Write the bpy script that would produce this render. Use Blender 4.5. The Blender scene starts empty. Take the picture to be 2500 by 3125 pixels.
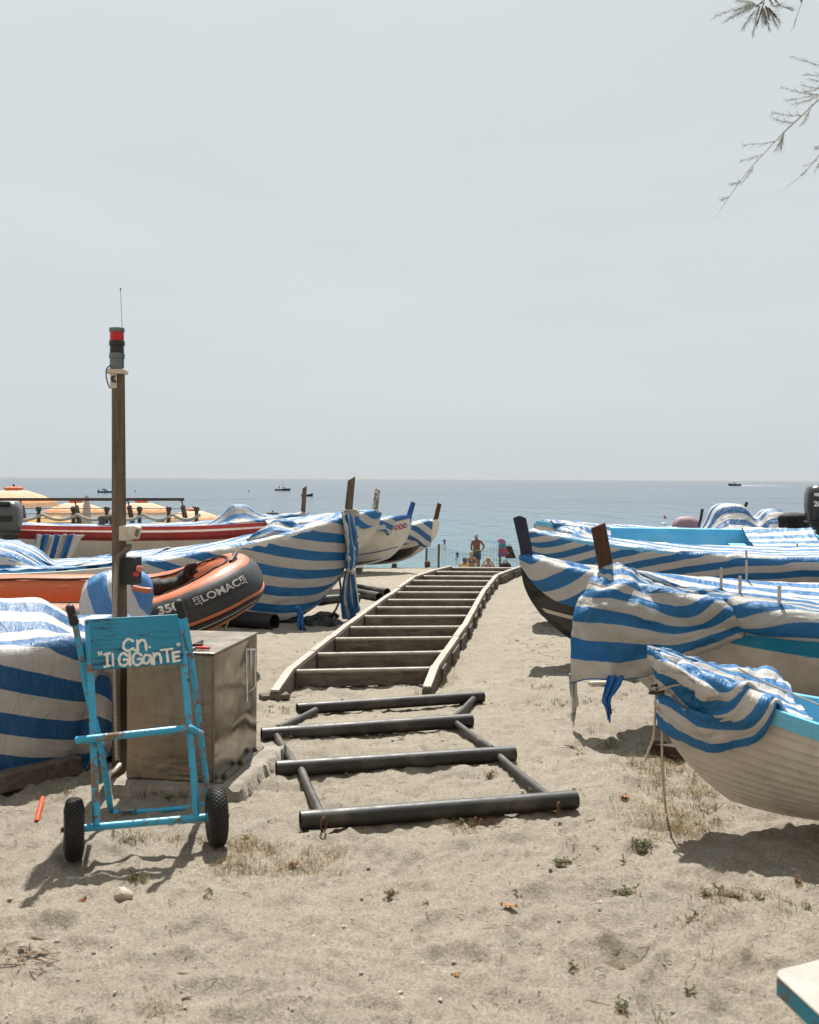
import bpy, bmesh, math, random
import numpy as np
from mathutils import Vector, Matrix, Euler

random.seed(7)
RNG = np.random.RandomState(11)
R = math.radians
SC = bpy.context.scene
COL = SC.collection

# ------------------------------------------------------------------ camera, sky, sun, exposure
CAM_H, FPX, HOR, ROLL = 1.65, 3300.0, 1462.0, R(0.275)
cam_data = bpy.data.cameras.new('camera')
cam = bpy.data.objects.new('camera', cam_data)
COL.objects.link(cam)
cam.location = (0, 0, CAM_H)
cam.rotation_euler = (Euler((R(90), 0, 0)).to_matrix() @ Matrix.Rotation(ROLL, 3, 'Z')).to_euler()
cam_data.sensor_fit = 'HORIZONTAL'
cam_data.sensor_width = 36
cam_data.lens = FPX / 2500 * 36
cam_data.shift_y = -(1562.5 - HOR) / 2500
cam_data.clip_start = 0.05
cam_data.clip_end = 90000
cam_data.dof.use_dof = True
cam_data.dof.focus_distance = 9.5
cam_data.dof.aperture_fstop = 6.3
SC.camera = cam

SUN_EL, SUN_X = R(58), -0.06           # the sun stands ahead, above the sea, a touch to the left
world = bpy.data.worlds.new('World')
SC.world = world
world.use_nodes = True
wn, wl = world.node_tree.nodes, world.node_tree.links
wn.clear()
w_out = wn.new('ShaderNodeOutputWorld')
w_bg = wn.new('ShaderNodeBackground')
w_sky = wn.new('ShaderNodeTexSky')
w_sky.sky_type = 'NISHITA'
w_sky.sun_disc = False
w_sky.sun_elevation = SUN_EL
w_sky.sun_rotation = math.atan2(SUN_X, 1.0)
w_sky.altitude = 0
w_sky.air_density = 1.0
w_sky.dust_density = 4.0
w_sky.ozone_density = 1.0
w_hs = wn.new('ShaderNodeHueSaturation')
w_hs.inputs['Saturation'].default_value = 0.30
# a thin even veil of summer haze over the whole sky, with faint high streaks
w_mix = wn.new('ShaderNodeMixRGB')
w_mix.blend_type = 'MIX'
w_mix.inputs[0].default_value = 0.88
w_mix.inputs[2].default_value = (6.6, 7.15, 7.45, 1)
w_tc = wn.new('ShaderNodeTexCoord')
w_map = wn.new('ShaderNodeMapping')
w_map.inputs['Scale'].default_value = (1.2, 1.0, 5.0)
w_map.inputs['Rotation'].default_value = (0.1, 0.25, 0.3)
w_nz = wn.new('ShaderNodeTexNoise')
w_nz.inputs['Scale'].default_value = 1.6
w_nz.inputs['Detail'].default_value = 5
w_nz.inputs['Roughness'].default_value = 0.55
w_rmp = wn.new('ShaderNodeMapRange')
w_rmp.inputs[1].default_value = 0.45
w_rmp.inputs[2].default_value = 0.8
w_rmp.inputs[3].default_value = 1.0
w_rmp.inputs[4].default_value = 1.07
w_mul = wn.new('ShaderNodeVectorMath')
w_mul.operation = 'SCALE'
wl.new(w_sky.outputs[0], w_hs.inputs['Color'])
wl.new(w_hs.outputs[0], w_mix.inputs[1])
wl.new(w_tc.outputs['Generated'], w_map.inputs[0])
wl.new(w_map.outputs[0], w_nz.inputs['Vector'])
wl.new(w_nz.outputs[0], w_rmp.inputs[0])
wl.new(w_mix.outputs[0], w_mul.inputs[0])
wl.new(w_rmp.outputs[0], w_mul.inputs['Scale'])
wl.new(w_mul.outputs[0], w_bg.inputs['Color'])
w_bg.inputs['Strength'].default_value = 0.0595
wl.new(w_bg.outputs[0], w_out.inputs['Surface'])

sun_data = bpy.data.lights.new('sun', 'SUN')
sun = bpy.data.objects.new('sun', sun_data)
COL.objects.link(sun)
sun_data.energy = 5.0
sun_data.angle = R(0.6)
sun_data.color = (1.0, 0.955, 0.88)
_d = Vector((SUN_X, 1, 0)).normalized() * math.cos(SUN_EL) + Vector((0, 0, math.sin(SUN_EL)))
sun.rotation_euler = _d.to_track_quat('Z', 'Y').to_euler()
sun.location = (0, 20, 30)

SC.view_settings.view_transform = 'Standard'
SC.view_settings.look = 'None'
SC.view_settings.exposure = 0.75
SC.view_settings.gamma = 1.0
SC.view_settings.use_curve_mapping = False
SC.cycles.max_bounces = 6
SC.cycles.diffuse_bounces = 3
SC.cycles.glossy_bounces = 3
SC.cycles.transmission_bounces = 4
SC.cycles.transparent_max_bounces = 6
SC.cycles.caustics_reflective = False
SC.cycles.caustics_refractive = False
SC.cycles.use_denoising = True

# ------------------------------------------------------------------ where things stand
_cr, _sr = math.cos(ROLL), math.sin(ROLL)

def level(px, py):
    u, v = px - 1250.0, py - HOR
    return u * _cr + v * _sr, -u * _sr + v * _cr

def P(px, py, Y):
    """the point at depth Y seen at photo pixel (px, py)"""
    u, v = level(px, py)
    return Vector((u * Y / FPX, Y, CAM_H - v * Y / FPX))

def G(px, py, z=0.0):
    """the point at height z seen at photo pixel (px, py)"""
    u, v = level(px, py)
    Y = FPX * (CAM_H - z) / v
    return Vector((u * Y / FPX, Y, z))

def onplane(px, py, p0, n):
    u, v = level(px, py)
    d = Vector((u / FPX, 1.0, -v / FPX))
    o = Vector((0, 0, CAM_H))
    t = (p0 - o).dot(n) / d.dot(n)
    return o + d * t

# ------------------------------------------------------------------ noise in numpy
_PERM = RNG.rand(256, 256)

def vnoise(x, y):
    xi, yi = np.floor(x).astype(int), np.floor(y).astype(int)
    fx, fy = x - xi, y - yi
    fx, fy = fx * fx * fx * (fx * (fx * 6 - 15) + 10), fy * fy * fy * (fy * (fy * 6 - 15) + 10)
    g = lambda a, b: _PERM[a & 255, b & 255]
    return (g(xi, yi) * (1 - fx) + g(xi + 1, yi) * fx) * (1 - fy) + (g(xi, yi + 1) * (1 - fx) + g(xi + 1, yi + 1) * fx) * fy - 0.5

def zbase(x, y):
    """height of the beach without its small bumps"""
    t = np.clip(np.asarray(y, float) - 18.3, 0, None)
    return -np.where(t < 4, 0.092 * t * t / 8, 0.092 * (t - 2))

def zg(x, y):
    return float(zbase(x, y))

# ------------------------------------------------------------------ objects
def tag(o, label=None, cat=None, group=None, kind=None):
    if label: o['label'] = label
    if cat: o['category'] = cat
    if group: o['group'] = group
    if kind: o['kind'] = kind
    return o

def root(name, label, cat, loc=(0, 0, 0), rz=0.0, group=None, roll=0.0, pitch=0.0):
    o = bpy.data.objects.new(name, None)
    o.empty_display_size = 0.1
    COL.objects.link(o)
    o.location = loc
    o.rotation_euler = (roll, pitch, rz)
    tag(o, label, cat, group)
    return o

def link_mesh(name, me, mat, parent=None, smooth=35):
    if mat is not None:
        me.materials.append(mat)
    o = bpy.data.objects.new(name, me)
    COL.objects.link(o)
    if smooth:
        me.polygons.foreach_set('use_smooth', [True] * len(me.polygons))
        if smooth < 180:
            me.set_sharp_from_angle(angle=R(smooth))
    if parent is not None:
        o.parent = parent
    return o

class MB:
    """collects shapes, then becomes ONE mesh object"""
    def __init__(s):
        s.v, s.f, s.uv = [], [], None

    def add(s, vs, fs):
        k = len(s.v)
        s.v += [tuple(p) for p in vs]
        s.f += [tuple(i + k for i in f) for f in fs]
        return s

    def box(s, c, size, rot=None, taper=None):
        hx, hy, hz = size[0] / 2, size[1] / 2, size[2] / 2
        vs = []
        for z in (-hz, hz):
            k = taper if (taper and z > 0) else 1.0
            vs += [Vector((-hx * k, -hy * k, z)), Vector((hx * k, -hy * k, z)), Vector((hx * k, hy * k, z)), Vector((-hx * k, hy * k, z))]
        m = rot if rot is not None else Matrix.Identity(3)
        c = Vector(c)
        return s.add([m @ p + c for p in vs], [(3, 2, 1, 0), (4, 5, 6, 7), (0, 1, 5, 4), (1, 2, 6, 5), (2, 3, 7, 6), (3, 0, 4, 7)])

    def bar(s, p0, p1, w, h, up=(0, 0, 1)):
        """a rectangular bar from p0 to p1, w across, h along up"""
        p0, p1 = Vector(p0), Vector(p1)
        d = (p1 - p0)
        L = d.length
        d.normalize()
        a = d.cross(Vector(up))
        if a.length < 1e-5:
            a = d.cross(Vector((1, 0, 0)))
        a.normalize()
        b = a.cross(d)
        return s.box((p0 + p1) / 2, (w, L, h), Matrix((a, d, b)).transposed())

    def tube(s, pts, r, seg=10, caps=True, closed=False, sq=None):
        """sq=(axis, factor) squashes the section along an axis"""
        pts = [Vector(p) for p in pts]
        n = len(pts)
        rs = r if isinstance(r, (list, tuple, np.ndarray)) else [r] * n
        base = len(s.v)
        ref = None
        for i, p in enumerate(pts):
            if closed:
                t = pts[(i + 1) % n] - pts[i - 1]
            else:
                t = pts[min(i + 1, n - 1)] - pts[max(i - 1, 0)]
            if t.length < 1e-9:
                t = Vector((0, 0, 1))
            t.normalize()
            if ref is None:
                ref = Vector((0, 0, 1)) if abs(t.z) < 0.9 else Vector((1, 0, 0))
            a = ref - t * ref.dot(t)
            if a.length < 1e-6:
                a = t.orthogonal()
            a.normalize()
            ref = a
            b = t.cross(a)
            for k in range(seg):
                an = 2 * math.pi * k / seg
                off = a * (math.cos(an) * rs[i]) + b * (math.sin(an) * rs[i])
                if sq is not None:
                    ax, fa = sq
                    off = off - ax * (off.dot(ax) * (1 - fa))
                s.v.append(tuple(p + off))
        m = n if closed else n - 1
        for i in range(m):
            j = (i + 1) % n
            for k in range(seg):
                l = (k + 1) % seg
                s.f.append((base + i * seg + k, base + i * seg + l, base + j * seg + l, base + j * seg + k))
        if caps and not closed:
            s.f.append(tuple(base + k for k in range(seg))[::-1])
            s.f.append(tuple(base + (n - 1) * seg + k for k in range(seg)))
        return s

    def cyl(s, p0, p1, r, seg=16):
        return s.tube([p0, p1], r, seg)

    def lathe(s, prof, org=(0, 0, 0), axis=(0, 0, 1), seg=24, cap=True):
        """prof: list of (radius, height)"""
        org, ax = Vector(org), Vector(axis).normalized()
        a = ax.orthogonal().normalized()
        b = ax.cross(a)
        base = len(s.v)
        for (r, h) in prof:
            for k in range(seg):
                an = 2 * math.pi * k / seg
                s.v.append(tuple(org + ax * h + (a * math.cos(an) + b * math.sin(an)) * r))
        for i in range(len(prof) - 1):
            for k in range(seg):
                l = (k + 1) % seg
                s.f.append((base + i * seg + k, base + i * seg + l, base + (i + 1) * seg + l, base + (i + 1) * seg + k))
        if cap:
            s.f.append(tuple(base + k for k in range(seg))[::-1])
            s.f.append(tuple(base + (len(prof) - 1) * seg + k for k in range(seg)))
        return s

    def prism(s, poly, off):
        """poly: list of points of one face, off: vector to the opposite face"""
        n = len(poly)
        off = Vector(off)
        vs = [Vector(p) for p in poly] + [Vector(p) + off for p in poly]
        fs = [tuple(range(n))[::-1], tuple(range(n, 2 * n))] + [(i, (i + 1) % n, n + (i + 1) % n, n + i) for i in range(n)]
        return s.add(vs, fs)

    def grid(s, pts, n, m, flip=False, closed_m=False):
        """pts: n*m points row by row"""
        k = len(s.v)
        s.v += [tuple(p) for p in pts]
        mm = m if closed_m else m - 1
        for i in range(n - 1):
            for j in range(mm):
                j2 = (j + 1) % m
                q = (k + i * m + j, k + i * m + j2, k + (i + 1) * m + j2, k + (i + 1) * m + j)
                s.f.append(q[::-1] if flip else q)
        return s

    def build(s, name, mat, parent=None, local=False, smooth=35, bevel=0.0, subsurf=0, fix=True):
        """local=False: the points are world points, moved into an unrotated parent's space"""
        vs = s.v
        if parent is not None and not local:
            l = parent.location
            vs = [(x - l.x, y - l.y, z - l.z) for x, y, z in vs]
        me = bpy.data.meshes.new(name)
        me.from_pydata(vs, [], s.f)
        if fix:
            bm = bmesh.new()
            bm.from_mesh(me)
            bmesh.ops.recalc_face_normals(bm, faces=bm.faces)
            bm.to_mesh(me)
            bm.free()
        me.update()
        o = link_mesh(name, me, mat, parent, smooth)
        if bevel:
            b = o.modifiers.new('bevel', 'BEVEL')
            b.width = bevel
            b.segments = 2
            b.limit_method = 'ANGLE'
            b.angle_limit = R(40)
        if subsurf:
            b = o.modifiers.new('subsurf', 'SUBSURF')
            b.levels = b.render_levels = subsurf
        return o

def sub(o, part):
    """hang o below a part of the same thing (parts have no transform of their own)"""
    o.parent = part
    return o

def spline(pts, n):
    """Catmull-Rom through pts, n samples per span"""
    pts = [Vector(p) for p in pts]
    q = [pts[0] * 2 - pts[1]] + pts + [pts[-1] * 2 - pts[-2]]
    out = []
    for i in range(1, len(q) - 2):
        for k in range(n):
            t = k / n
            a, b, c, d = q[i - 1], q[i], q[i + 1], q[i + 2]
            out.append(0.5 * ((2 * b) + (c - a) * t + (2 * a - 5 * b + 4 * c - d) * t * t + (3 * b - a - 3 * c + d) * t ** 3))
    out.append(pts[-1])
    return out

def text_mesh(body, size, bold=0.0, shear=0.0):
    cu = bpy.data.curves.new('lettering', 'FONT')
    cu.body = body
    cu.size = size
    cu.offset = bold
    cu.shear = shear
    cu.resolution_u = 3
    cu.align_x = 'CENTER'
    cu.align_y = 'CENTER'
    ob = bpy.data.objects.new('lettering', cu)
    COL.objects.link(ob)
    dg = bpy.context.evaluated_depsgraph_get()
    me = bpy.data.meshes.new_from_object(ob.evaluated_get(dg))
    bpy.data.objects.remove(ob)
    return me
# ------------------------------------------------------------------ materials
class NT:
    def __init__(s, name):
        s.m = bpy.data.materials.new(name)
        s.m.use_nodes = True
        s.t = s.m.node_tree
        s.t.nodes.clear()
        s.out = s.n('ShaderNodeOutputMaterial')
        s._tc = None

    def n(s, typ, **kw):
        x = s.t.nodes.new(typ)
        for k, v in kw.items():
            setattr(x, k, v)
        return x

    def l(s, a, b):
        s.t.links.new(a, b)

    def tc(s, out='Object'):
        if s._tc is None:
            s._tc = s.n('ShaderNodeTexCoord')
        return s._tc.outputs[out]

    def mapping(s, scale=(1, 1, 1), src=None, rot=(0, 0, 0), loc=(0, 0, 0)):
        x = s.n('ShaderNodeMapping')
        x.inputs['Scale'].default_value = scale
        x.inputs['Rotation'].default_value = rot
        x.inputs['Location'].default_value = loc
        s.l(src if src is not None else s.tc(), x.inputs[0])
        return x.outputs[0]

    def noise(s, scale, detail=4, rough=0.55, vec=None, dist=0.0):
        x = s.n('ShaderNodeTexNoise')
        x.inputs['Scale'].default_value = scale
        x.inputs['Detail'].default_value = detail
        x.inputs['Roughness'].default_value = rough
        x.inputs['Distortion'].default_value = dist
        s.l(vec if vec is not None else s.tc(), x.inputs['Vector'])
        return x.outputs[0]

    def ramp(s, fac, stops, interp='LINEAR'):
        x = s.n('ShaderNodeValToRGB')
        x.color_ramp.interpolation = interp
        el = x.color_ramp.elements
        while len(el) > 1:
            el.remove(el[0])
        for i, (p, c) in enumerate(stops):
            e = el[0] if i == 0 else el.new(p)
            e.position = p
            e.color = (c, c, c, 1) if not isinstance(c, tuple) else (*c, 1)
        s.l(fac, x.inputs[0])
        return x.outputs[0]

    def mix(s, fac, a, b, mode='MIX'):
        x = s.n('ShaderNodeMixRGB', blend_type=mode)
        for i, v in ((0, fac), (1, a), (2, b)):
            if isinstance(v, (int, float)):
                x.inputs[i].default_value = v if i == 0 else (v, v, v, 1)
            elif isinstance(v, tuple):
                x.inputs[i].default_value = (*v, 1)
            else:
                s.l(v, x.inputs[i])
        return x.outputs[0]

    def math(s, op, a, b=0.0, c=None):
        x = s.n('ShaderNodeMath', operation=op)
        for i, v in enumerate((a, b) if c is None else (a, b, c)):
            if isinstance(v, (int, float)):
                x.inputs[i].default_value = v
            else:
                s.l(v, x.inputs[i])
        return x.outputs[0]

    def bump(s, h, strength, dist=0.01, prev=None):
        x = s.n('ShaderNodeBump')
        x.inputs['Strength'].default_value = strength
        x.inputs['Distance'].default_value = dist
        s.l(h, x.inputs['Height'])
        if prev is not None:
            s.l(prev, x.inputs['Normal'])
        return x.outputs[0]

    def bsdf(s, col, rough=0.5, metal=0.0, spec=0.5, normal=None, **kw):
        x = s.n('ShaderNodeBsdfPrincipled')
        for k, v in (('Base Color', col), ('Roughness', rough), ('Metallic', metal), ('Specular IOR Level', spec), *kw.items()):
            if isinstance(v, (int, float)):
                x.inputs[k].default_value = v
            elif isinstance(v, tuple):
                x.inputs[k].default_value = (*v, 1) if len(v) == 3 else v
            else:
                s.l(v, x.inputs[k])
        if normal is not None:
            s.l(normal, x.inputs['Normal'])
        return x

    def done(s, sh):
        s.l(sh.outputs[0] if hasattr(sh, 'outputs') else sh, s.out.inputs['Surface'])
        return s.m

def plain(name, col, rough=0.5, metal=0.0, var=0.25, scale=6.0, bump=0.15, bscale=60.0, dist=0.002, dirt=None, dirt_amt=0.5, dirt_scale=3.0, spec=0.4, fine=0.12):
    t = NT(name)
    nz = t.noise(scale, 5)
    lo = tuple(c * (1 - var) for c in col)
    hi = tuple(min(1, c * (1 + var * 0.6)) for c in col)
    c = t.ramp(nz, [(0.3, lo), (0.7, hi)])
    fn = t.noise(bscale * 2.5, 3)
    c = t.mix(1.0, c, t.ramp(fn, [(0.25, 1 - fine), (0.75, 1.0 + fine)]), 'MULTIPLY')
    if dirt is not None:
        d = t.ramp(t.noise(dirt_scale, 7, 0.65), [(0.48, 0.0), (0.72, dirt_amt)])
        c = t.mix(d, c, dirt)
    rr = t.ramp(t.noise(scale * 2.3, 4), [(0.3, max(0.02, rough - 0.1)), (0.7, min(1, rough + 0.12))])
    nb = t.bump(t.noise(bscale, 5), bump, dist)
    return t.done(t.bsdf(c, rr, metal, spec, nb))

def wood(name, lo, hi, scale=(3, 40, 40), bump=0.6, rough=0.85, dirt=None, knots=True):
    """grain runs along the object's local axis with the small scale"""
    t = NT(name)
    v = t.mapping(scale)
    g = t.noise(1.0, 6, 0.62, v, 0.4)
    c = t.ramp(g, [(0.3, lo), (0.5, tuple((a + b) / 2 for a, b in zip(lo, hi))), (0.72, hi)])
    big = t.noise(3.5, 5)
    c = t.mix(1.0, c, t.ramp(big, [(0.3, 0.72), (0.7, 1.12)]), 'MULTIPLY')
    if dirt is not None:
        c = t.mix(t.ramp(t.noise(5.0, 7, 0.65), [(0.5, 0.0), (0.72, 0.65)]), c, dirt)
    cr = t.ramp(t.noise(2.2, 3, 0.7, t.mapping(tuple(k * 1.6 for k in scale))), [(0.34, 0.35), (0.42, 1.0)])
    c = t.mix(1.0, c, cr, 'MULTIPLY')
    nb = t.bump(g, bump, 0.004)
    nb = t.bump(cr, 0.4, 0.003, nb)
    return t.done(t.bsdf(c, rough, 0, 0.25, nb))

def chipped(name, paint, under, amt=0.56, scale=22.0, rough=0.42, streak=(1, 1, 1), under2=None, var=0.18, gloss=0.5, width=0.025):
    """old paint with flakes gone"""
    t = NT(name)
    v = t.mapping(streak)
    n1 = t.noise(scale, 8, 0.68, v, 0.3)
    n2 = t.noise(scale * 0.16, 4, 0.5)
    f = t.math('MULTIPLY_ADD', n2, 0.42, t.math('MULTIPLY', n1, 0.62))
    mask = t.ramp(f, [(amt - width / 2, 0.0), (amt + width / 2, 1.0)])
    pv = t.mix(1.0, paint, t.ramp(t.noise(5, 5), [(0.3, 1 - var), (0.7, 1 + var * 0.5)]), 'MULTIPLY')
    uv = t.mix(t.ramp(t.noise(60, 4), [(0.35, 0.0), (0.65, 1.0)]), under, under2 or tuple(c * 0.5 for c in under))
    c = t.mix(mask, pv, uv)
    rr = t.mix(mask, rough, 0.9)
    nb = t.bump(mask, -0.5, 0.0015)
    nb = t.bump(t.noise(120, 3), 0.08, 0.001, nb)
    return t.done(t.bsdf(c, rr, 0, gloss, nb))

def netting(name, blue=(0.004, 0.105, 0.285), white=(0.50, 0.492, 0.47), period=0.175, phase=0.0, trans=0.2, width=0.5, dirty=0.25):
    """knitted shade netting in blue and white stripes; stripes and ribs follow the cloth's own UV in metres"""
    t = NT(name)
    uv = t.n('ShaderNodeUVMap').outputs[0]
    sep = t.n('ShaderNodeSeparateXYZ')
    t.l(uv, sep.inputs[0])
    U, V = sep.outputs[0], sep.outputs[1]
    wob = t.noise(3.0, 3, 0.5, uv)
    edge = t.noise(160.0, 2, 0.6, t.mapping((1, 0.3, 1), uv))
    v2 = t.math('ADD', V, t.math('MULTIPLY', t.math('SUBTRACT', edge, 0.5), 0.010))
    v2 = t.math('ADD', v2, t.math('MULTIPLY', t.math('SUBTRACT', wob, 0.5), 0.012))
    fr = t.math('FRACT', t.math('ADD', t.math('DIVIDE', v2, period), phase + 10))
    st = t.ramp(fr, [(0.0, 0.0), (0.015, 1.0), (width, 1.0), (width + 0.015, 0.0)])
    # knit: ribs along the stripe, small stitches across
    rib = t.math('SINE', t.math('MULTIPLY', V, 2 * math.pi / 0.0085))
    sti = t.noise(420.0, 2, 0.6, t.mapping((0.35, 1, 1), uv))
    rib01 = t.math('MULTIPLY_ADD', rib, 0.25, 0.5)
    knit = t.math('MULTIPLY', t.math('ADD', rib01, sti), 0.9)
    fade = t.ramp(t.noise(1.7, 5, 0.6, uv), [(0.3, 0.0), (0.75, 1.0)])
    bl = t.mix(t.math('MULTIPLY', fade, 0.6), blue, (blue[0] * 1.6 + 0.015, blue[1] * 1.7, blue[2] * 1.35))
    bl = t.mix(1.0, bl, t.ramp(knit, [(0.2, 0.55), (0.95, 1.35)]), 'MULTIPLY')
    wh = t.mix(1.0, white, t.ramp(knit, [(0.2, 0.74), (0.9, 1.10)]), 'MULTIPLY')
    drt = t.ramp(t.noise(2.6, 7, 0.66, uv), [(0.5, 0.0), (0.78, dirty)])
    wh = t.mix(drt, wh, (0.36, 0.31, 0.25))
    c = t.mix(st, wh, bl)
    nb = t.bump(knit, 0.35, 0.003)
    nb = t.bump(t.noise(9.0, 5, 0.6, t.mapping((1.6, 0.7, 1), uv), 0.8), 0.55, 0.03, nb)
    nb = t.bump(t.noise(3.2, 3, 0.5, t.mapping((0.8, 1.7, 1), uv), 1.2), 0.5, 0.06, nb)
    spark = t.ramp(t.noise(320.0, 1, 0.5, uv), [(0.56, 0.55), (0.66, 0.20)])
    a = t.bsdf(c, spark, 0, 0.55, nb)
    b = t.n('ShaderNodeBsdfTranslucent')
    t.l(t.mix(1.0, c, (1.0, 1.0, 1.0), 'MULTIPLY'), b.inputs['Color'])
    mx = t.n('ShaderNodeMixShader')
    mx.inputs[0].default_value = trans
    t.l(a.outputs[0], mx.inputs[1])
    t.l(b.outputs[0], mx.inputs[2])
    return t.done(mx)

M = {}
# -- sand
def sand_mat():
    t = NT('sand')
    o = t.tc('Object')
    big = t.noise(0.9, 5, 0.6)
    mid = t.noise(7.0, 6, 0.62)
    gr = t.noise(210.0, 4, 0.72)
    gr2 = t.noise(85.0, 5, 0.7)
    c = t.ramp(mid, [(0.3, (0.276, 0.243, 0.194)), (0.7, (0.340, 0.304, 0.249))])
    c = t.mix(1.0, c, t.ramp(big, [(0.3, (0.93, 0.93, 0.94)), (0.7, (1.06, 1.05, 1.03))]), 'MULTIPLY')
    c = t.mix(1.0, c, t.ramp(gr, [(0.28, 0.45), (0.48, 1.0), (0.74, 1.38)]), 'MULTIPLY')
    c = t.mix(1.0, c, t.ramp(gr2, [(0.3, 0.60), (0.7, 1.24)]), 'MULTIPLY')
    dk = t.n('ShaderNodeTexVoronoi')
    dk.inputs['Scale'].default_value = 95
    t.l(o, dk.inputs['Vector'])
    spots = t.ramp(dk.outputs['Distance'], [(0.10, 1.0), (0.2, 0.0)])
    pick = t.ramp(t.noise(38.0, 2), [(0.56, 0.0), (0.62, 1.0)])
    c = t.mix(t.math('MULTIPLY', t.math('MULTIPLY', spots, pick), 0.8), c, (0.07, 0.06, 0.05))
    lt = t.n('ShaderNodeTexVoronoi')
    lt.inputs['Scale'].default_value = 60
    t.l(t.mapping((1, 1, 1), None, (0, 0, 0), (3, 5, 0)), lt.inputs['Vector'])
    spots2 = t.ramp(lt.outputs['Distance'], [(0.08, 1.0), (0.15, 0.0)])
    pick2 = t.ramp(t.noise(25.0, 2), [(0.6, 0.0), (0.66, 1.0)])
    c = t.mix(t.math('MULTIPLY', t.math('MULTIPLY', spots2, pick2), 0.7), c, (0.62, 0.58, 0.52))
    nb = t.bump(mid, 0.5, 0.03)
    nb = t.bump(gr2, 0.8, 0.014, nb)
    nb = t.bump(gr, 0.7, 0.007, nb)
    return t.done(t.bsdf(c, 0.95, 0, 0.15, nb))
M['sand'] = sand_mat()

def sea_mat():
    t = NT('sea')
    o = t.tc('Object')
    sep = t.n('ShaderNodeSeparateXYZ')
    t.l(o, sep.inputs[0])
    # wavelets that grow with distance so that they stay about as large in any view along the beach
    w1 = t.noise(1.0, 3, 0.6, t.mapping((0.75, 0.20, 1)))
    w2 = t.noise(1.0, 4, 0.62, t.mapping((0.20, 0.045, 1)))
    w3 = t.noise(1.0, 5, 0.62, t.mapping((0.035, 0.008, 1)))
    w4 = t.noise(1.0, 3, 0.6, t.mapping((2.2, 0.7, 1)))
    shallow = t.n('ShaderNodeMapRange')
    for i, v in enumerate((48.0, 210.0, 0.0, 1.0)):
        shallow.inputs[i + 1].default_value = v
    t.l(t.math('ADD', sep.outputs[1], t.math('MULTIPLY', t.math('SUBTRACT', w2, 0.5), 60.0)), shallow.inputs[0])
    c = t.ramp(shallow.outputs[0], [(0.0, (0.05, 0.145, 0.175)), (0.25, (0.028, 0.095, 0.135)), (1.0, (0.012, 0.044, 0.082))])
    c = t.mix(1.0, c, t.ramp(w3, [(0.3, 0.85), (0.7, 1.15)]), 'MULTIPLY')
    c = t.mix(1.0, c, t.ramp(w1, [(0.3, 0.8), (0.7, 1.15)]), 'MULTIPLY')  # light and dark of the wave slopes also put into the colour
    nb = t.bump(w4, 0.8, 0.10)
    nb = t.bump(w1, 1.0, 0.42, nb)
    nb = t.bump(w2, 1.0, 1.1, nb)
    nb = t.bump(w3, 1.0, 3.6, nb)
    return t.done(t.bsdf(c, 0.12, 0, 0.27, nb, IOR=1.33))
M['sea'] = sea_mat()

M['net'] = netting('striped_netting')
M['net_b'] = netting('striped_netting_faded', blue=(0.005, 0.120, 0.315), trans=0.36, period=0.19, phase=0.3, dirty=0.35)
M['net_c'] = netting('striped_netting_narrow', blue=(0.004, 0.100, 0.28), period=0.125, phase=0.1)
M['net_w'] = netting('striped_netting_wide', blue=(0.003, 0.070, 0.20), period=0.185, phase=0.45, dirty=0.4)
M['bagcloth'] = netting('striped_tarpaulin', blue=(0.04, 0.15, 0.36), white=(0.52, 0.53, 0.55), period=0.30, phase=0.2, trans=0.12)

M['white_hull'] = plain('white_boat_paint', (0.66, 0.63, 0.57), 0.38, var=0.10, scale=2.0, bump=0.08, bscale=25, dirt=(0.36, 0.31, 0.24), dirt_amt=0.45, dirt_scale=2.5, fine=0.05)
M['cream_hull'] = plain('cream_boat_paint', (0.60, 0.585, 0.55), 0.42, var=0.12, scale=2.0, bump=0.12, bscale=25, dirt=(0.30, 0.265, 0.21), dirt_amt=0.55, dirt_scale=4.5, fine=0.05)
M['black_hull'] = plain('black_boat_paint', (0.018, 0.018, 0.020), 0.22, var=0.3, scale=3, bump=0.06, bscale=12, dirt=(0.07, 0.06, 0.05), dirt_amt=0.4, spec=0.5)
M['blue_paint'] = plain('bright_blue_paint', (0.015, 0.25, 0.46), 0.4, var=0.15, scale=3, bump=0.08, bscale=30, dirt=(0.10, 0.20, 0.25), dirt_amt=0.35)
M['light_blue'] = plain('light_blue_paint', (0.13, 0.47, 0.70), 0.45, var=0.14, scale=3, bump=0.08, bscale=30, dirt=(0.30, 0.42, 0.48), dirt_amt=0.4)
M['navy'] = plain('navy_paint', (0.012, 0.022, 0.055), 0.4, var=0.3, bump=0.15)
M['mid_blue'] = plain('mid_blue_paint', (0.02, 0.10, 0.32), 0.4, var=0.3, bump=0.15)
M['red_paint'] = plain('dark_red_paint', (0.30, 0.025, 0.022), 0.45, var=0.25, dirt=(0.16, 0.05, 0.04), dirt_amt=0.5)
M['stripe_white'] = plain('white_stripe_paint', (0.62, 0.60, 0.54), 0.5, var=0.15)
M['brown_post'] = wood('brown_post_wood', (0.045, 0.022, 0.012), (0.12, 0.06, 0.035), (30, 30, 3), 0.5, 0.7)
M['grey_post'] = wood('grey_post_wood', (0.07, 0.055, 0.045), (0.20, 0.165, 0.13), (30, 30, 3), 0.8, 0.85)
M['pale_post'] = chipped('peeling_white_post', (0.60, 0.58, 0.54), (0.22, 0.17, 0.13), 0.54, 18, 0.6)
M['deck_wood'] = wood('weathered_timber', (0.085, 0.072, 0.060), (0.20, 0.172, 0.142), (3, 30, 30), 0.8, 0.9, dirt=(0.05, 0.04, 0.03))
M['slide_strip'] = plain('pale_slide_strip', (0.31, 0.28, 0.235), 0.6, var=0.25, scale=9, bump=0.3, bscale=70, dirt=(0.33, 0.27, 0.20), dirt_amt=0.6, dirt_scale=9)
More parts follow.
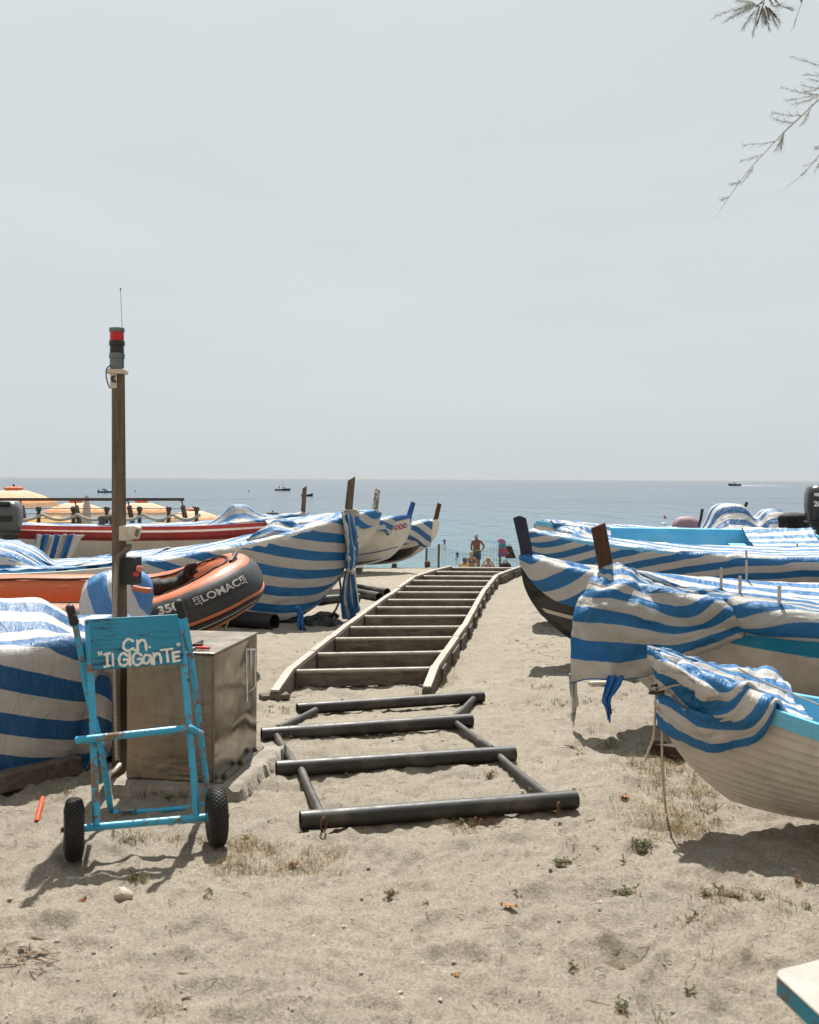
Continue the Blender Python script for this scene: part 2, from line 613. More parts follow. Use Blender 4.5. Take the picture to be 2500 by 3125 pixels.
M['post_wood'] = wood('brown_square_post', (0.09, 0.066, 0.046), (0.20, 0.155, 0.115), (40, 40, 2.5), 0.4, 0.75)
M['black_pipe'] = plain('black_plastic_pipe', (0.022, 0.021, 0.020), 0.48, var=0.35, scale=5, bump=0.2, bscale=90, dirt=(0.14, 0.12, 0.095), dirt_amt=0.55, dirt_scale=4.0)
M['blue_stripe_pipe'] = plain('pipe_stripe', (0.03, 0.05, 0.075), 0.4)
M['grey_pipe'] = plain('dusty_black_pipe', (0.04, 0.037, 0.033), 0.5, var=0.35, scale=6, dirt=(0.17, 0.15, 0.12), dirt_amt=0.7, dirt_scale=5)
M['rust'] = plain('rust', (0.10, 0.05, 0.03), 0.85, var=0.5, scale=30, bump=0.6)
M['truck_blue'] = chipped('flaking_blue_paint', (0.03, 0.36, 0.60), (0.17, 0.10, 0.06), 0.558, 26, 0.36, under2=(0.20, 0.17, 0.14))
M['board_blue'] = chipped('worn_blue_board', (0.012, 0.24, 0.40), (0.008, 0.085, 0.14), 0.535, 9, 0.5, streak=(1.0, 1.0, 9.0), under2=(0.05, 0.06, 0.06), width=0.07)
M['letter'] = plain('brush_white', (0.72, 0.72, 0.70), 0.6, var=0.1, fine=0.05)
M['rubber'] = plain('black_rubber', (0.016, 0.015, 0.014), 0.7, var=0.4, scale=9, dirt=(0.09, 0.075, 0.06), dirt_amt=0.5)
M['rim'] = plain('dirty_white_rim', (0.50, 0.44, 0.36), 0.5, dirt=(0.22, 0.15, 0.1), dirt_amt=0.6, dirt_scale=12)
M['grip'] = plain('black_grip', (0.020, 0.018, 0.017), 0.6, dirt=(0.06, 0.05, 0.045), dirt_amt=0.5)
def steel_mat():
    t = NT('stained_steel')
    br = t.noise(1.0, 4, 0.6, t.mapping((260, 260, 5)))
    wav = t.noise(2.6, 3, 0.5, t.mapping((0.6, 0.6, 2.2)), 1.2)
    c = t.ramp(t.noise(2.5, 6, 0.6), [(0.3, (0.19, 0.162, 0.128)), (0.7, (0.275, 0.238, 0.192))])
    c = t.mix(1.0, c, t.ramp(br, [(0.3, 0.86), (0.7, 1.08)]), 'MULTIPLY')
    st = t.ramp(t.noise(3.0, 7, 0.68, t.mapping((2.0, 2.0, 0.55))), [(0.48, 0.0), (0.74, 0.75)])
    c = t.mix(st, c, (0.11, 0.075, 0.048))
    rr = t.ramp(t.noise(9, 5), [(0.3, 0.26), (0.7, 0.42)])
    nb = t.bump(wav, 0.35, 0.05)
    nb = t.bump(br, 0.05, 0.001, nb)
    return t.done(t.bsdf(c, rr, 0.85, 0.5, nb))
M['steel'] = steel_mat()
def steel_side_mat():
    t = NT('wavy_bare_steel')
    sep = t.n('ShaderNodeSeparateXYZ')
    t.l(t.tc(), sep.inputs[0])
    wav = t.math('SINE', t.math('ADD', t.math('MULTIPLY', sep.outputs[2], 22.0), t.math('MULTIPLY', t.noise(2.2, 2, 0.4), 7.0)))
    br = t.noise(1.0, 4, 0.6, t.mapping((200, 4, 260)))
    c = t.ramp(t.noise(2.0, 5, 0.55), [(0.3, (0.26, 0.225, 0.18)), (0.7, (0.36, 0.32, 0.27))])
    c = t.mix(t.ramp(t.noise(9, 7, 0.68), [(0.56, 0.0), (0.75, 0.35)]), c, (0.14, 0.105, 0.075))
    nb = t.bump(wav, 0.35, 0.012)
    nb = t.bump(br, 0.04, 0.001, nb)
    return t.done(t.bsdf(c, t.ramp(t.noise(7, 4), [(0.3, 0.16), (0.7, 0.30)]), 0.92, 0.5, nb))
M['steel_side'] = steel_side_mat()
M['concrete'] = plain('rough_concrete', (0.27, 0.245, 0.205), 0.95, var=0.3, scale=9, bump=0.9, bscale=45, dist=0.012, dirt=(0.15, 0.13, 0.1), dirt_amt=0.6)
M['grey_plastic'] = plain('grey_plastic', (0.13, 0.16, 0.18), 0.45, var=0.08)
M['dark_plastic'] = plain('dark_plastic', (0.022, 0.026, 0.030), 0.45, var=0.15)
M['ivory'] = plain('ivory_plastic', (0.56, 0.52, 0.44), 0.45, var=0.12, dirt=(0.35, 0.3, 0.23), dirt_amt=0.4, dirt_scale=8)
M['conduit'] = plain('grey_conduit', (0.36, 0.345, 0.31), 0.55, var=0.15, dirt=(0.2, 0.18, 0.15), dirt_amt=0.4)
def lens_mat():
    t = NT('red_lens')
    return t.done(t.bsdf((0.62, 0.012, 0.010), 0.22, 0, 0.5, **{'Transmission Weight': 0.35}))
M['red_lens'] = lens_mat()
M['red_button'] = plain('red_button', (0.62, 0.05, 0.045), 0.35, var=0.1)
M['pink_button'] = plain('faded_red_button', (0.60, 0.20, 0.19), 0.45, var=0.1)
M['rib_grey'] = plain('dark_grey_tube', (0.030, 0.033, 0.037), 0.42, var=0.2, scale=4, bump=0.1, bscale=200, dirt=(0.075, 0.065, 0.055), dirt_amt=0.45)
M['rib_orange'] = plain('orange_tube', (0.47, 0.125, 0.045), 0.42, var=0.14, scale=4, bump=0.1, bscale=40, dirt=(0.26, 0.11, 0.06), dirt_amt=0.6)
M['rib_label'] = plain('label_panel', (0.018, 0.018, 0.019), 0.5, var=0.1)
M['silver'] = plain('silver_print', (0.50, 0.47, 0.42), 0.45, var=0.15)
M['rope'] = plain('pale_rope', (0.45, 0.40, 0.32), 0.9, var=0.2, scale=40, bump=0.8, bscale=250, dist=0.004)
M['dark_rope'] = plain('dark_rope', (0.05, 0.043, 0.035), 0.9, var=0.3, scale=40, bump=0.8, bscale=250, dist=0.004)
M['black_cloth'] = plain('black_cloth', (0.014, 0.013, 0.013), 0.75, var=0.3, scale=8, bump=0.5, bscale=60, dist=0.006)
M['steel_pin'] = plain('galvanised_pin', (0.42, 0.41, 0.39), 0.35, 0.8, var=0.2, scale=20)
M['cowl'] = plain('grey_black_cowl', (0.028, 0.029, 0.031), 0.30, var=0.15, bump=0.05)
M['cowl_grey'] = plain('grey_cowl', (0.10, 0.105, 0.11), 0.35, var=0.12)
M['terrace_metal'] = plain('dark_rail_metal', (0.065, 0.058, 0.05), 0.5, 0.3, var=0.2)
M['dark_brown'] = wood('dark_brown_timber', (0.03, 0.017, 0.012), (0.075, 0.042, 0.03), (3, 30, 30), 0.4, 0.7)
M['purple_cover'] = plain('dusty_pink_cover', (0.26, 0.175, 0.20), 0.7, var=0.15, bump=0.4, bscale=14, dist=0.02)
M['dry_leaf'] = plain('dry_leaf', (0.36, 0.185, 0.085), 0.8, var=0.3, scale=25, bump=0.4)
M['stone'] = plain('pale_stone', (0.40, 0.36, 0.30), 0.9, var=0.2, scale=12, bump=0.6, bscale=60, dist=0.006)
M['twig'] = plain('grey_twig', (0.20, 0.15, 0.10), 0.9, var=0.4, scale=30)
M['orange_plastic'] = plain('orange_plastic', (0.62, 0.075, 0.02), 0.35, var=0.12)
M['white_foam'] = plain('white_foam', (0.78, 0.80, 0.82), 0.7, var=0.08)
M['skin'] = plain('tanned_skin', (0.14, 0.060, 0.034), 0.55, var=0.12, fine=0.03)
M['skin_light'] = plain('light_skin', (0.30, 0.155, 0.10), 0.55, var=0.12, fine=0.03)
M['grey_hair'] = plain('grey_hair', (0.36, 0.34, 0.31), 0.7, var=0.25, scale=30, bump=0.6)
M['dark_hair'] = plain('dark_hair', (0.02, 0.014, 0.010), 0.6, var=0.25, scale=30, bump=0.6)
M['blond_hair'] = plain('blond_hair', (0.40, 0.26, 0.13), 0.6, var=0.25, scale=30, bump=0.6)
M['navy_cloth'] = plain('navy_cloth', (0.018, 0.032, 0.075), 0.8, var=0.2)
M['yellow_cloth'] = plain('yellow_cloth', (0.62, 0.33, 0.03), 0.8, var=0.15)
M['green_wire'] = plain('green_wire', (0.06, 0.12, 0.10), 0.5, var=0.1)
M['fence_post'] = wood('fence_post_wood', (0.11, 0.085, 0.06), (0.24, 0.19, 0.14), (30, 30, 3), 0.6, 0.9)
M['fence_post_new'] = wood('newer_post_wood', (0.20, 0.12, 0.06), (0.32, 0.20, 0.11), (30, 30, 3), 0.5, 0.85)
# ------------------------------------------------------------------ the beach and the sea
def make_ground():
    near = np.concatenate([np.linspace(-9, 1.2, 16)[:-1], 1.2 * (62 / 1.2) ** np.linspace(0, 1, 760)])
    tan = np.concatenate([[-9, -5, -2.5, -1.4, -0.9, -0.65, -0.52], np.linspace(-0.44, 0.44, 520), [0.52, 0.65, 0.9, 1.4, 2.5, 5, 9]])
    Y = np.repeat(near[:, None], len(tan), 1)
    X = tan[None, :] * (np.maximum(Y, 1.2) + 0.4)
    X = np.where(np.abs(tan)[None, :] > 0.5, tan[None, :] * 14 + np.sign(tan)[None, :] * np.maximum(Y, 1.2) * 0.5, X)
    Z = zbase(X, Y)
    far = np.clip(1.25 - Y / 26, 0.25, 1)
    n = 0.032 * vnoise(X * 0.7 + 9, Y * 0.7)
    n += 0.018 * vnoise(X * 1.9 + 31, Y * 1.9 + 3)
    n += 0.017 * (np.abs(vnoise(X * 4.1 + 5, Y * 4.1 + 77)) * 2 - 0.35)
    n += 0.015 * vnoise(X * 10 + 3, Y * 10 + 8) + 0.015 * vnoise(X * 23, Y * 23 + 40) + 0.011 * vnoise(X * 55, Y * 55)
    rs = np.random.RandomState(5)
    prints = []
    for k in range(520):
        y = 2.2 + 14 * rs.rand() ** 1.7
        prints.append(((rs.rand() - 0.5) * 0.9 * (y + 1), y, rs.rand() * math.pi, 0.7 + 0.7 * rs.rand()))
    for (x0, y0, a, s) in prints:
        m = (np.abs(X - x0) < 0.4) & (np.abs(Y - y0) < 0.4)
        if not m.any():
            continue
        dx, dy = X[m] - x0, Y[m] - y0
        ca, sa = math.cos(a), math.sin(a)
        lx, ly = (dx * ca + dy * sa) / (0.13 * s), (-dx * sa + dy * ca) / (0.065 * s)
        r = np.sqrt(lx * lx + ly * ly)
        n[m] += -0.012 * s * np.exp(-(r ** 4)) + 0.007 * s * np.exp(-((r - 1.35) / 0.35) ** 2)
    Z = Z + n * far
    nr, nc = Y.shape
    me = bpy.data.meshes.new('beach_sand')
    me.vertices.add(nr * nc)
    me.vertices.foreach_set('co', np.stack([X, Y, Z], -1).astype(np.float32).ravel())
    idx = np.arange(nr * nc).reshape(nr, nc)
    q = np.stack([idx[:-1, :-1], idx[:-1, 1:], idx[1:, 1:], idx[1:, :-1]], -1).reshape(-1, 4)
    me.loops.add(q.size)
    me.loops.foreach_set('vertex_index', q.ravel().astype(np.int32))
    me.polygons.add(len(q))
    me.polygons.foreach_set('loop_start', (np.arange(len(q)) * 4).astype(np.int32))
    me.update(calc_edges=True)
    me.validate()
    o = link_mesh('beach_sand', me, M['sand'], None, 180)
    tag(o, 'bumpy grey beige beach sand with footprints', None, None, 'structure')
    return near, tan, Z, X

_gy, _gt, _gz, _gx = make_ground()

def gtop(x, y):
    """height of the sand with its bumps at (x, y)"""
    i = int(np.clip(np.searchsorted(_gy, y), 1, len(_gy) - 1))
    row = _gx[i]
    j = int(np.clip(np.searchsorted(row, x), 1, len(row) - 1))
    return float(_gz[i, j])

SEA_Z = -2.9
def make_sea():
    ys = np.concatenate([np.linspace(38, 400, 30), np.geomspace(430, 60000, 30)])
    mb = MB()
    pts = []
    for y in ys:
        for t in np.linspace(-1, 1, 9):
            pts.append((t * (y * 1.4 + 60), y, SEA_Z))
    mb.grid(pts, len(ys), 9)
    o = mb.build('sea', M['sea'], smooth=0)
    tag(o, 'calm hazy blue sea reaching to the horizon', None, None, 'structure')
make_sea()
# ------------------------------------------------------------------ hulls: local x forward with the bow at 0, y across, z up
class Hull:
    def __init__(s, L=5.0, B=1.7, hs=0.62, hb=0.95, ht=0.72, zk=0.06, kr=0.10, rake=0.45, tf=0.0, pmid=0.36, pbow=0.85, rx=2.2, full=2.1, kstern=0.03, sexp=2.1):
        s.__dict__.update(locals())

    def sheer(s, u):
        u = np.asarray(u, float)
        return s.hs + (s.hb - s.hs) * np.clip((u - 0.4) / 0.6, 0, 1.2) ** s.sexp + (s.ht - s.hs) * np.clip((0.4 - u) / 0.4, 0, 1.2) ** 2

    def keel(s, u):
        u = np.asarray(u, float)
        return s.zk + s.kr * np.clip((u - 0.72) / 0.28, 0, 1) ** 2.5 + s.kstern * np.clip((0.2 - u) / 0.2, 0, 1) ** 2

    def bs(s, u):
        u = np.asarray(u, float)
        fw = np.clip((u - 0.45) / 0.55, 0, 1)
        af = np.clip((0.45 - u) / 0.45, 0, 1)
        if s.tf > 0:
            a = 1 - (1 - s.tf) * af ** 2
        else:
            a = np.clip(1 - af ** 2.3, 0, 1) ** 0.75
        return np.maximum(0.022, s.B / 2 * np.clip(1 - fw ** s.full, 0, 1) ** 0.85 * a)

    def pw(s, u):
        u = np.asarray(u, float)
        return s.pmid + (s.pbow - s.pmid) * np.clip((u - 0.5) / 0.5, 0, 1) ** 1.6 + (0.0 if s.tf > 0 else 0.35) * np.clip((0.4 - u) / 0.4, 0, 1) ** 2

    def pt(s, u, v):
        """point on the +y side; v from keel 0 to sheer 1"""
        u, v = np.broadcast_arrays(np.asarray(u, float), np.asarray(v, float))
        k, h = s.keel(u), s.sheer(u)
        z = k + (h - k) * v
        x = -s.L * (1 - u) - s.rake * (1 - v) ** s.rx * np.clip(u, 0, 1) ** 5
        if s.tf == 0:
            x = x + 0.6 * s.rake * (1 - v) ** s.rx * np.clip(1 - u, 0, 1) ** 5
        y = s.bs(u) * np.maximum(v, 1e-4) ** s.pw(u)
        return x, y, z

    def halfbreadth(s, x, z):
        u0 = np.clip(1 + x / s.L, 0, 1.0)
        k, h = s.keel(u0), s.sheer(u0)
        v = np.clip((z - k) / (h - k), 0, 1)
        xx = x + s.rake * (1 - v) ** s.rx * u0 ** 5
        u = 1 + xx / s.L
        ok = (u <= 1.0) & (u >= 0)
        u = np.clip(u, 0, 1)
        k, h = s.keel(u), s.sheer(u)
        v = np.clip((z - k) / (h - k), 0, 1)
        return np.where(ok, s.bs(u) * np.maximum(v, 1e-4) ** s.pw(u), -1.0), h

def offset_grid(X, Y, Z, d):
    """points moved along the surface normal of a grid (towards +y)"""
    A = np.stack([X, Y, Z], -1)
    du = np.gradient(A, axis=0)
    dv = np.gradient(A, axis=1)
    n = np.cross(du, dv)
    n /= np.linalg.norm(n, axis=-1, keepdims=True) + 1e-9
    sgn = np.sign(n[..., 1:2])
    sgn[sgn == 0] = 1
    return A + n * sgn * d

def make_boat(name, label, H, loc, theta, mats, roll=0.0, group=None, thwarts=(0.3, 0.55, 0.75), bands=(), strakes=0, post=None, pins=(), railcap=0.035, keelmat=None, pitch=0.0, foredeck=0.0, floor=True):
    rt = root(name, label, 'boat', loc, theta, group, roll, pitch)
    U = np.concatenate([np.linspace(0, 0.8, 24)[:-1], np.linspace(0.8, 1.0, 18)])
    V = np.linspace(0, 1, 15) ** 1.25
    u, v = np.meshgrid(U, V, indexing='ij')
    X, Y, Z = H.pt(u, v)
    n = len(U)
    def both(A):
        B_ = A[:, ::-1].copy()
        B_[..., 1] *= -1
        return np.concatenate([B_, A[:, 1:]], 1)
    A = both(np.stack([X, Y, Z], -1))
    if not strakes:
        hull = MB().grid(A.reshape(-1, 3), n, A.shape[1]).build('hull', mats['hull'], rt, True, 60)
    else:
        # a lapstrake hull: every strake is a plank of its own, proud at its lower edge
        hull = MB().grid(both(offset_grid(X, Y, Z, -0.008)).reshape(-1, 3), n, A.shape[1]).build('hull', mats['hull'], rt, True, 60)
        cuts = np.linspace(0, 1, strakes + 1) ** 1.5
        for side in (1, -1):
            for k in range(strakes):
                vv = np.array([cuts[k], (cuts[k] + cuts[k + 1]) / 2, cuts[k + 1]])
                if k < strakes - 1:
                    vv[2] += 0.004
                uu, v3 = np.meshgrid(U, vv, indexing='ij')
                x, y, z = H.pt(uu, v3)
                O = offset_grid(x, y, z, 0.0)
                nrm = offset_grid(x, y, z, 1.0) - O
                O = O + nrm * np.array([0.019, 0.009, 0.0])[None, :, None]
                inner = O[:, :1] - nrm[:, :1] * 0.02
                T = np.concatenate([inner, O], 1)
                T[..., 1] *= side
                MB().grid(T.reshape(-1, 3), n, 4).build('strake', mats['hull'], rt, True, 30)
    # lining
    u2, v2 = np.meshgrid(np.linspace(0.015, 0.985, 32), np.linspace(0.12, 1.0, 10), indexing='ij')
    x2, y2, z2 = H.pt(u2, v2)
    I = both(np.stack([x2 - 0.0, np.maximum(y2 - 0.035, 0.0), z2 + 0.002], -1))
    MB().grid(I.reshape(-1, 3), 32, I.shape[1]).build('lining', mats.get('inside', mats['hull']), rt, True, 60)
    # painted bands lie a few mm proud of the hull
    for (v0, v1, m, nm, u0, u1) in bands:
        for side in (1, -1):
            uu, v3 = np.meshgrid(np.linspace(u0, u1, 40), np.linspace(v0, v1, 6), indexing='ij')
            x, y, z = H.pt(uu, v3)
            O = offset_grid(x, y, z, 0.006)
            O[..., 1] *= side
            MB().grid(O.reshape(-1, 3), 40, 6).build(nm, m, rt, True, 60)
    # gunwales
    uu = np.concatenate([np.linspace(0.0, 0.8, 20)[:-1], np.linspace(0.8, 0.999, 12)])
    for side in (1, -1):
        mb = MB()
        pts = []
        for q in uu:
            x, y, z = [float(c) for c in H.pt(q, 1.0)]
            yo, yi = (y + 0.022) * side, max(0.0, y - 0.048) * side
            z = z + 0.004
            for (yy, zz) in ((yo, z - 0.035), (yo, z + railcap * 0.6), (yo - 0.008 * side, z + railcap), (yi + 0.008 * side, z + railcap), (yi, z + railcap * 0.6), (yi, z - 0.035)):
                pts.append((x, yy, zz))
        mb.grid(pts, len(uu), 6, closed_m=True)
        k = len(uu)
        mb.f.append((0, 1, 2, 3, 4, 5))
        mb.f.append(tuple((k - 1) * 6 + i for i in range(6)))
        mb.build('gunwale', mats.get('rail', mats['hull']), rt, True, 50)
    # stem and keel
    line = [tuple(float(c) for c in H.pt(q, 0.0)) for q in np.linspace(0.02, 1.0, 26)]
    line = [(x, 0, z) for x, y, z in line]
    stem = [(float(a), 0, float(c)) for a, b, c in [H.pt(1.0, q) for q in np.linspace(0.04, 1.0, 16)]]
    full = line + stem
    if H.tf == 0:
        st = [(float(a), 0, float(c)) for a, b, c in [H.pt(0.0, q) for q in np.linspace(1.0, 0.05, 10)]]
        full = st + line + stem
    pts, fs = [], []
    for i, p in enumerate(full):
        q0, q1 = full[max(i - 1, 0)], full[min(i + 1, len(full) - 1)]
        d = Vector(q1) - Vector(q0)
        nr = Vector((d.z, 0, -d.x)).normalized()
        for (a, b) in ((-0.024, -0.03), (-0.016, 0.028), (0.016, 0.028), (0.024, -0.03)):
            pts.append(Vector(p) + nr * b + Vector((0, a, 0)))
    mb = MB().grid(pts, len(full), 4, closed_m=True)
    mb.f.append((0, 1, 2, 3))
    mb.f.append(tuple(len(pts) - 4 + i for i in range(4)))
    mb.build('keel', keelmat or mats.get('rail', mats['hull']), rt, True, 50)
    if H.tf > 0:
        vv = np.linspace(0, 1, 12)
        x, y, z = H.pt(np.zeros(12), vv)
        poly = [(float(a), float(b), float(c)) for a, b, c in zip(x, y, z)] + [(float(a), -float(b), float(c)) for a, b, c in zip(x[::-1], y[::-1], z[::-1])][:-1]
        MB().prism(poly, (0.03, 0, 0)).build('transom', mats['hull'], rt, True, 30)
    for q in thwarts:
        x, y, z = [float(c) for c in H.pt(q, 0.78)]
        MB().box((x, 0, z), (0.22, 2 * y - 0.06, 0.03)).build('thwart', mats.get('thwart', mats.get('inside', mats['hull'])), rt, True, 30, 0.004)
    if foredeck:
        q = np.linspace(1 - foredeck, 0.99, 10)
        x, y, z = H.pt(q, 1.0)
        pts = []
        for a, b, c in zip(x, y, z):
            for t in (-1, -0.5, 0, 0.5, 1):
                pts.append((a, (b - 0.03) * t, c - 0.006 + 0.03 * (1 - t * t)))
        MB().grid(pts, 10, 5).build('foredeck', mats.get('rail', mats['hull']), rt, True, 60)
    if post:
        pm, h, w, lean, cut = post['mat'], post['h'], post['w'], post['lean'], post.get('cut', 0.03)
        x0, z0 = post.get('x', -0.05), float(H.sheer(1.0)) - 0.12
        t = 0.028
        z1 = float(H.sheer(1.0)) + h
        poly = [(x0 - w, -t, z0), (x0, -t, z0), (x0 + lean, -t, z1), (x0 + lean - w * post.get('top', 0.8), -t, z1 + cut)]
        if post.get('round'):
            poly = [(x0 - w * 0.8, -t, z0), (x0, -t, z0), (x0 + lean * 0.4, -t, (z0 + z1) / 2), (x0 + lean, -t, z1), (x0 + lean - w * 0.45, -t, z1 + cut), (x0 + lean - w * 0.95, -t, z1), (x0 + lean * 0.4 - w * 0.9, -t, (z0 + z1) / 2)]
        MB().prism(poly, (0, 2 * t, 0)).build('stem_post', pm, rt, True, 40, 0.006)
    for (q, side, h) in pins:
        x, y, z = [float(c) for c in H.pt(q, 1.0)]
        mb = MB().lathe([(0.012, -0.04), (0.012, h - 0.006), (0.009, h)], (x, (y - 0.013) * side, z + 0.02), seg=10)
        mb.build('thole_pin', M['steel_pin'], rt, True, 40)
    return rt

# ------------------------------------------------------------------ covers: a small cloth solver so that the netting hangs as cloth does
def cloth(P0, F, pins, hull, steps=40, iters=7, grav=-9.8, sag=0.10, extra=None, ground=0.012, bend=0.06, seed=1, damp=0.93, comp=0.85):
    P_ = P0.astype(float).copy()
    n, m, _ = P_.shape
    rs = np.random.RandomState(seed)
    P_ += rs.randn(n, m, 3) * 0.004
    V_ = np.zeros_like(P_)
    w = np.ones((n, m))
    target = {}
    for (i, j), p in pins.items():
        w[i, j] = 0
        target[(i, j)] = np.array(p, float)
    if target:
        pi = np.array([k[0] for k in target])
        pj = np.array([k[1] for k in target])
        pp = np.array(list(target.values()))
        start = P_[pi, pj].copy()
    sl = slice
    fam = []
    def pair(fa, fb, k, cp):
        rest = np.sqrt(((F[fb] - F[fa]) ** 2).sum(-1, keepdims=True)) + 1e-6
        fam.append((fa, fb, rest, k, cp))
    for par in (0, 1):
        b = sl(par + 1, n, 2)
        a = sl(par, par + 2 * len(range(*b.indices(n))) - 1, 2)
        d_ = sl(par + 1, m, 2)
        c = sl(par, par + 2 * len(range(*d_.indices(m))) - 1, 2)
        pair((a, sl(None)), (b, sl(None)), 1.0, comp)
        pair((sl(None), c), (sl(None), d_), 1.0, comp)
    for par in (0, 1):
        b = sl(par + 1, n, 2)
        a = sl(par, par + 2 * len(range(*b.indices(n))) - 1, 2)
        pair((a, sl(0, m - 1)), (b, sl(1, m)), 0.35, 0.2)
        pair((a, sl(1, m)), (b, sl(0, m - 1)), 0.35, 0.2)
    for st in range(2):
        fam.append(('bend', st))
    dt = 0.03
    def solve(fa, fb, rest, k, cp):
        A, B = P_[fa], P_[fb]
        wa, wb = w[fa][..., None], w[fb][..., None]
        d = B - A
        l = np.sqrt((d * d).sum(-1, keepdims=True)) + 1e-9
        e = (l - rest) / l
        e = np.where(e < 0, e * cp, e) * k / np.maximum(wa + wb, 1e-6)
        e = np.where(wa + wb > 0, e, 0) * d
        P_[fa] = A + wa * e
        P_[fb] = B - wb * e
    for step in range(steps):
        V_ *= damp
        V_[..., 2] += grav * dt * (w > 0)
        old = P_.copy()
        P_ += V_ * dt * w[..., None]
        if target:
            s = min(1.0, (step + 1) / (steps * 0.45))
            P_[pi, pj] = start + (pp - start) * s
        for it in range(iters):
            for f in fam:
                if isinstance(f[0], str):
                    if it % 2:
                        continue
                    if f[1] == 0:
                        mid = (P_[:-2] + P_[2:]) / 2 - P_[1:-1]
                        P_[1:-1] += mid * bend * w[1:-1, :, None]
                    else:
                        mid = (P_[:, :-2] + P_[:, 2:]) / 2 - P_[:, 1:-1]
                        P_[:, 1:-1] += mid * bend * w[:, 1:-1, None]
                else:
                    solve(*f)
            if it % 2 == 0 or it == iters - 1:
                x, y, z = P_[..., 0], P_[..., 1], P_[..., 2]
                if hull is not None:
                    b, h = hull.halfbreadth(x, np.minimum(z, hull.hb + 0.5))
                    b = b + 0.044
                    top = h + 0.068 - sag * np.clip(1 - (np.abs(y) / np.maximum(b - 0.09, 0.03)) ** 2, 0, 1)
                    ins = (np.abs(y) < b) & (z < top) & (b > 0.03) & (w > 0)
                    dup, dsd = top - z, b - np.abs(y)
                    up = ins & (dup < dsd * 1.3)
                    sd = ins & ~up
                    P_[..., 2] = np.where(up, top, z)
                    P_[..., 1] = np.where(sd, np.where(y >= 0, b, -b), y)
                if extra is not None:
                    extra(P_)
                if ground is not None:
                    P_[..., 2] = np.maximum(P_[..., 2], ground)
        V_ = (P_ - old) / dt
        sp = np.sqrt((V_ * V_).sum(-1, keepdims=True))
        V_ *= np.minimum(1, 2.5 / (sp + 1e-9))
    return P_

def cloth_obj(name, label, P_, F, mat, loc, theta, group='striped netting covers over the boats', roll=0.0, voff=0.0, subsurf=1, cat='boat cover', parent=None, swap=False, thick=0.004, pitch=0.0, uv=None, crumple=0.016):
    n, m, _ = P_.shape
    F = F if uv is None else uv
    if crumple:
        # folds and puckers standing off the hull
        g0, g1 = np.gradient(P_, axis=0), np.gradient(P_, axis=1)
        nr = np.cross(g0, g1)
        nr /= np.linalg.norm(nr, axis=-1, keepdims=True) + 1e-9
        sg = np.sign(nr[..., 2] * 1.0 + nr[..., 1] * np.sign(P_[..., 1]) * 1.2)
        sg[sg == 0] = 1
        a_, b_ = F[..., 0], F[..., 1]
        sd = sum(map(ord, label)) % 97
        w1 = vnoise(a_ * 1.3 + b_ * 1.1 + sd, b_ * 1.5 - a_ * 0.8 + 2 * sd)
        f1 = 1 - np.abs(vnoise(a_ * 2.2 + 1.5 * w1 + sd, b_ * 5.0 + 2.5 * w1)) * 4
        f2 = 1 - np.abs(vnoise(a_ * 6.0 + 3.5 * w1 + 3 * sd, b_ * 2.6 + 9)) * 4
        f3 = vnoise(a_ * 13 + sd, b_ * 13 + 5)
        hgt = crumple * (0.75 * np.clip(f1, 0, 1) ** 2 + 0.8 * np.clip(f2, 0, 1) ** 2 * (w1 > -0.1) + 0.35 * f3 + 0.9 * (w1 + 0.3))
        P_ = P_ + nr * (sg * hgt)[..., None]
    me = bpy.data.meshes.new(name)
    idx = np.arange(n * m).reshape(n, m)
    q = np.stack([idx[:-1, :-1], idx[:-1, 1:], idx[1:, 1:], idx[1:, :-1]], -1).reshape(-1, 4)
    me.from_pydata(P_.reshape(-1, 3).tolist(), [], q.tolist())
    uvl = me.uv_layers.new(name='UVMap')
    Ff = F.reshape(-1, 2)[q.ravel()]
    a, b = Ff[:, 0], Ff[:, 1] + voff + 4.0
    if swap:
        a, b = b, a
    uvl.data.foreach_set('uv', np.stack([a, b], -1).astype(np.float32).ravel())
    o = link_mesh(name, me, mat, parent, 180)
    if parent is None:
        o.location = loc
        o.rotation_euler = (roll, pitch, theta)
        tag(o, label, cat, group)
    if thick:
        md = o.modifiers.new('solid', 'SOLIDIFY')
        md.thickness = thick
        md.offset = 0
    md = o.modifiers.new('subsurf', 'SUBSURF')
    md.levels = md.render_levels = subsurf
    return o

def rect_sheet(n, m, w, h):
    F = np.zeros((n, m, 2))
    F[..., 0] = np.linspace(0, w, n)[:, None]
    F[..., 1] = np.linspace(0, h, m)[None, :]
    return F

def sheet(x0, x1, n, m, plus, minus, x0p=None):
    """flat cloth over a hull: rows run from x0 (x0p at the +y edge) forward to x1, columns from -minus(x) to +plus(x) metres of the middle line"""
    F = np.zeros((n, m, 2))
    B_ = np.linspace(-1, 1, m)
    xa = x0 if x0p is None else x0 + (x0p - x0) * (B_ + 1) / 2
    F[..., 0] = xa + (x1 - xa) * np.linspace(0, 1, n)[:, None]
    F[..., 1] = np.where(B_ > 0, B_ * plus(F[..., 0]), B_ * minus(F[..., 0]))
    return F

def lay(H, F, crown=0.05, crownf=None):
    """the sheet laid over the hull before it is let go"""
    P_ = np.zeros(F.shape[:2] + (3,))
    for i in range(F.shape[0]):
        for j in range(F.shape[1]):
            x, t = F[i, j]
            u = float(np.clip(1 + x / H.L, 0.0, 1.0))
            b = float(H.bs(u)) + 0.04
            h = float(H.sheer(u)) + 0.06
            cr = crownf(x) if crownf else crown
            s, a = (1 if t >= 0 else -1), abs(t)
            if a <= b:
                y, z = a, h + cr * (1 - (a / b) ** 2)
            else:
                y, z = b + 0.02 + 0.015 * min(1, a - b), max(0.03, h - (a - b))
            P_[i, j] = (x, s * y, z)
    return P_

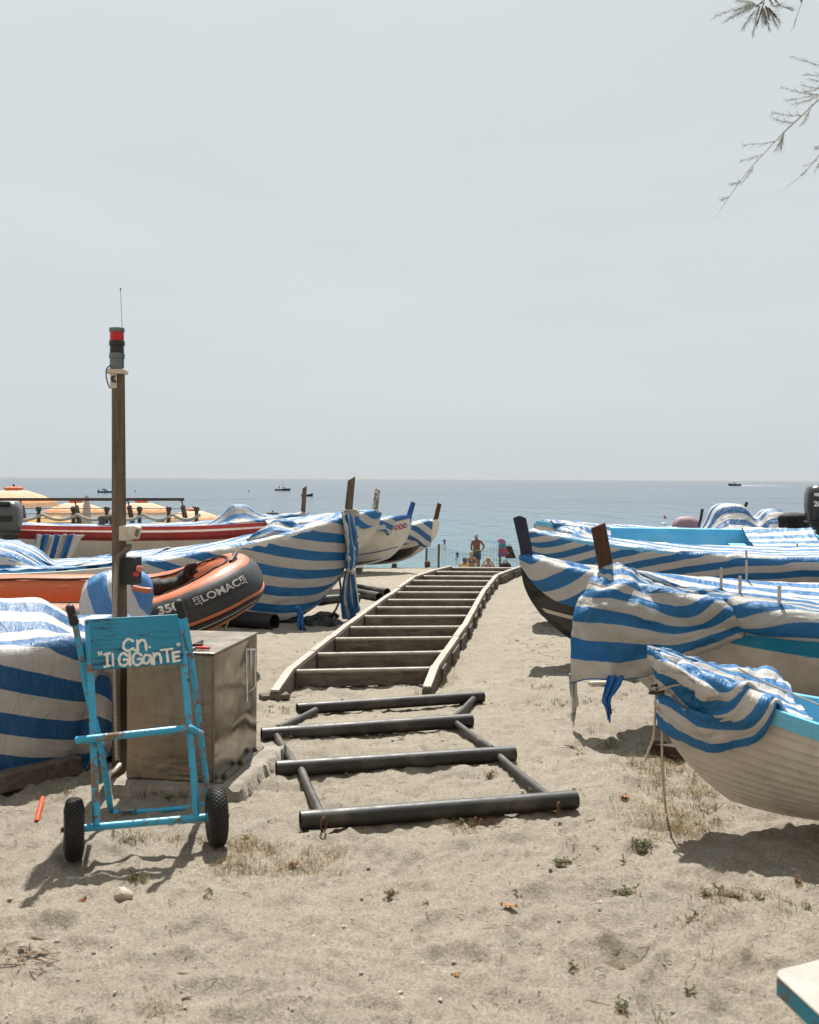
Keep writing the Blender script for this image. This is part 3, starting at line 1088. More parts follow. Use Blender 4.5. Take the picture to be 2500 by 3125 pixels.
def nearest(F, x, t):
    """row and column of the cloth point nearest to sheet position (x, t)"""
    k = int(np.argmin((F[..., 0] - x) ** 2 + (F[..., 1] - t) ** 2))
    return divmod(k, F.shape[1])

def tab(xs, ys):
    xs, ys = np.array(xs, float), np.array(ys, float)
    o = np.argsort(xs)
    return lambda x: np.interp(x, xs[o], ys[o])

def crspline(A, k):
    """Catmull-Rom along axis 0, k samples per span"""
    A = np.asarray(A, float)
    q = np.concatenate([2 * A[:1] - A[1:2], A, 2 * A[-1:] - A[-2:-1]], 0)
    out = []
    for i in range(1, len(q) - 2):
        for t in np.arange(k) / k:
            a, b, c, d = q[i - 1], q[i], q[i + 1], q[i + 2]
            out.append(0.5 * (2 * b + (c - a) * t + (2 * a - 5 * b + 4 * c - d) * t * t + (3 * b - a - 3 * c + d) * t ** 3))
    out.append(A[-1])
    return np.array(out)

def shaped_cover(label, rows, ku, kv, H, loc, theta, mat, fixed, slack=1.0, steps=2, grav=-0.5, voff=0.0, crumple=0.014, seed=1, vscale=1.0, bend=0.04, group=None, subsurf=1, hang=()):
    """a cover whose lie is given by rows of points (each from the far edge over the ridge to the near hem), then let go a little so that it wrinkles"""
    loc = Vector(loc)
    inv = Matrix.Rotation(-theta, 3, 'Z')
    A = np.array([[tuple(inv @ (Vector(p) - loc)) for p in r] for r in rows])
    A = crspline(A, ku)
    A = np.swapaxes(crspline(np.swapaxes(A, 0, 1), kv), 0, 1)
    n, m, _ = A.shape
    # small crumples with a run of their own
    I, J = np.meshgrid(np.arange(n), np.arange(m), indexing='ij')
    nr = np.cross(np.gradient(A, axis=0), np.gradient(A, axis=1))
    nr /= np.linalg.norm(nr, axis=-1, keepdims=True) + 1e-9
    hgt = crumple * (2.0 * vnoise(I * 0.16 + seed, J * 0.22 + 3) + 1.6 * np.abs(vnoise(I * 0.33 + 9, J * 0.12 + seed * 5)) + 0.9 * vnoise(I * 0.12 + 31, J * 0.5 + 3) + 0.5 * vnoise(I * 0.7 + 3, J * 0.5 + 8))
    A = A + nr * hgt[..., None]
    du = np.concatenate([[0], np.cumsum(np.median(np.linalg.norm(np.diff(A, axis=0), axis=-1), axis=1))])
    dv = np.concatenate([[0], np.cumsum(np.percentile(np.linalg.norm(np.diff(A, axis=1), axis=-1), 62, axis=0))]) * vscale
    uv = np.zeros((n, m, 2))
    uv[..., 0] = du[:, None]
    uv[..., 1] = dv[None, :]
    pins = {}
    for (i, j) in fixed:
        for ii in (range(n) if i is None else [min(n - 1, i * ku)]):
            for jj in (range(m) if j is None else [min(m - 1, j * kv)]):
                pins[(ii, jj)] = A[ii, jj]
    Q = cloth(A, A * slack, pins, H, steps, 7, grav=grav, sag=0.16, seed=seed, bend=bend)
    return cloth_obj('boat_cover', label, Q, None, mat, loc, theta, group or COVERS, 0.0, voff, subsurf, uv=uv)
# ------------------------------------------------------------------ boats drawn up on the right, bows towards the slipway
RIGHT = 'boats drawn up on the right of the slipway'
LEFT = 'boats drawn up on the left of the slipway'
COVERS = 'striped netting covers over the boats'

# the nearest: white lapstrake dinghy
H1 = Hull(L=4.2, B=1.36, hs=0.40, hb=0.75, ht=0.46, sexp=3.0, zk=0.06, kr=0.09, rake=0.34, tf=0.75, pmid=0.42, pbow=0.8, rx=2.6, full=2.0)
B1, T1 = (1.215, 5.22, 0.0), R(180 - 9)
make_boat('lapstrake_dinghy', 'nearest white lapstrake dinghy with light blue inside at the right edge', H1, B1, T1,
          {'hull': M['cream_hull'], 'inside': M['light_blue'], 'rail': M['light_blue'], 'thwart': M['light_blue']},
          strakes=13, group=RIGHT, thwarts=(0.25, 0.5, 0.68), keelmat=M['cream_hull'])

def cover_dinghy():
    z = lambda x, y, Y: P(1526 + x * 0.5646, 1496 + y * 0.5646, Y)
    # far edge, top, crease, fold, tuck, swag, swag, hem
    rows = [[z(806, 842, 5.21), z(802, 842, 5.20), z(798, 848, 5.19), z(812, 930, 5.17), z(832, 1010, 5.16), z(846, 1085, 5.155), z(834, 1165, 5.15), z(842, 1275, 5.15)],
            [z(850, 850, 5.27), z(850, 858, 5.22), z(850, 880, 5.16), z(880, 960, 5.11), z(872, 1040, 5.13), z(862, 1090, 5.135), z(880, 1190, 5.12), z(890, 1310, 5.12)],
            [z(980, 893, 5.36), z(970, 915, 5.22), z(960, 945, 5.11), z(1000, 1010, 5.00), z(945, 1110, 5.12), z(915, 1110, 5.10), z(985, 1260, 5.03), z(985, 1375, 5.06)],
            [z(1130, 930, 5.46), z(1110, 975, 5.26), z(1090, 1020, 5.07), z(1120, 1085, 4.94), z(1045, 1190, 5.07), z(1040, 1195, 5.00), z(1080, 1325, 4.98), z(1110, 1425, 5.0)],
            [z(1290, 958, 5.55), z(1260, 1030, 5.28), z(1240, 1098, 5.03), z(1245, 1135, 4.93), z(1190, 1205, 5.01), z(1190, 1235, 4.96), z(1215, 1335, 4.95), z(1230, 1410, 4.97)],
            [z(1385, 950, 5.62), z(1390, 1075, 5.3), z(1390, 1168, 4.98), z(1385, 1185, 4.95), z(1365, 1210, 4.97), z(1370, 1250, 4.95), z(1380, 1300, 4.93), z(1390, 1345, 4.95)],
            [z(1490, 985, 5.65), z(1510, 1110, 5.3), z(1540, 1212, 4.96), z(1530, 1222, 4.94), z(1520, 1232, 4.94), z(1520, 1245, 4.935), z(1520, 1258, 4.93), z(1525, 1270, 4.93)],
            [z(1545, 1030, 5.55), z(1610, 1150, 5.25), z(1690, 1250, 4.94), z(1688, 1253, 4.935), z(1686, 1256, 4.93), z(1684, 1259, 4.925), z(1682, 1262, 4.92), z(1680, 1265, 4.92)]]
    shaped_cover('blue and white cover roped round the bow of the nearest white dinghy', rows, 10, 11, H1, B1, T1, M['net'],
                 [(0, None), (7, None), (None, 0), (1, 2), (2, 2), (3, 2), (4, 2), (5, 2), (6, 2), (1, 5), (2, 5), (6, 7)], voff=0.02, crumple=0.018, seed=3, vscale=1.15)
cover_dinghy()

# second: white hull with a bright blue band, brown stem post
H2 = Hull(L=5.2, B=1.75, hs=0.60, hb=0.92, ht=0.74, zk=0.06, kr=0.12, rake=0.42, rx=2.4)
B2, T2 = (1.325, 7.4, 0.0), R(180 - 5)
make_boat('rowing_boat', 'white rowing boat with broad bright blue band and brown stem post', H2, B2, T2,
          {'hull': M['cream_hull'], 'inside': M['light_blue'], 'rail': M['white_hull'], 'thwart': M['light_blue']},
          bands=((0.76, 0.985, M['blue_paint'], 'sheer_band', 0.02, 0.985),), group=RIGHT,
          post={'mat': M['brown_post'], 'h': 0.40, 'w': 0.10, 'lean': 0.10, 'x': -0.02, 'top': 0.95, 'cut': 0.04},
          pins=((0.80, 1, 0.24), (0.56, 1, 0.24), (0.80, -1, 0.2), (0.52, -1, 0.2)))

def cover_rowing():
    z = lambda x, y, Y: P(1526 + x * 0.5646, 1496 + y * 0.5646, Y)
    W = lambda x, y, zz: Matrix.Rotation(T2, 3, 'Z') @ Vector((x, y, zz)) + Vector(B2)
    def far(x, drop=0.10):
        a, b, c = [float(q) for q in H2.pt(1 + x / H2.L, 1.0)]
        return W(x, -b - 0.05, c - drop), W(x, -b, c + 0.07)
    # far hem, far gunwale, middle, ridge, then down the near side to the hem
    rows = [[z(600, 470, 7.62), z(590, 440, 7.55), z(580, 415, 7.45), z(570, 410, 7.36), z(490, 480, 7.26), z(425, 590, 7.18), z(392, 720, 7.13), z(385, 860, 7.10), z(384, 1045, 7.08)],
            [z(640, 470, 7.70), z(630, 430, 7.62), z(620, 405, 7.48), z(610, 402, 7.36), z(545, 490, 7.16), z(500, 600, 7.08), z(480, 730, 7.05), z(475, 880, 7.04), z(478, 1025, 7.05)],
            [z(700, 470, 7.82), z(690, 440, 7.72), z(680, 415, 7.52), z(665, 405, 7.36), z(640, 500, 7.12), z(620, 610, 7.02), z(612, 740, 6.98), z(605, 890, 6.98), z(600, 1032, 7.0)],
            [far(-0.55)[0], far(-0.55)[1], z(790, 485, 7.58), z(755, 440, 7.36), z(765, 540, 7.12), z(775, 650, 6.99), z(785, 770, 6.95), z(790, 880, 6.94), z(792, 1005, 6.96)],
            [far(-0.75)[0], far(-0.75)[1], z(890, 540, 7.55), z(850, 520, 7.36), z(900, 610, 7.12), z(930, 700, 6.98), z(945, 790, 6.93), z(960, 870, 6.91), z(980, 935, 6.93)],
            [far(-0.95)[0], far(-0.95)[1], z(980, 590, 7.50), z(950, 590, 7.32), z(1030, 650, 7.08), z(1090, 700, 6.94), z(1120, 760, 6.90), z(1140, 815, 6.88), z(1165, 860, 6.89)],
            [far(-1.2)[0], far(-1.2)[1], z(1090, 640, 7.48), z(1080, 640, 7.22), z(1170, 648, 7.0), z(1245, 640, 6.87), z(1268, 700, 6.85), z(1295, 750, 6.84), z(1325, 785, 6.84)],
            [far(-1.5)[0], far(-1.5)[1], z(1215, 650, 7.40), z(1230, 668, 7.15), z(1300, 690, 6.98), z(1345, 705, 6.84), z(1375, 740, 6.815), z(1395, 770, 6.81), z(1415, 790, 6.81)]]
    for x in (-1.9, -2.4, -3.0, -3.6, -4.2):
        a, b, c = [float(q) for q in H2.pt(1 + x / H2.L, 1.0)]
        tent = 0.14 if x in (-2.4,) else 0.0
        rows.append([far(x)[0], W(x, -b, c + 0.07 + tent * 0.6), W(x, -b * 0.35, c - 0.03), W(x, b * 0.25, c - 0.05), W(x, b * 0.65, c + 0.0), W(x, b * 0.97, c + 0.075 + tent), W(x, b + 0.045, c + 0.06 + tent * 0.5), W(x, b + 0.055, c + 0.03 + tent * 0.2), W(x, b + 0.056, c - 0.005)])
    shaped_cover('big blue and white cover hanging over the bow beside the brown post', rows, 8, 9, H2, B2, T2, M['net_b'],
                 [(0, 0), (0, 3), (0, 8), (0, 4), (0, 6), (6, 5), (1, 3), (2, 3), (3, 3), (None, 0), (12, None), (6, 8), (7, 8), (8, 8), (9, 8), (10, 8), (11, 8), (10, 5), (10, 1)], voff=0.05, crumple=0.022, seed=5, vscale=1.3)
cover_rowing()

# third: black hull with a white line and a navy post
H3 = Hull(L=5.4, B=1.75, hs=0.58, hb=0.90, ht=0.72, zk=0.04, kr=0.12, rake=0.55, rx=2.3)
B3, T3 = (1.045, 9.85, 0.0), R(180 - 5)
make_boat('black_rowing_boat', 'glossy black rowing boat with white waterline and tall navy stem post', H3, B3, T3,
          {'hull': M['black_hull'], 'inside': M['light_blue'], 'rail': M['light_blue'], 'thwart': M['light_blue']},
          bands=((0.40, 0.455, M['stripe_white'], 'waterline', 0.02, 0.996), (0.93, 0.99, M['stripe_white'], 'sheer_line', 0.02, 0.985)), group=RIGHT,
          post={'mat': M['navy'], 'h': 0.40, 'w': 0.125, 'lean': 0.10, 'x': 0.0, 'round': True, 'cut': 0.025}, keelmat=M['black_hull'],
          pins=((0.70, 1, 0.25), (0.50, 1, 0.25), (0.60, -1, 0.25), (0.40, -1, 0.25)))
def cover_black():
    n, m = 96, 52
    bb = lambda x: float(H3.bs(1 + x / H3.L))
    xs = [0.06, -0.1, -0.3, -0.6, -1.0, -1.6, -2.4, -4.6]
    ed = tab(xs, [0.14, 0.16, bb(-0.3) + 0.09, bb(-0.6) + 0.11] + [bb(x) + 0.13 for x in xs[4:]])
    F = sheet(-4.6, 0.06, n, m, ed, ed)
    P_ = lay(H3, F, 0.05)
    pins = {}
    for j in range(m):
        t = F[-1, j, 1]
        pins[(n - 1, j)] = (0.035 - abs(t) * 0.1, 0.035 * np.sign(t) * min(1, abs(t) * 6), 0.955 - abs(t) * 0.55)
    for x in np.linspace(-0.8, -4.5, 19):
        a, b, c = [float(q) for q in H3.pt(1 + x / H3.L, 1.0)]
        for s in (1, -1):
            pins[nearest(F, x, s * (b + 0.13))] = (x, s * (b + 0.045), c - 0.055 + 0.02 * math.sin(x * 9 + s))
    for (u, s) in ((0.70, 1), (0.50, 1)):
        a, b, c = [float(q) for q in H3.pt(u, 1.0)]
        pins[nearest(F, a, s * b)] = (a, s * (b - 0.013), c + 0.12)
    Q = cloth(P_, F * 1.03, pins, H3, 46, 7, sag=0.16, seed=8)
    cloth_obj('boat_cover', 'blue and white cover over the black boat with navy post', Q, F, M['net'], B3, T3, COVERS, voff=0.05)
cover_black()

# fourth: hull all under netting
H4 = Hull(L=5.6, B=1.8, hs=0.78, hb=1.03, ht=0.80, zk=0.18, kr=0.1, rake=0.4)
B4, T4 = (1.35, 12.3, 0.0), R(180 - 4)
make_boat('rowing_boat', 'rowing boat wholly wrapped in striped netting behind the black boat', H4, B4, T4,
          {'hull': M['white_hull'], 'inside': M['light_blue'], 'rail': M['light_blue']}, group=RIGHT, thwarts=(0.4, 0.65), pins=((0.60, 1, 0.1), (0.42, -1, 0.1)))
def full_cover(H, B, T, label, mat, half, x0, x1, seed, sag=0.08, drop=0.45, n=78, m=50, crown=0.07, voff=0.0, bowgather=True, roll=0.0, crownf=None, edge=12, extra=None, morepins=None, steps=40, bowz=None, slack=1.035):
    hf = half if callable(half) else (lambda x: np.full_like(np.asarray(x, float), half))
    F = sheet(x0, x1, n, m, hf, hf)
    P_ = lay(H, F, crown, crownf)
    jm = m // 2
    pins = {}
    if bowgather:
        zt = bowz if bowz is not None else float(H.sheer(1.0)) + 0.05
        for j in range(m):
            t = F[-1, j, 1]
            if abs(t) < 0.5:
                pins[(n - 1, j)] = (0.035, 0.03 * np.sign(t) * min(1, abs(t) * 4), zt - abs(t) * 0.5)
    if edge:
        for x in np.linspace(x0 + 0.1, min(x1, -0.5), edge):
            u = float(np.clip(1 + x / H.L, 0, 1))
            zz = float(H.sheer(u)) - drop
            b2 = float(H.halfbreadth(np.array(x), np.array(zz))[0])
            i = nearest(F, x, 0.0)[0]
            for s, j in ((1, m - 1), (-1, 0)):
                pins[(i, j)] = (x, s * (max(b2, 0.03) + 0.05), zz)
    if morepins:
        pins.update(morepins(F, n, m))
    Q = cloth(P_, F * slack, pins, H, steps, 7, sag=sag, seed=seed, extra=extra)
    return cloth_obj('boat_cover', label, Q, F, mat, B, T, COVERS, roll, voff)
full_cover(H4, B4, T4, 'striped cover drawn tight over the boat behind the black boat', M['net_c'], 1.30, -5.0, 0.05, 12, 0.10, 0.46)

# fifth: open boat showing its light blue inside
H5 = Hull(L=3.5, B=1.5, hs=0.84, hb=0.98, ht=0.86, zk=0.22, kr=0.1, rake=0.3, tf=0.8)
B5, T5 = (1.98, 14.45, 0.0), R(180 - 4)
make_boat('open_dinghy', 'open dinghy with light blue inside between the covered boats', H5, B5, T5,
          {'hull': M['light_blue'], 'inside': M['light_blue'], 'rail': M['light_blue'], 'thwart': M['light_blue']}, group=RIGHT, thwarts=(0.3, 0.6), roll=R(-9))
full_cover(H5, B5, T5, 'crumpled striped cover on the bow of the open blue dinghy', M['net'], 0.95, -0.95, 0.05, 13, 0.15, 0.3, 34, 40, 0.09, 0.07, True, R(-9), None, 4)
full_cover(H5, B5, T5, 'striped cover bunched over the stern of the open blue dinghy', M['net'], 1.05, -3.55, -2.55, 14, 0.12, 0.40, 34, 44, 0.10, 0.02, False, R(-9), None, 4)

# sixth: bigger boat with a covered console
H6 = Hull(L=5.4, B=1.8, hs=0.80, hb=0.98, ht=0.84, zk=0.2, kr=0.1, rake=0.35, tf=0.8)
B6, T6 = (1.95, 16.7, 0.0), R(180 - 3)
make_boat('motor_boat', 'white motor boat under striped covers with hooded console', H6, B6, T6,
          {'hull': M['white_hull'], 'inside': M['light_blue'], 'rail': M['light_blue']}, group=RIGHT, thwarts=(0.3, 0.6))
def hump_collider(cx, cy, rx, ry, z0, h):
    def f(P_):
        x, y = (P_[..., 0] - cx) / rx, (P_[..., 1] - cy) / ry
        r4 = np.clip(1 - (x * x * x * x + y * y * y * y), 0, 1)
        P_[..., 2] = np.where(r4 > 0, np.maximum(P_[..., 2], z0 + h * r4 ** 0.6), P_[..., 2])
    return f
def two_humps(P_):
    hump_collider(-2.95, 0.0, 0.36, 0.36, 0.72, 0.58)(P_)
    hump_collider(-3.62, 0.0, 0.32, 0.5, 0.72, 0.50)(P_)
full_cover(H6, B6, T6, 'striped cover with a tall hump over a console on the far right', M['net_w'], 1.30, -4.1, -0.2, 15, 0.10, 0.25, 74, 54, 0.05, 0.0, False, 0.0, None, 5, two_humps)
for (px, py0, py1, Y, lab) in ((2140, 1553, 1608, 16.9, 'short black lever sticking up beside the dusty pink cover'), (2276, 1532, 1556, 16.75, 'black lever tip poking out above the tall striped hump')):
    r_ = root('steering_lever', lab, 'lever', P(px - 8, py1, Y), group='black levers on the far boats')
    MB().tube([P(px - 8, py1, Y), P(px, (py0 + py1) / 2, Y), P(px + 4, py0, Y)], [0.02, 0.024, 0.024], 10).build('shaft', M['cowl'], r_)

# seventh: another behind
H7 = Hull(L=5.0, B=1.7, hs=0.74, hb=0.90, ht=0.78, zk=0.15, kr=0.1, rake=0.35, tf=0.8)
B7, T7 = (2.35, 19.0, 0.0), R(180 - 2)
make_boat('motor_boat', 'farthest boat on the right, low and pale under striped netting', H7, B7, T7,
          {'hull': M['white_hull'], 'inside': M['light_blue'], 'rail': M['light_blue']}, group=RIGHT, thwarts=(0.3, 0.6))
full_cover(H7, B7, T7, 'striped cover over the farthest boat on the right', M['net'], 1.2, -4.8, 0.03, 16, 0.12, 0.35, 60, 44, 0.05)

# ------------------------------------------------------------------ boats on the left, bows towards the slipway
# L0: the near boat wrapped in netting at the left edge
H10 = Hull(L=4.6, B=1.62, hs=0.66, hb=0.70, ht=0.70, zk=0.10, kr=0.10, rake=0.32, pbow=0.62, pmid=0.30, full=2.6)
B10, T10 = (-1.44, 6.80, 0.0), R(24)
make_boat('rowing_boat', 'boat wholly wrapped in wide striped netting at the near left edge', H10, B10, T10,
          {'hull': M['navy'], 'inside': M['light_blue'], 'rail': M['light_blue']}, group=LEFT, thwarts=(0.5,))
def cr10(x):
    return 0.22 * float(np.clip((-0.55 - x) / 0.3, 0, 1)) ** 0.8
def ridge10(P_):
    y = np.abs(P_[..., 1] - 0.05)
    x = P_[..., 0]
    h = 0.70 + 0.22 * np.clip((-0.55 - x) / 0.3, 0, 1) ** 0.7 - 0.35 * y
    P_[..., 2] = np.where((y < 0.5) & (x < -0.5), np.maximum(P_[..., 2], h), P_[..., 2])
full_cover(H10, B10, T10, 'wide striped cover over the near left boat with a ridge inside', M['net_w'], tab([0.55, 0.2, -0.3, -0.8, -3.2], [0.62, 0.80, 1.10, 1.42, 1.62]), -3.2, 0.60, 21, 0.05, 0.60, 78, 76, 0.05, 0.03, False, 0.0, cr10, 0, ridge10)

# L2: big covered boat with a grey post
H12 = Hull(L=6.6, B=2.0, hs=0.61, hb=1.20, ht=0.92, zk=0.16, kr=0.22, rake=0.75, rx=2.2, pbow=0.8)
B12, T12 = (-0.66, 12.75, 0.0), R(9)
make_boat('fishing_boat', 'large fishing boat under netting with a tall grey stem post', H12, B12, T12,
          {'hull': M['black_hull'], 'inside': M['light_blue'], 'rail': M['stripe_white']}, group=LEFT, thwarts=(0.3, 0.6),
          bands=((0.0, 0.09, M['stripe_white'], 'keel_band', 0.05, 0.99),),
          post={'mat': M['grey_post'], 'h': 0.48, 'w': 0.095, 'lean': 0.05, 'x': -0.03, 'top': 0.9, 'cut': -0.05}, keelmat=M['stripe_white'])
def ext12(P_):
    # a bundle lies on the foredeck, gear stands under the cover abaft
    hump_collider(-5.1, 0.25, 1.6, 0.55, 0.62, 0.34)(P_)
def pins12(F, n, m):
    d = {}
    # knot at the stem, halfway down, where the cloth of both sides is drawn together
    for j in range(m):
        t = F[-1, j, 1]
        a, s = abs(t), (1 if t > 0 else -1)
        if a < 0.10:
            d[(n - 1, j)] = (0.07, s * 0.02, 1.30 - a)
        elif a > 0.5:
            d[(n - 1, j)] = (-0.06 - 0.02 * (a - 0.5), s * (0.028 + 0.012 * (a - 0.5)), 0.70 - 0.04 * (a - 0.5))
    return d
full_cover(H12, B12, T12, 'striped cover of the large boat with tall grey post, knotted at its bow', M['net'], 1.72, -5.9, 0.10, 22, 0.06, 0.50, 112, 78, 0.05, 0.02, False, 0.0, None, 16, ext12, pins12, 44)

# L3: white boat with red rail
H13 = Hull(L=5.6, B=1.9, hs=0.86, hb=1.13, ht=0.92, zk=0.26, kr=0.2, rake=0.55, tf=0.7)
B13, T13 = (-0.47, 16.6, 0.0), R(14)
make_boat('motor_launch', 'white launch with dark red gunwale band and peeling white stem post', H13, B13, T13,
          {'hull': M['white_hull'], 'inside': M['white_hull'], 'rail': M['red_paint']}, group=LEFT, thwarts=(0.3, 0.6),
          bands=((0.875, 0.985, M['red_paint'], 'sheer_band', 0.02, 0.985), (0.0, 0.06, M['black_hull'], 'keel_band', 0.05, 0.99)),
          post={'mat': M['pale_post'], 'h': 0.34, 'w': 0.085, 'lean': 0.06, 'x': -0.04, 'top': 0.9, 'cut': 0.04}, keelmat=M['white_hull'])
full_cover(H13, B13, T13, 'striped cover over the bow of the white launch with red band', M['net'], tab([0.05, -0.2, -0.6, -1.1, -1.7], [0.20, 0.26, 0.44, 0.60, 0.72]), -1.7, 0.05, 23, 0.12, 0.06, 44, 46, 0.06)

# L3b: boat behind with grey post
H14 = Hull(L=5.2, B=1.8, hs=0.80, hb=1.05, ht=0.9, zk=0.2, kr=0.15, rake=0.5)
B14, T14 = (-1.72, 18.1, 0.0), R(12)
make_boat('rowing_boat', 'covered boat with weathered dark post behind the white launch', H14, B14, T14,
          {'hull': M['white_hull'], 'inside': M['light_blue'], 'rail': M['light_blue']}, group=LEFT, thwarts=(0.3, 0.6),
          post={'mat': M['grey_post'], 'h': 0.48, 'w': 0.075, 'lean': 0.03, 'x': -0.03, 'top': 0.9, 'cut': -0.04})
full_cover(H14, B14, T14, 'striped cover over the boat with the weathered dark post', M['net_b'], 1.15, -4.9, 0.05, 24, 0.12, 0.30, 60, 44, 0.05, 0.0, True, 0.0, None, 10,
           lambda P_: hump_collider(-1.10, 0.35, 0.26, 0.26, 0.85, 0.36)(P_))

# L4: white with blue rail and blue post
H15 = Hull(L=5.2, B=1.8, hs=0.70, hb=0.96, ht=0.8, zk=0.08, kr=0.15, rake=0.40, rx=2.4)
B15, T15 = (0.02, 19.5, 0.02), R(10)
b15 = make_boat('rowing_boat', 'white boat with blue gunwale, blue post and three round badges', H15, B15, T15,
          {'hull': M['white_hull'], 'inside': M['light_blue'], 'rail': M['mid_blue']}, group=LEFT, thwarts=(0.3, 0.6),
          bands=((0.26, 0.285, M['mid_blue'], 'waterline', 0.05, 0.992), (0.0, 0.05, M['black_hull'], 'keel_band', 0.05, 0.99)),
          post={'mat': M['mid_blue'], 'h': 0.24, 'w': 0.11, 'lean': 0.10, 'x': -0.01, 'top': 0.7, 'cut': 0.03}, keelmat=M['white_hull'])
full_cover(H15, B15, T15, 'striped cover inside the white boat with blue gunwale', M['net'], 0.78, -4.0, -0.35, 25, 0.12, 0.02, 46, 30, 0.05, 0.0, False, 0.0, None, 8)
for k, cc in enumerate(((0.42, 0.10, 0.16), (0.45, 0.07, 0.07), (0.14, 0.08, 0.30))):
    u = 0.945 + 0.0165 * k
    x, y, z = [float(c) for c in H15.pt(u, 0.80)]
    x2, y2, z2 = [float(c) for c in H15.pt(u + 0.01, 0.80)]
    tx = Vector((x2 - x, -(y2 - y), 0)).normalized()
    nrm = Vector((-tx.y, tx.x, 0)) * -1
    if nrm.y > 0: nrm = -nrm
    c0 = Vector((x, -y, z)) + nrm * 0.012
    bd = MB().lathe([(0.046, 0.0), (0.046, 0.004)], c0, nrm, 20).build('badge', plain('badge_paint', cc, 0.5, var=0.05), b15, True)
    MB().lathe([(0.018, 0.004), (0.018, 0.006)], c0, nrm, 14).build('badge_centre', M['stripe_white'], bd, True)

# L5: farthest, black bottom, two-tone post
H16 = Hull(L=5.2, B=1.8, hs=0.62, hb=0.92, ht=0.75, zk=0.06, kr=0.18, rake=0.50, rx=2.4)
B16, T16 = (0.585, 22.1, -0.12), R(10)
make_boat('rowing_boat', 'farthest boat on the left with black bottom and brown post', H16, B16, T16,
          {'hull': M['white_hull'], 'inside': M['light_blue'], 'rail': M['white_hull']}, group=LEFT, thwarts=(0.3, 0.6),
          bands=((0.0, 0.36, M['black_hull'], 'black_bottom', 0.05, 0.955), (0.36, 0.385, M['black_hull'], 'waterline', 0.05, 0.995)),
          post={'mat': M['brown_post'], 'h': 0.34, 'w': 0.10, 'lean': 0.10, 'x': -0.03, 'top': 0.8, 'cut': 0.03}, keelmat=M['white_hull'])
full_cover(H16, B16, T16, 'striped cover over the farthest boat on the left with brown post', M['net_w'], tab([-0.12, -0.5, -1.0, -4.2], [0.45, 0.62, 0.76, 0.95]), -4.2, -0.12, 26, 0.10, 0.26, 56, 44, 0.06, 0.0, False, 0.0, None, 10)
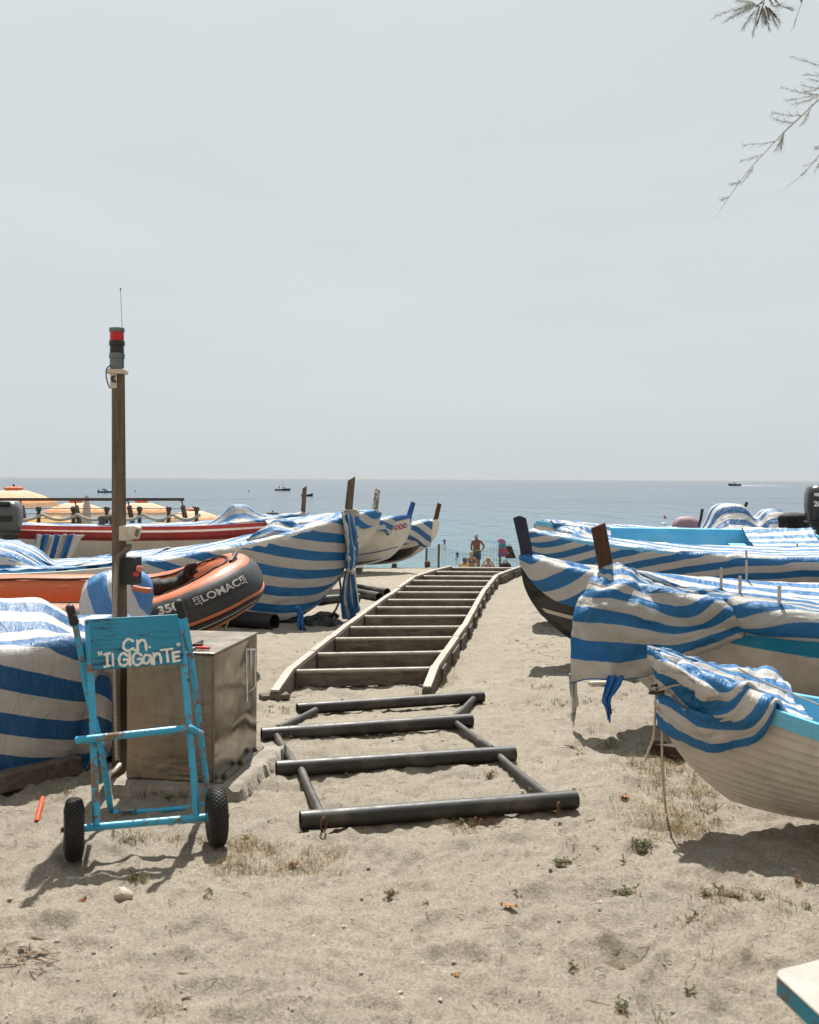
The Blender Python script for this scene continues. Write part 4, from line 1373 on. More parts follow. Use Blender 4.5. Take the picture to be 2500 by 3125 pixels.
# ------------------------------------------------------------------ timber slipway
def slipway():
    zt = 0.15
    L_ = [(885, 2041), (1060, 1904), (1191, 1812), (1261, 1761), (1322, 1740), (1376, 1727)]
    R_ = [(1328, 2032), (1417, 1907), (1475, 1802), (1516, 1754), (1560, 1738), (1586, 1729)]
    gl = [G(a, b, zt) for a, b in L_]
    gr = [G(a, b, zt) for a, b in R_]
    for p in gl + gr:
        p.z = zt + zg(p.x, p.y)
    rt = root('slipway', 'weathered timber slipway of rails and crossbeams running down to the sea', 'slipway', (gl[0] + gr[0]) / 2 - Vector((0, 0, zt)))
    w, h = 0.074, 0.19
    def rail(pts, side):
        rs = random.Random(5 + side)
        for k in range(len(pts) - 1):
            A0, B0 = pts[k].copy(), pts[k + 1].copy()
            d = (B0 - A0).normalized()
            nb = max(1, round((B0 - A0).length / 0.95))
            for q in range(nb):
                # boards butt with open joints, none quite in line with the next
                sx = Vector((d.y, -d.x, 0)) * rs.uniform(-0.007, 0.007) + Vector((0, 0, rs.uniform(-0.008, 0.003)))
                a = A0.lerp(B0, q / nb) + sx + d * 0.004
                b2 = A0.lerp(B0, (q + 1) / nb) + sx * rs.uniform(-0.6, 1.0) - d * rs.uniform(0.006, 0.016)
                o = MB().bar(a - Vector((0, 0, h / 2 + 0.014)), b2 - Vector((0, 0, h / 2 + 0.014)), w, h).build('rail', M['deck_wood'], rt, bevel=0.006)
                sub(MB().bar(a - Vector((0, 0, 0.004)), b2 - Vector((0, 0, 0.004)) - d * 0.004, w - 0.012, 0.020).build('wearing_strip', M['slide_strip'], rt, bevel=0.006), o)
                # short cheek block nailed to the outer face
                out = Vector((d.y, -d.x, 0)) * side
                c0, c1 = a.lerp(b2, 0.08), a.lerp(b2, rs.uniform(0.42, 0.8))
                sub(MB().bar(c0 + out * (w / 2 + 0.010) - Vector((0, 0, 0.10)), c1 + out * (w / 2 + 0.010) - Vector((0, 0, 0.10)), 0.018, 0.13).build('cheek_block', M['deck_wood'], rt, bevel=0.004), o)
        # near end slopes down into the sand
        a = pts[0]
        d = (pts[0] - pts[1]).normalized()
        sx = Vector((d.y, -d.x, 0))
        q = [a + sx * w / 2, a + sx * w / 2 + d * 0.52 - Vector((0, 0, 0.075)), a + sx * w / 2 + d * 0.52 - Vector((0, 0, 0.20)), a + sx * w / 2 - Vector((0, 0, h))]
        q = [p - Vector((0, 0, 0.015)) for p in q]
        o = MB().prism(q, -sx * w).build('rail_end', M['deck_wood'], rt, bevel=0.006)
        q = [a + sx * (w / 2 - 0.004), a + sx * (w / 2 - 0.004) + d * 0.51 - Vector((0, 0, 0.074)), a + sx * (w / 2 - 0.004) + d * 0.51 - Vector((0, 0, 0.092)), a + sx * (w / 2 - 0.004) - Vector((0, 0, 0.018))]
        q = [p + Vector((0, 0, 0.006)) for p in q]
        sub(MB().prism(q, -sx * (w - 0.008)).build('wearing_strip', M['slide_strip'], rt, bevel=0.004), o)
    rail(gl, -1)
    rail(gr, 1)
    def along(pts, t):
        ds = [(pts[i + 1] - pts[i]).length for i in range(len(pts) - 1)]
        s = t * sum(ds)
        for i, q in enumerate(ds):
            if s <= q or i == len(ds) - 1:
                return pts[i].lerp(pts[i + 1], min(1.0, s / q))
            s -= q
    n = 13
    for k in range(n):
        a, b = along(gl, 0.003 + 0.99 * k / (n - 1)), along(gr, 0.003 + 0.99 * k / (n - 1))
        d = (b - a).normalized()
        a, b = a + d * 0.047, b - d * 0.047
        hh = 0.112
        tilt = Vector((0, 0, random.uniform(-0.012, 0.004)))
        o = MB().bar(a - Vector((0, 0, hh / 2 + 0.03)) + tilt, b - Vector((0, 0, hh / 2 + 0.03)) + tilt, 0.062, hh).build('crossbeam', M['deck_wood'], rt, bevel=0.005)
        q = MB().tube([a + tilt - Vector((0, 0, 0.024)), b + tilt - Vector((0, 0, 0.024))], 0.027, 10, sq=(Vector((0, 0, 1)), 0.75)).build('beam_strip', M['slide_strip'], rt, smooth=60)
        sub(q, o)
slipway()

# ------------------------------------------------------------------ frame of black pipes lying on the sand
def pipe_frame():
    zp = 0.040
    z7 = lambda x, y: (700 + x * 0.6377, 1700 + y * 0.6377)
    rods = [((340, 1262), (1660, 1160)), ((225, 1015), (1365, 940)), ((155, 852), (1160, 782)), ((325, 728), (1215, 668))]
    ends = [(G(*z7(*a), zp), G(*z7(*b), zp)) for a, b in rods]
    rt = root('pipe_ladder', 'ladder of black plastic pipes lying on the sand before the slipway', 'pipe frame', (ends[0][0] + ends[0][1]) / 2 - Vector((0, 0, zp)))
    rt.location.z = 0
    for k, (a, b) in enumerate(ends):
        d = (b - a).normalized()
        r = 0.046 if k < 3 else 0.042
        # hollow pipe: outer skin, rim and bore
        mb = MB()
        prof = [(r - 0.007, 0.10), (r - 0.007, 0.0), (r, 0.0), (r, (b - a).length), (r - 0.007, (b - a).length), (r - 0.007, (b - a).length - 0.10)]
        mb.lathe(prof, a, d, 28)
        p = mb.build('pipe', M['black_pipe'], rt, smooth=40)
        up = Vector((0, -0.55, 0.83)).normalized()
        s0, s1 = a + d * 0.02 + up * (r - 0.001), b - d * 0.02 + up * (r - 0.001)
        sub(MB().bar(s0, s1, 0.005, 0.003, up).build('pipe_stripe', M['blue_stripe_pipe'], rt), p)
    links = [((340, 1010), (435, 1225), 0), ((1280, 945), (1515, 1140), 0), ((225, 855), (308, 985), 0), ((1078, 790), (1250, 915), 0), ((405, 738), (245, 815), 0), ((1165, 682), (1080, 765), 0)]
    for (a, b, _) in links:
        p0, p1 = G(*z7(*a), 0.035), G(*z7(*b), 0.035)
        d = (p1 - p0).normalized()
        MB().tube([p0 - d * 0.03, p0.lerp(p1, 0.5) - Vector((0, 0, 0.006)), p1 + d * 0.03], 0.023, 14).build('link_pipe', M['grey_pipe'], rt, smooth=40)
    for (c, yaw) in (((455, 1268), 0.2), ((1570, 1195), 0.9)):
        g = G(*z7(*c), 0.04)
        g.y -= 0.035
        pts = [g + Vector((0.012 * math.cos(t) * math.cos(yaw) , 0.02 * math.cos(t) - 0.01, 0.035 * math.sin(t))) for t in np.linspace(0, 2 * math.pi, 15)[:-1]]
        MB().tube(pts, 0.0045, 7, closed=True).build('rusty_ring', M['rust'], rt, smooth=60)
pipe_frame()

# ------------------------------------------------------------------ steel cabinet on its concrete pad
def cabinet():
    yaw = R(-8.5)
    zb = 0.085
    a = G(652, 2388, zb)                      # near right lower corner
    ax, ay = Vector((math.cos(yaw), math.sin(yaw), 0)), Vector((-math.sin(yaw), math.cos(yaw), 0))
    W, D, Hh = 0.475, 0.76, 0.655
    c = a - ax * W / 2 + ay * D / 2
    rt = root('steel_cabinet', 'stained steel winch cabinet with white splotch behind the hand truck', 'cabinet', c, yaw)
    MB().box((0, 0, Hh / 2), (W, D, Hh)).build('body', M['steel'], rt, True, 30, 0.006)
    MB().box((W / 2 + 0.0015, 0, Hh / 2), (0.003, D - 0.012, Hh - 0.012)).build('side_panel', M['steel_side'], rt, True, 30)
    MB().box((0, 0, Hh + 0.006), (W + 0.016, D + 0.016, 0.012)).build('lid', M['steel'], rt, True, 30, 0.004)
    MB().box((-0.05, -0.19, Hh + 0.024), (0.26, 0.20, 0.022)).build('hatch', M['steel'], rt, True, 30, 0.004)
    MB().box((0.10, -0.24, Hh + 0.020), (0.05, 0.03, 0.03)).build('hinge', M['rust'], rt, True, 30, 0.003)
    for y in (-0.30, -0.02, 0.26):
        MB().lathe([(0.016, 0), (0.016, 0.012), (0.006, 0.014), (0.006, 0.024)], (W / 2 + 0.030, y, 0.004), seg=6).build('bolt', M['rust'], rt, True)
    MB().box((W / 2 + 0.025, 0, 0.002), (0.05, D, 0.004)).build('foot_flange', M['steel'], rt, True)
    MB().box((W / 2 - 0.03, -D / 2 - 0.004, Hh / 2), (0.045, 0.008, Hh - 0.02)).build('corner_strip', M['steel'], rt, True, 30, 0.002)
    # remains of a torn white sticker on the right side
    rs = random.Random(3)
    mb = MB()
    def blot(y0, z0, y1, z1, w):
        n = 9
        pl, pr = [], []
        for i in range(n):
            t = i / (n - 1)
            y, z = y0 + (y1 - y0) * t, z0 + (z1 - z0) * t
            nl = Vector((z1 - z0, y1 - y0)).normalized()
            wl, wr = w * rs.uniform(0.3, 1.1), w * rs.uniform(0.3, 1.1)
            pl.append((W / 2 + 0.0045, y - nl.x * wl, z + nl.y * wl * 0.3))
            pr.append((W / 2 + 0.0045, y + nl.x * wr, z - nl.y * wr * 0.3))
        k = len(mb.v)
        mb.v += pl + pr
        mb.f += [(k + i, k + i + 1, k + n + i + 1, k + n + i) for i in range(n - 1)]
    def blot_off(d, *a):
        k0 = len(mb.v)
        blot(*a)
        mb.v[k0:] = [(x + d, y, z) for x, y, z in mb.v[k0:]]
    blot_off(0.0000, 0.165, 0.60, 0.185, 0.30, 0.016)
    blot_off(0.0006, 0.16, 0.60, 0.33, 0.575, 0.02)
    blot_off(0.0012, 0.33, 0.58, 0.335, 0.42, 0.014)
    blot_off(0.0018, 0.24, 0.59, 0.25, 0.47, 0.012)
    blot_off(0.0024, 0.20, 0.35, 0.34, 0.36, 0.014)
    blot_off(0.0030, 0.335, 0.44, 0.33, 0.36, 0.013)
    mb.build('torn_sticker', M['letter'], rt, True, 0)
    # pad
    pr = root('concrete_pad', 'rough concrete pad under the steel cabinet', 'concrete pad', (c.x, c.y, 0), yaw)
    mb = MB()
    nx, ny = 26, 34
    pts = []
    rs2 = np.random.RandomState(2)
    hw0, hw1, hd0, hd1 = -0.34, 0.42, -0.46, 0.5
    for i in range(nx):
        for j in range(ny):
            x = hw0 + (hw1 - hw0) * i / (nx - 1)
            y = hd0 + (hd1 - hd0) * j / (ny - 1)
            e = min(x - hw0, hw1 - x, y - hd0, hd1 - y)
            z = 0.078 + 0.01 * rs2.rand()
            if e < 0.02:
                z = -0.06
                x += rs2.uniform(-0.02, 0.03); y += rs2.uniform(-0.02, 0.02)
            elif e < 0.06:
                z -= rs2.uniform(0, 0.03)
            z = min(z, 0.083)
            pts.append((x, y, z))
    mb.grid(pts, nx, ny).build('slab', M['concrete'], pr, True, 60)
    # small red brush left on top
    b0 = rt.matrix_world
    br = root('red_brush', 'small red plastic scraper lying on the steel cabinet', 'scraper', c + ax * 0.14 + ay * (-0.31) + Vector((0, 0, Hh + 0.014)), yaw)
    MB().tube([(-0.03, 0, 0.010), (0.01, 0, 0.010), (0.05, -0.004, 0.010)], [0.008, 0.011, 0.010], 10, sq=(Vector((0, 0, 1)), 0.8)).build('handle', M['red_button'], br, True, 60)
    MB().box((-0.055, 0.0, 0.006), (0.05, 0.045, 0.010)).build('blade', plain('faded_blue_plastic', (0.16, 0.26, 0.36), 0.5), br, True, 30, 0.002)
    return c, ax, ay
CAB_C, CAB_X, CAB_Y = cabinet()

# ------------------------------------------------------------------ signal post
def signal_post():
    Y = 5.95
    b, t = P(368, 2360, Y), P(361, 1140, Y)
    b.z = 0.0
    rt = root('signal_post', 'brown square post carrying a red signal beacon above the cabinet', 'signal post', b)
    d = (t - b).normalized()
    yaw = Matrix.Rotation(R(-28), 3, 'Z')
    ax = yaw @ Vector((1, 0, 0))
    mb = MB()
    p0, p1 = b - Vector((0, 0, 0.1)), t
    a_, b_ = ax, Vector((0, 0, 1)).cross(ax)
    w = 0.026
    w2 = 0.026
    pts = []
    for p, k in ((p0, 1.25), (p1, 1.0)):
        for s, q in ((-1, -1), (1, -1), (1, 1), (-1, 1)):
            pts.append(p + a_ * w * s * k + b_ * w2 * q * k)
    mb.add(pts, [(3, 2, 1, 0), (4, 5, 6, 7), (0, 1, 5, 4), (1, 2, 6, 5), (2, 3, 7, 6), (3, 0, 4, 7)])
    mb.build('post', M['post_wood'], rt, bevel=0.004)
    # bracket and stack light
    o = P(358, 1132, Y - 0.01)
    MB().box(o + Vector((0, 0, -0.005)), (0.102, 0.085, 0.026)).build('bracket_plate', M['ivory'], rt, bevel=0.005)
    MB().box(o + Vector((-0.012, -0.030, -0.055)), (0.036, 0.008, 0.085)).build('bracket', M['ivory'], rt, bevel=0.002)
    k = Y / FPX
    stack = [(1126, 1094, 0.0385, 'beacon_base', 'grey_plastic'), (1094, 1078, 0.0425, 'collar', 'grey_plastic'), (1078, 1055, 0.038, 'dark_module', 'dark_plastic'), (1055, 1040, 0.0425, 'collar', 'dark_plastic'), (1040, 1013, 0.038, 'red_lens', 'red_lens'), (1013, 1001, 0.042, 'cap', 'grey_plastic')]
    for (y0, y1, r, nm, mt) in stack:
        q0, q1 = P(357, y0, Y - 0.01), P(357, y1, Y - 0.01)
        hgt = (q1 - q0).length
        MB().lathe([(r - 0.002, 0.0), (r, 0.003), (r, hgt - 0.003), (r - 0.002, hgt)], q0, (0, 0, 1), 32).build(nm, M[mt], rt, smooth=40)
    MB().tube([P(374, 1120, Y - 0.05), P(373, 1000, Y - 0.04), P(368, 884, Y - 0.02)], [0.0022, 0.0014, 0.0012], 6).build('aerial', M['dark_plastic'], rt, smooth=60)
    MB().cyl(P(368, 886, Y - 0.02), P(367.5, 879, Y - 0.02), 0.0035, 8).build('aerial_tip', M['dark_plastic'], rt)
    loop = spline([P(338, 1113, Y - 0.03), P(326, 1125, Y - 0.05), P(324, 1145, Y - 0.05), P(330, 1172, Y - 0.05), P(337, 1184, Y - 0.04), P(344, 1178, Y - 0.035), P(345, 1160, Y - 0.035)], 6)
    MB().tube(loop, 0.0035, 7).build('cable_loop', M['dark_plastic'], rt, smooth=60)
    MB().tube([P(345, 1165, Y - 0.045), P(340, 1152, Y - 0.05), P(350, 1146, Y - 0.05), P(341, 1158, Y - 0.052), P(354, 1166, Y - 0.045)], 0.006, 8).build('cable_clip', M['dark_plastic'], rt, smooth=60)
    # socket box with lid
    s0 = P(385, 1627, Y - 0.02)
    rot = Matrix.Rotation(R(-18), 3, 'Z')
    MB().box(s0, (0.056, 0.06, 0.082), rot).build('socket_box', M['ivory'], rt, bevel=0.005)
    MB().box(P(416, 1625, Y - 0.045), (0.040, 0.035, 0.070), rot @ Matrix.Rotation(R(14), 3, 'Y')).build('socket_lid', M['ivory'], rt, bevel=0.006)
    MB().box(P(418, 1626, Y - 0.065), (0.022, 0.004, 0.042), rot @ Matrix.Rotation(R(14), 3, 'Y')).build('socket_window', plain('smoked_plastic', (0.16, 0.13, 0.11), 0.3), rt, bevel=0.002)
    MB().lathe([(0.011, 0), (0.011, 0.002)], P(380, 1630, Y - 0.062), rot @ Vector((0, -1, 0)), 20).build('knockout', M['ivory'], rt)
    # grey box with emergency stop
    e0 = P(399, 1741, Y - 0.02)
    MB().box(e0, (0.094, 0.075, 0.150), rot).build('switch_box', M['dark_plastic'], rt, bevel=0.004)
    for (x, y, r_, mt, nm) in ((428, 1735, 0.018, 'pink_button', 'stop_button'), (417, 1751, 0.014, 'red_button', 'red_button')):
        q = P(x - 12, y, Y - 0.045)
        ax2 = (rot @ Vector((0.9, -0.45, 0))).normalized()
        MB().lathe([(0.010, 0), (0.010, 0.022), (r_, 0.026), (r_, 0.040), (r_ * 0.7, 0.045)], q, ax2, 20).build(nm, M[mt], rt, smooth=40)
    # ribbed conduit down to the ground
    path = spline([P(394, 1663, Y - 0.03), P(393, 1672, Y - 0.04), P(380, 1684, Y - 0.06), P(362, 1700, Y - 0.07), P(356, 1730, Y - 0.07), P(352, 1800, Y - 0.07), P(350, 1880, Y - 0.07), P(350, 2000, Y - 0.09), P(353, 2150, Y - 0.12), P(358, 2320, Y - 0.20)], 26)
    rr = [0.0125 + 0.0022 * math.cos(i * math.pi) for i in range(len(path))]
    MB().tube(path, rr, 12).build('conduit', M['conduit'], rt, smooth=60)
    low = spline([P(366, 2335, Y - 0.22), P(348, 2352, Y - 0.30), P(335, 2362, Y - 0.38), P(330, 2380, Y - 0.42), P(334, 2420, Y - 0.44), P(342, 2452, Y - 0.46)], 14)
    MB().tube(low, [0.0125 + 0.0016 * math.cos(i * math.pi) for i in range(len(low))], 12).build('conduit_foot', M['ivory'], rt, smooth=60)
signal_post()

# ------------------------------------------------------------------ blue hand truck
def hand_truck():
    z5 = lambda x, y: (x * 0.52174, 1700 + y * 0.52174)
    axl, axr = G(272, 2526, 0.130), G(619, 2495, 0.130)
    rt = root('hand_truck', 'flaking light blue two wheeled hand truck with lettered board', 'hand truck', (axl + axr) / 2 - Vector((0, 0, 0.13)))
    d = (axr - axl).normalized()
    blue = M['truck_blue']
    r = 0.0145
    # axle bar
    MB().tube([axl - d * 0.02, axr + d * 0.02], 0.0165, 14).build('axle_bar', blue, rt, smooth=40)
    # front frame: two stiles leaning back
    YL0, YR0 = axl.y - 0.005, axr.y - 0.005
    lt, lb = P(268, 1893, YL0 + 0.30), P(294, 2520, YL0)
    rtp, rb = P(550, 1880, YR0 + 0.28), P(601, 2492, YR0)
    for (b, m_, t) in ((lb, P(279, 2100, YL0 + 0.205), lt), (rb, P(566, 2080, YR0 + 0.20), rtp)):
        MB().tube([b, m_, t], r + 0.0015, 14).build('front_stile', blue, rt, smooth=40)
    # lettered board fixed between them
    n0 = (rtp - lt).cross(lb - lt).normalized()
    if n0.y > 0: n0 = -n0
    p0 = lt + n0 * 0.012
    corners = [onplane(*z5(505, 363), p0, n0), onplane(*z5(1048, 333), p0, n0), onplane(*z5(1064, 622), p0, n0), onplane(*z5(538, 660), p0, n0)]
    # the board sits behind the tubes' front, between the stiles
    bd = MB().prism([c for c in corners], -n0 * 0.014).build('board', M['board_blue'], rt, bevel=0.003)
    pf = p0 + n0 * 0.0006
    strokes = [[(778, 492), (752, 480), (727, 500), (724, 533), (747, 549), (778, 535)], [(790, 545), (793, 546)], [(806, 548), (803, 488)], [(806, 512), (826, 485), (849, 497), (856, 546)], [(874, 527), (878, 528)],
               [(576, 558), (581, 576)], [(590, 556), (594, 574)],
               [(612, 570), (642, 564)], [(626, 570), (629, 638)], [(612, 642), (646, 636)], [(659, 566), (662, 636)],
               [(747, 580), (722, 562), (699, 585), (701, 624), (725, 636), (748, 620), (746, 600), (726, 602)], [(758, 560), (761, 632)],
               [(827, 575), (801, 560), (779, 581), (781, 620), (806, 633), (829, 615), (827, 597), (806, 598)],
               [(878, 578), (852, 574), (838, 597), (844, 622), (866, 618), (880, 590), (882, 578), (887, 626)],
               [(900, 626), (898, 564)], [(901, 588), (920, 562), (937, 580), (943, 620)],
               [(940, 546), (1008, 538)], [(975, 545), (982, 612)], [(1012, 560), (1017, 612)], [(1010, 561), (1049, 555)], [(1014, 587), (1046, 582)], [(1017, 612), (1054, 605)],
               [(1037, 508), (1040, 521)], [(1048, 506), (1051, 519)]]
    for k, s in enumerate(strokes):
        pts = [onplane(*z5(*q), pf, n0) for q in s]
        if len(pts) > 2:
            pts = spline(pts, 4)
        rad = [0.0056 * (1 + 0.22 * math.sin(i * 1.7 + k)) for i in range(len(pts))]
        if len(s) == 2 and k in (5, 6, 23, 24):
            rad = [0.0042, 0.0032]
        # a flat brush stroke with rounded ends, a hair above the board
        lift = 0.0008 + 0.00012 * k
        L_, R_ = [], []
        N = len(pts)
        for i in range(N):
            tg = (pts[min(i + 1, N - 1)] - pts[max(i - 1, 0)]).normalized()
            sd = tg.cross(n0).normalized() * rad[i]
            up = n0 * (lift + 0.0012 * i / max(1, N - 1))
            L_.append(pts[i] + sd + up)
            R_.append(pts[i] - sd + up)
        cap = lambda p, sd, tg, up: [p + sd * math.cos(a) + tg * (sd.length * math.sin(a)) + up for a in np.linspace(0, math.pi, 7)[1:-1]]
        t1 = (pts[-1] - pts[-2]).normalized()
        t0 = (pts[0] - pts[1]).normalized()
        e1 = cap(pts[-1], t1.cross(n0).normalized() * rad[-1], t1, n0 * (lift + 0.0012))
        e0 = cap(pts[0], t0.cross(n0).normalized() * rad[0], t0, n0 * lift)
        mb = MB()
        mb.v = [tuple(p) for p in L_ + R_ + e1 + e0]
        mb.f = [(i, i + 1, N + i + 1, N + i) for i in range(N - 1)]
        mb.f.append(tuple([N - 1] + list(range(2 * N, 2 * N + 5)) + [2 * N - 1]))
        mb.f.append(tuple([N] + list(range(2 * N + 5, 2 * N + 10)) + [0]))
        sub(mb.build('painted_letter', M['letter'], rt, smooth=0), bd)
    # rear frame: handles on top, foot loop below, crossing the front frame
    Yg = axl.y + 0.02
    hl = [P(222, 1872, Yg + 0.13), P(233, 1925, Yg + 0.17), P(249, 2010, Yg + 0.225), P(265, 2110, Yg + 0.29), P(296, 2225, Yg + 0.37), P(318, 2340, Yg + 0.45), P(335, 2455, Yg + 0.525)]
    fl, fr = G(352, 2480, 0.018), G(612, 2462, 0.018)
    hr = [P(551, 1852, Yg + 0.30), P(566, 1905, Yg + 0.33), P(583, 2005, Yg + 0.39), P(597, 2110, Yg + 0.45), P(612, 2235, Yg + 0.52), P(627, 2360, Yg + 0.59), P(636, 2440, Yg + 0.63)]
    MB().tube(spline(hl + [G(341, 2475, 0.02), fl], 4), r, 14).build('rear_tube', blue, rt, smooth=40)
    MB().tube(spline(hr + [G(632, 2455, 0.02), fr], 4), r, 14).build('rear_tube', blue, rt, smooth=40)
    MB().tube([fl - (fr - fl).normalized() * 0.01, fl.lerp(fr, 0.5) - Vector((0, 0, 0.006)), fr], r * 0.95, 14).build('foot_bar', blue, rt, smooth=40)
    for (a, b) in ((P(211, 1846, Yg + 0.115), P(228, 1904, Yg + 0.155)), (P(542, 1832, Yg + 0.285), P(559, 1882, Yg + 0.32))):
        dd = (b - a)
        L = dd.length
        MB().lathe([(0.012, 0.0), (0.0185, 0.006), (0.0205, 0.02), (0.0195, L * 0.5), (0.0205, L * 0.8), (0.023, L * 0.9), (0.019, L)], a, dd, 20).build('grip', M['grip'], rt, smooth=50)
    # carrying bar across the middle
    cb = [P(234, 2259, YL0 + 0.075), P(262, 2256, YL0 + 0.08), P(430, 2238, YL0 + 0.16), P(560, 2224, YR0 + 0.09), P(583, 2224, YR0 + 0.105), P(598, 2233, YR0 + 0.16), P(612, 2238, YR0 + 0.40)]
    MB().tube(spline(cb, 5), 0.0165, 14).build('cross_bar', blue, rt, smooth=40)
    MB().lathe([(0.0165, 0), (0.012, 0.006)], cb[0], cb[0] - cb[1], 14).build('bar_end', blue, rt, smooth=40)
    MB().bar(P(300, 2262, YL0 + 0.10), P(312, 2268, YL0 + 0.36), 0.02, 0.02).build('strut', blue, rt)
    for (x, y, Y) in ((268, 1899, YL0 + 0.28), (250, 2018, YL0 + 0.21), (557, 1998, YR0 + 0.21), (622, 2236, YR0 + 0.42), (575, 2075, YR0 + 0.2)):
        MB().lathe([(0.0065, 0), (0.0065, 0.010), (0.003, 0.013)], P(x, y, Y), (0.1, -1, 0.1), 6).build('bolt', M['rust'], rt)
    # wheels
    for (c, s) in ((axl - d * 0.062, -1), (axr + d * 0.062, 1)):
        prof = []
        Rr, wd = 0.130, 0.082
        for k in range(21):
            a = -math.pi / 2 + math.pi * k / 20
            e = 0.55
            y = math.copysign(abs(math.sin(a)) ** 0.8, math.sin(a)) * wd / 2
            rad = 0.078 + (Rr - 0.078) * abs(math.cos(a)) ** e
            prof.append((rad, y))
        ty = MB().lathe(prof, c, d, 48).build('tyre', M['rubber'], rt, smooth=60)
        # diamond tread: raised lozenges in a net of grooves
        mb = MB()
        n1 = 40
        ax = d
        a1 = ax.orthogonal().normalized()
        b1 = ax.cross(a1)
        def on(ang, y):
            k = abs(y) / (wd / 2)
            cs = math.sqrt(max(0.0, 1 - min(1, k) ** 2.5))
            rad = 0.078 + (Rr - 0.078) * cs ** 0.55
            return rad
        for row in range(7):
            yy = (row - 3) * 0.0118
            for k in range(n1):
                an = 2 * math.pi * (k + 0.5 * (row % 2)) / n1
                da, dy = 2 * math.pi / n1 * 0.44, 0.0102
                vs = []
                for (sa, sy) in ((-1, 0), (0, -1), (1, 0), (0, 1)):
                    for (kk, off) in ((1.0, -0.002), (0.78, 0.0036)):
                        A_, Y_ = an + da * sa * kk, yy + dy * sy * kk
                        rd = on(A_, Y_) + off
                        vs.append(c + ax * Y_ + (a1 * math.cos(A_) + b1 * math.sin(A_)) * rd)
                mb.add(vs, [(1, 3, 5, 7), (0, 2, 3, 1), (2, 4, 5, 3), (4, 6, 7, 5), (6, 0, 1, 7)])
        t_ = mb.build('tread', M['rubber'], rt, smooth=0)
        t_['kind'] = 'stuff'
        sub(t_, ty)
        MB().lathe([(0.082, -0.030), (0.074, -0.028), (0.060, -0.012), (0.030, -0.010), (0.028, -0.040), (0.018, -0.042), (0.018, 0.042), (0.028, 0.040), (0.030, 0.010), (0.060, 0.012), (0.074, 0.028), (0.082, 0.030)], c, d, 32).build('rim', M['rim'], rt, smooth=40)
        MB().cyl(c - d * 0.055, c + d * 0.055, 0.010, 12).build('axle_end', M['rust'], rt)
hand_truck()

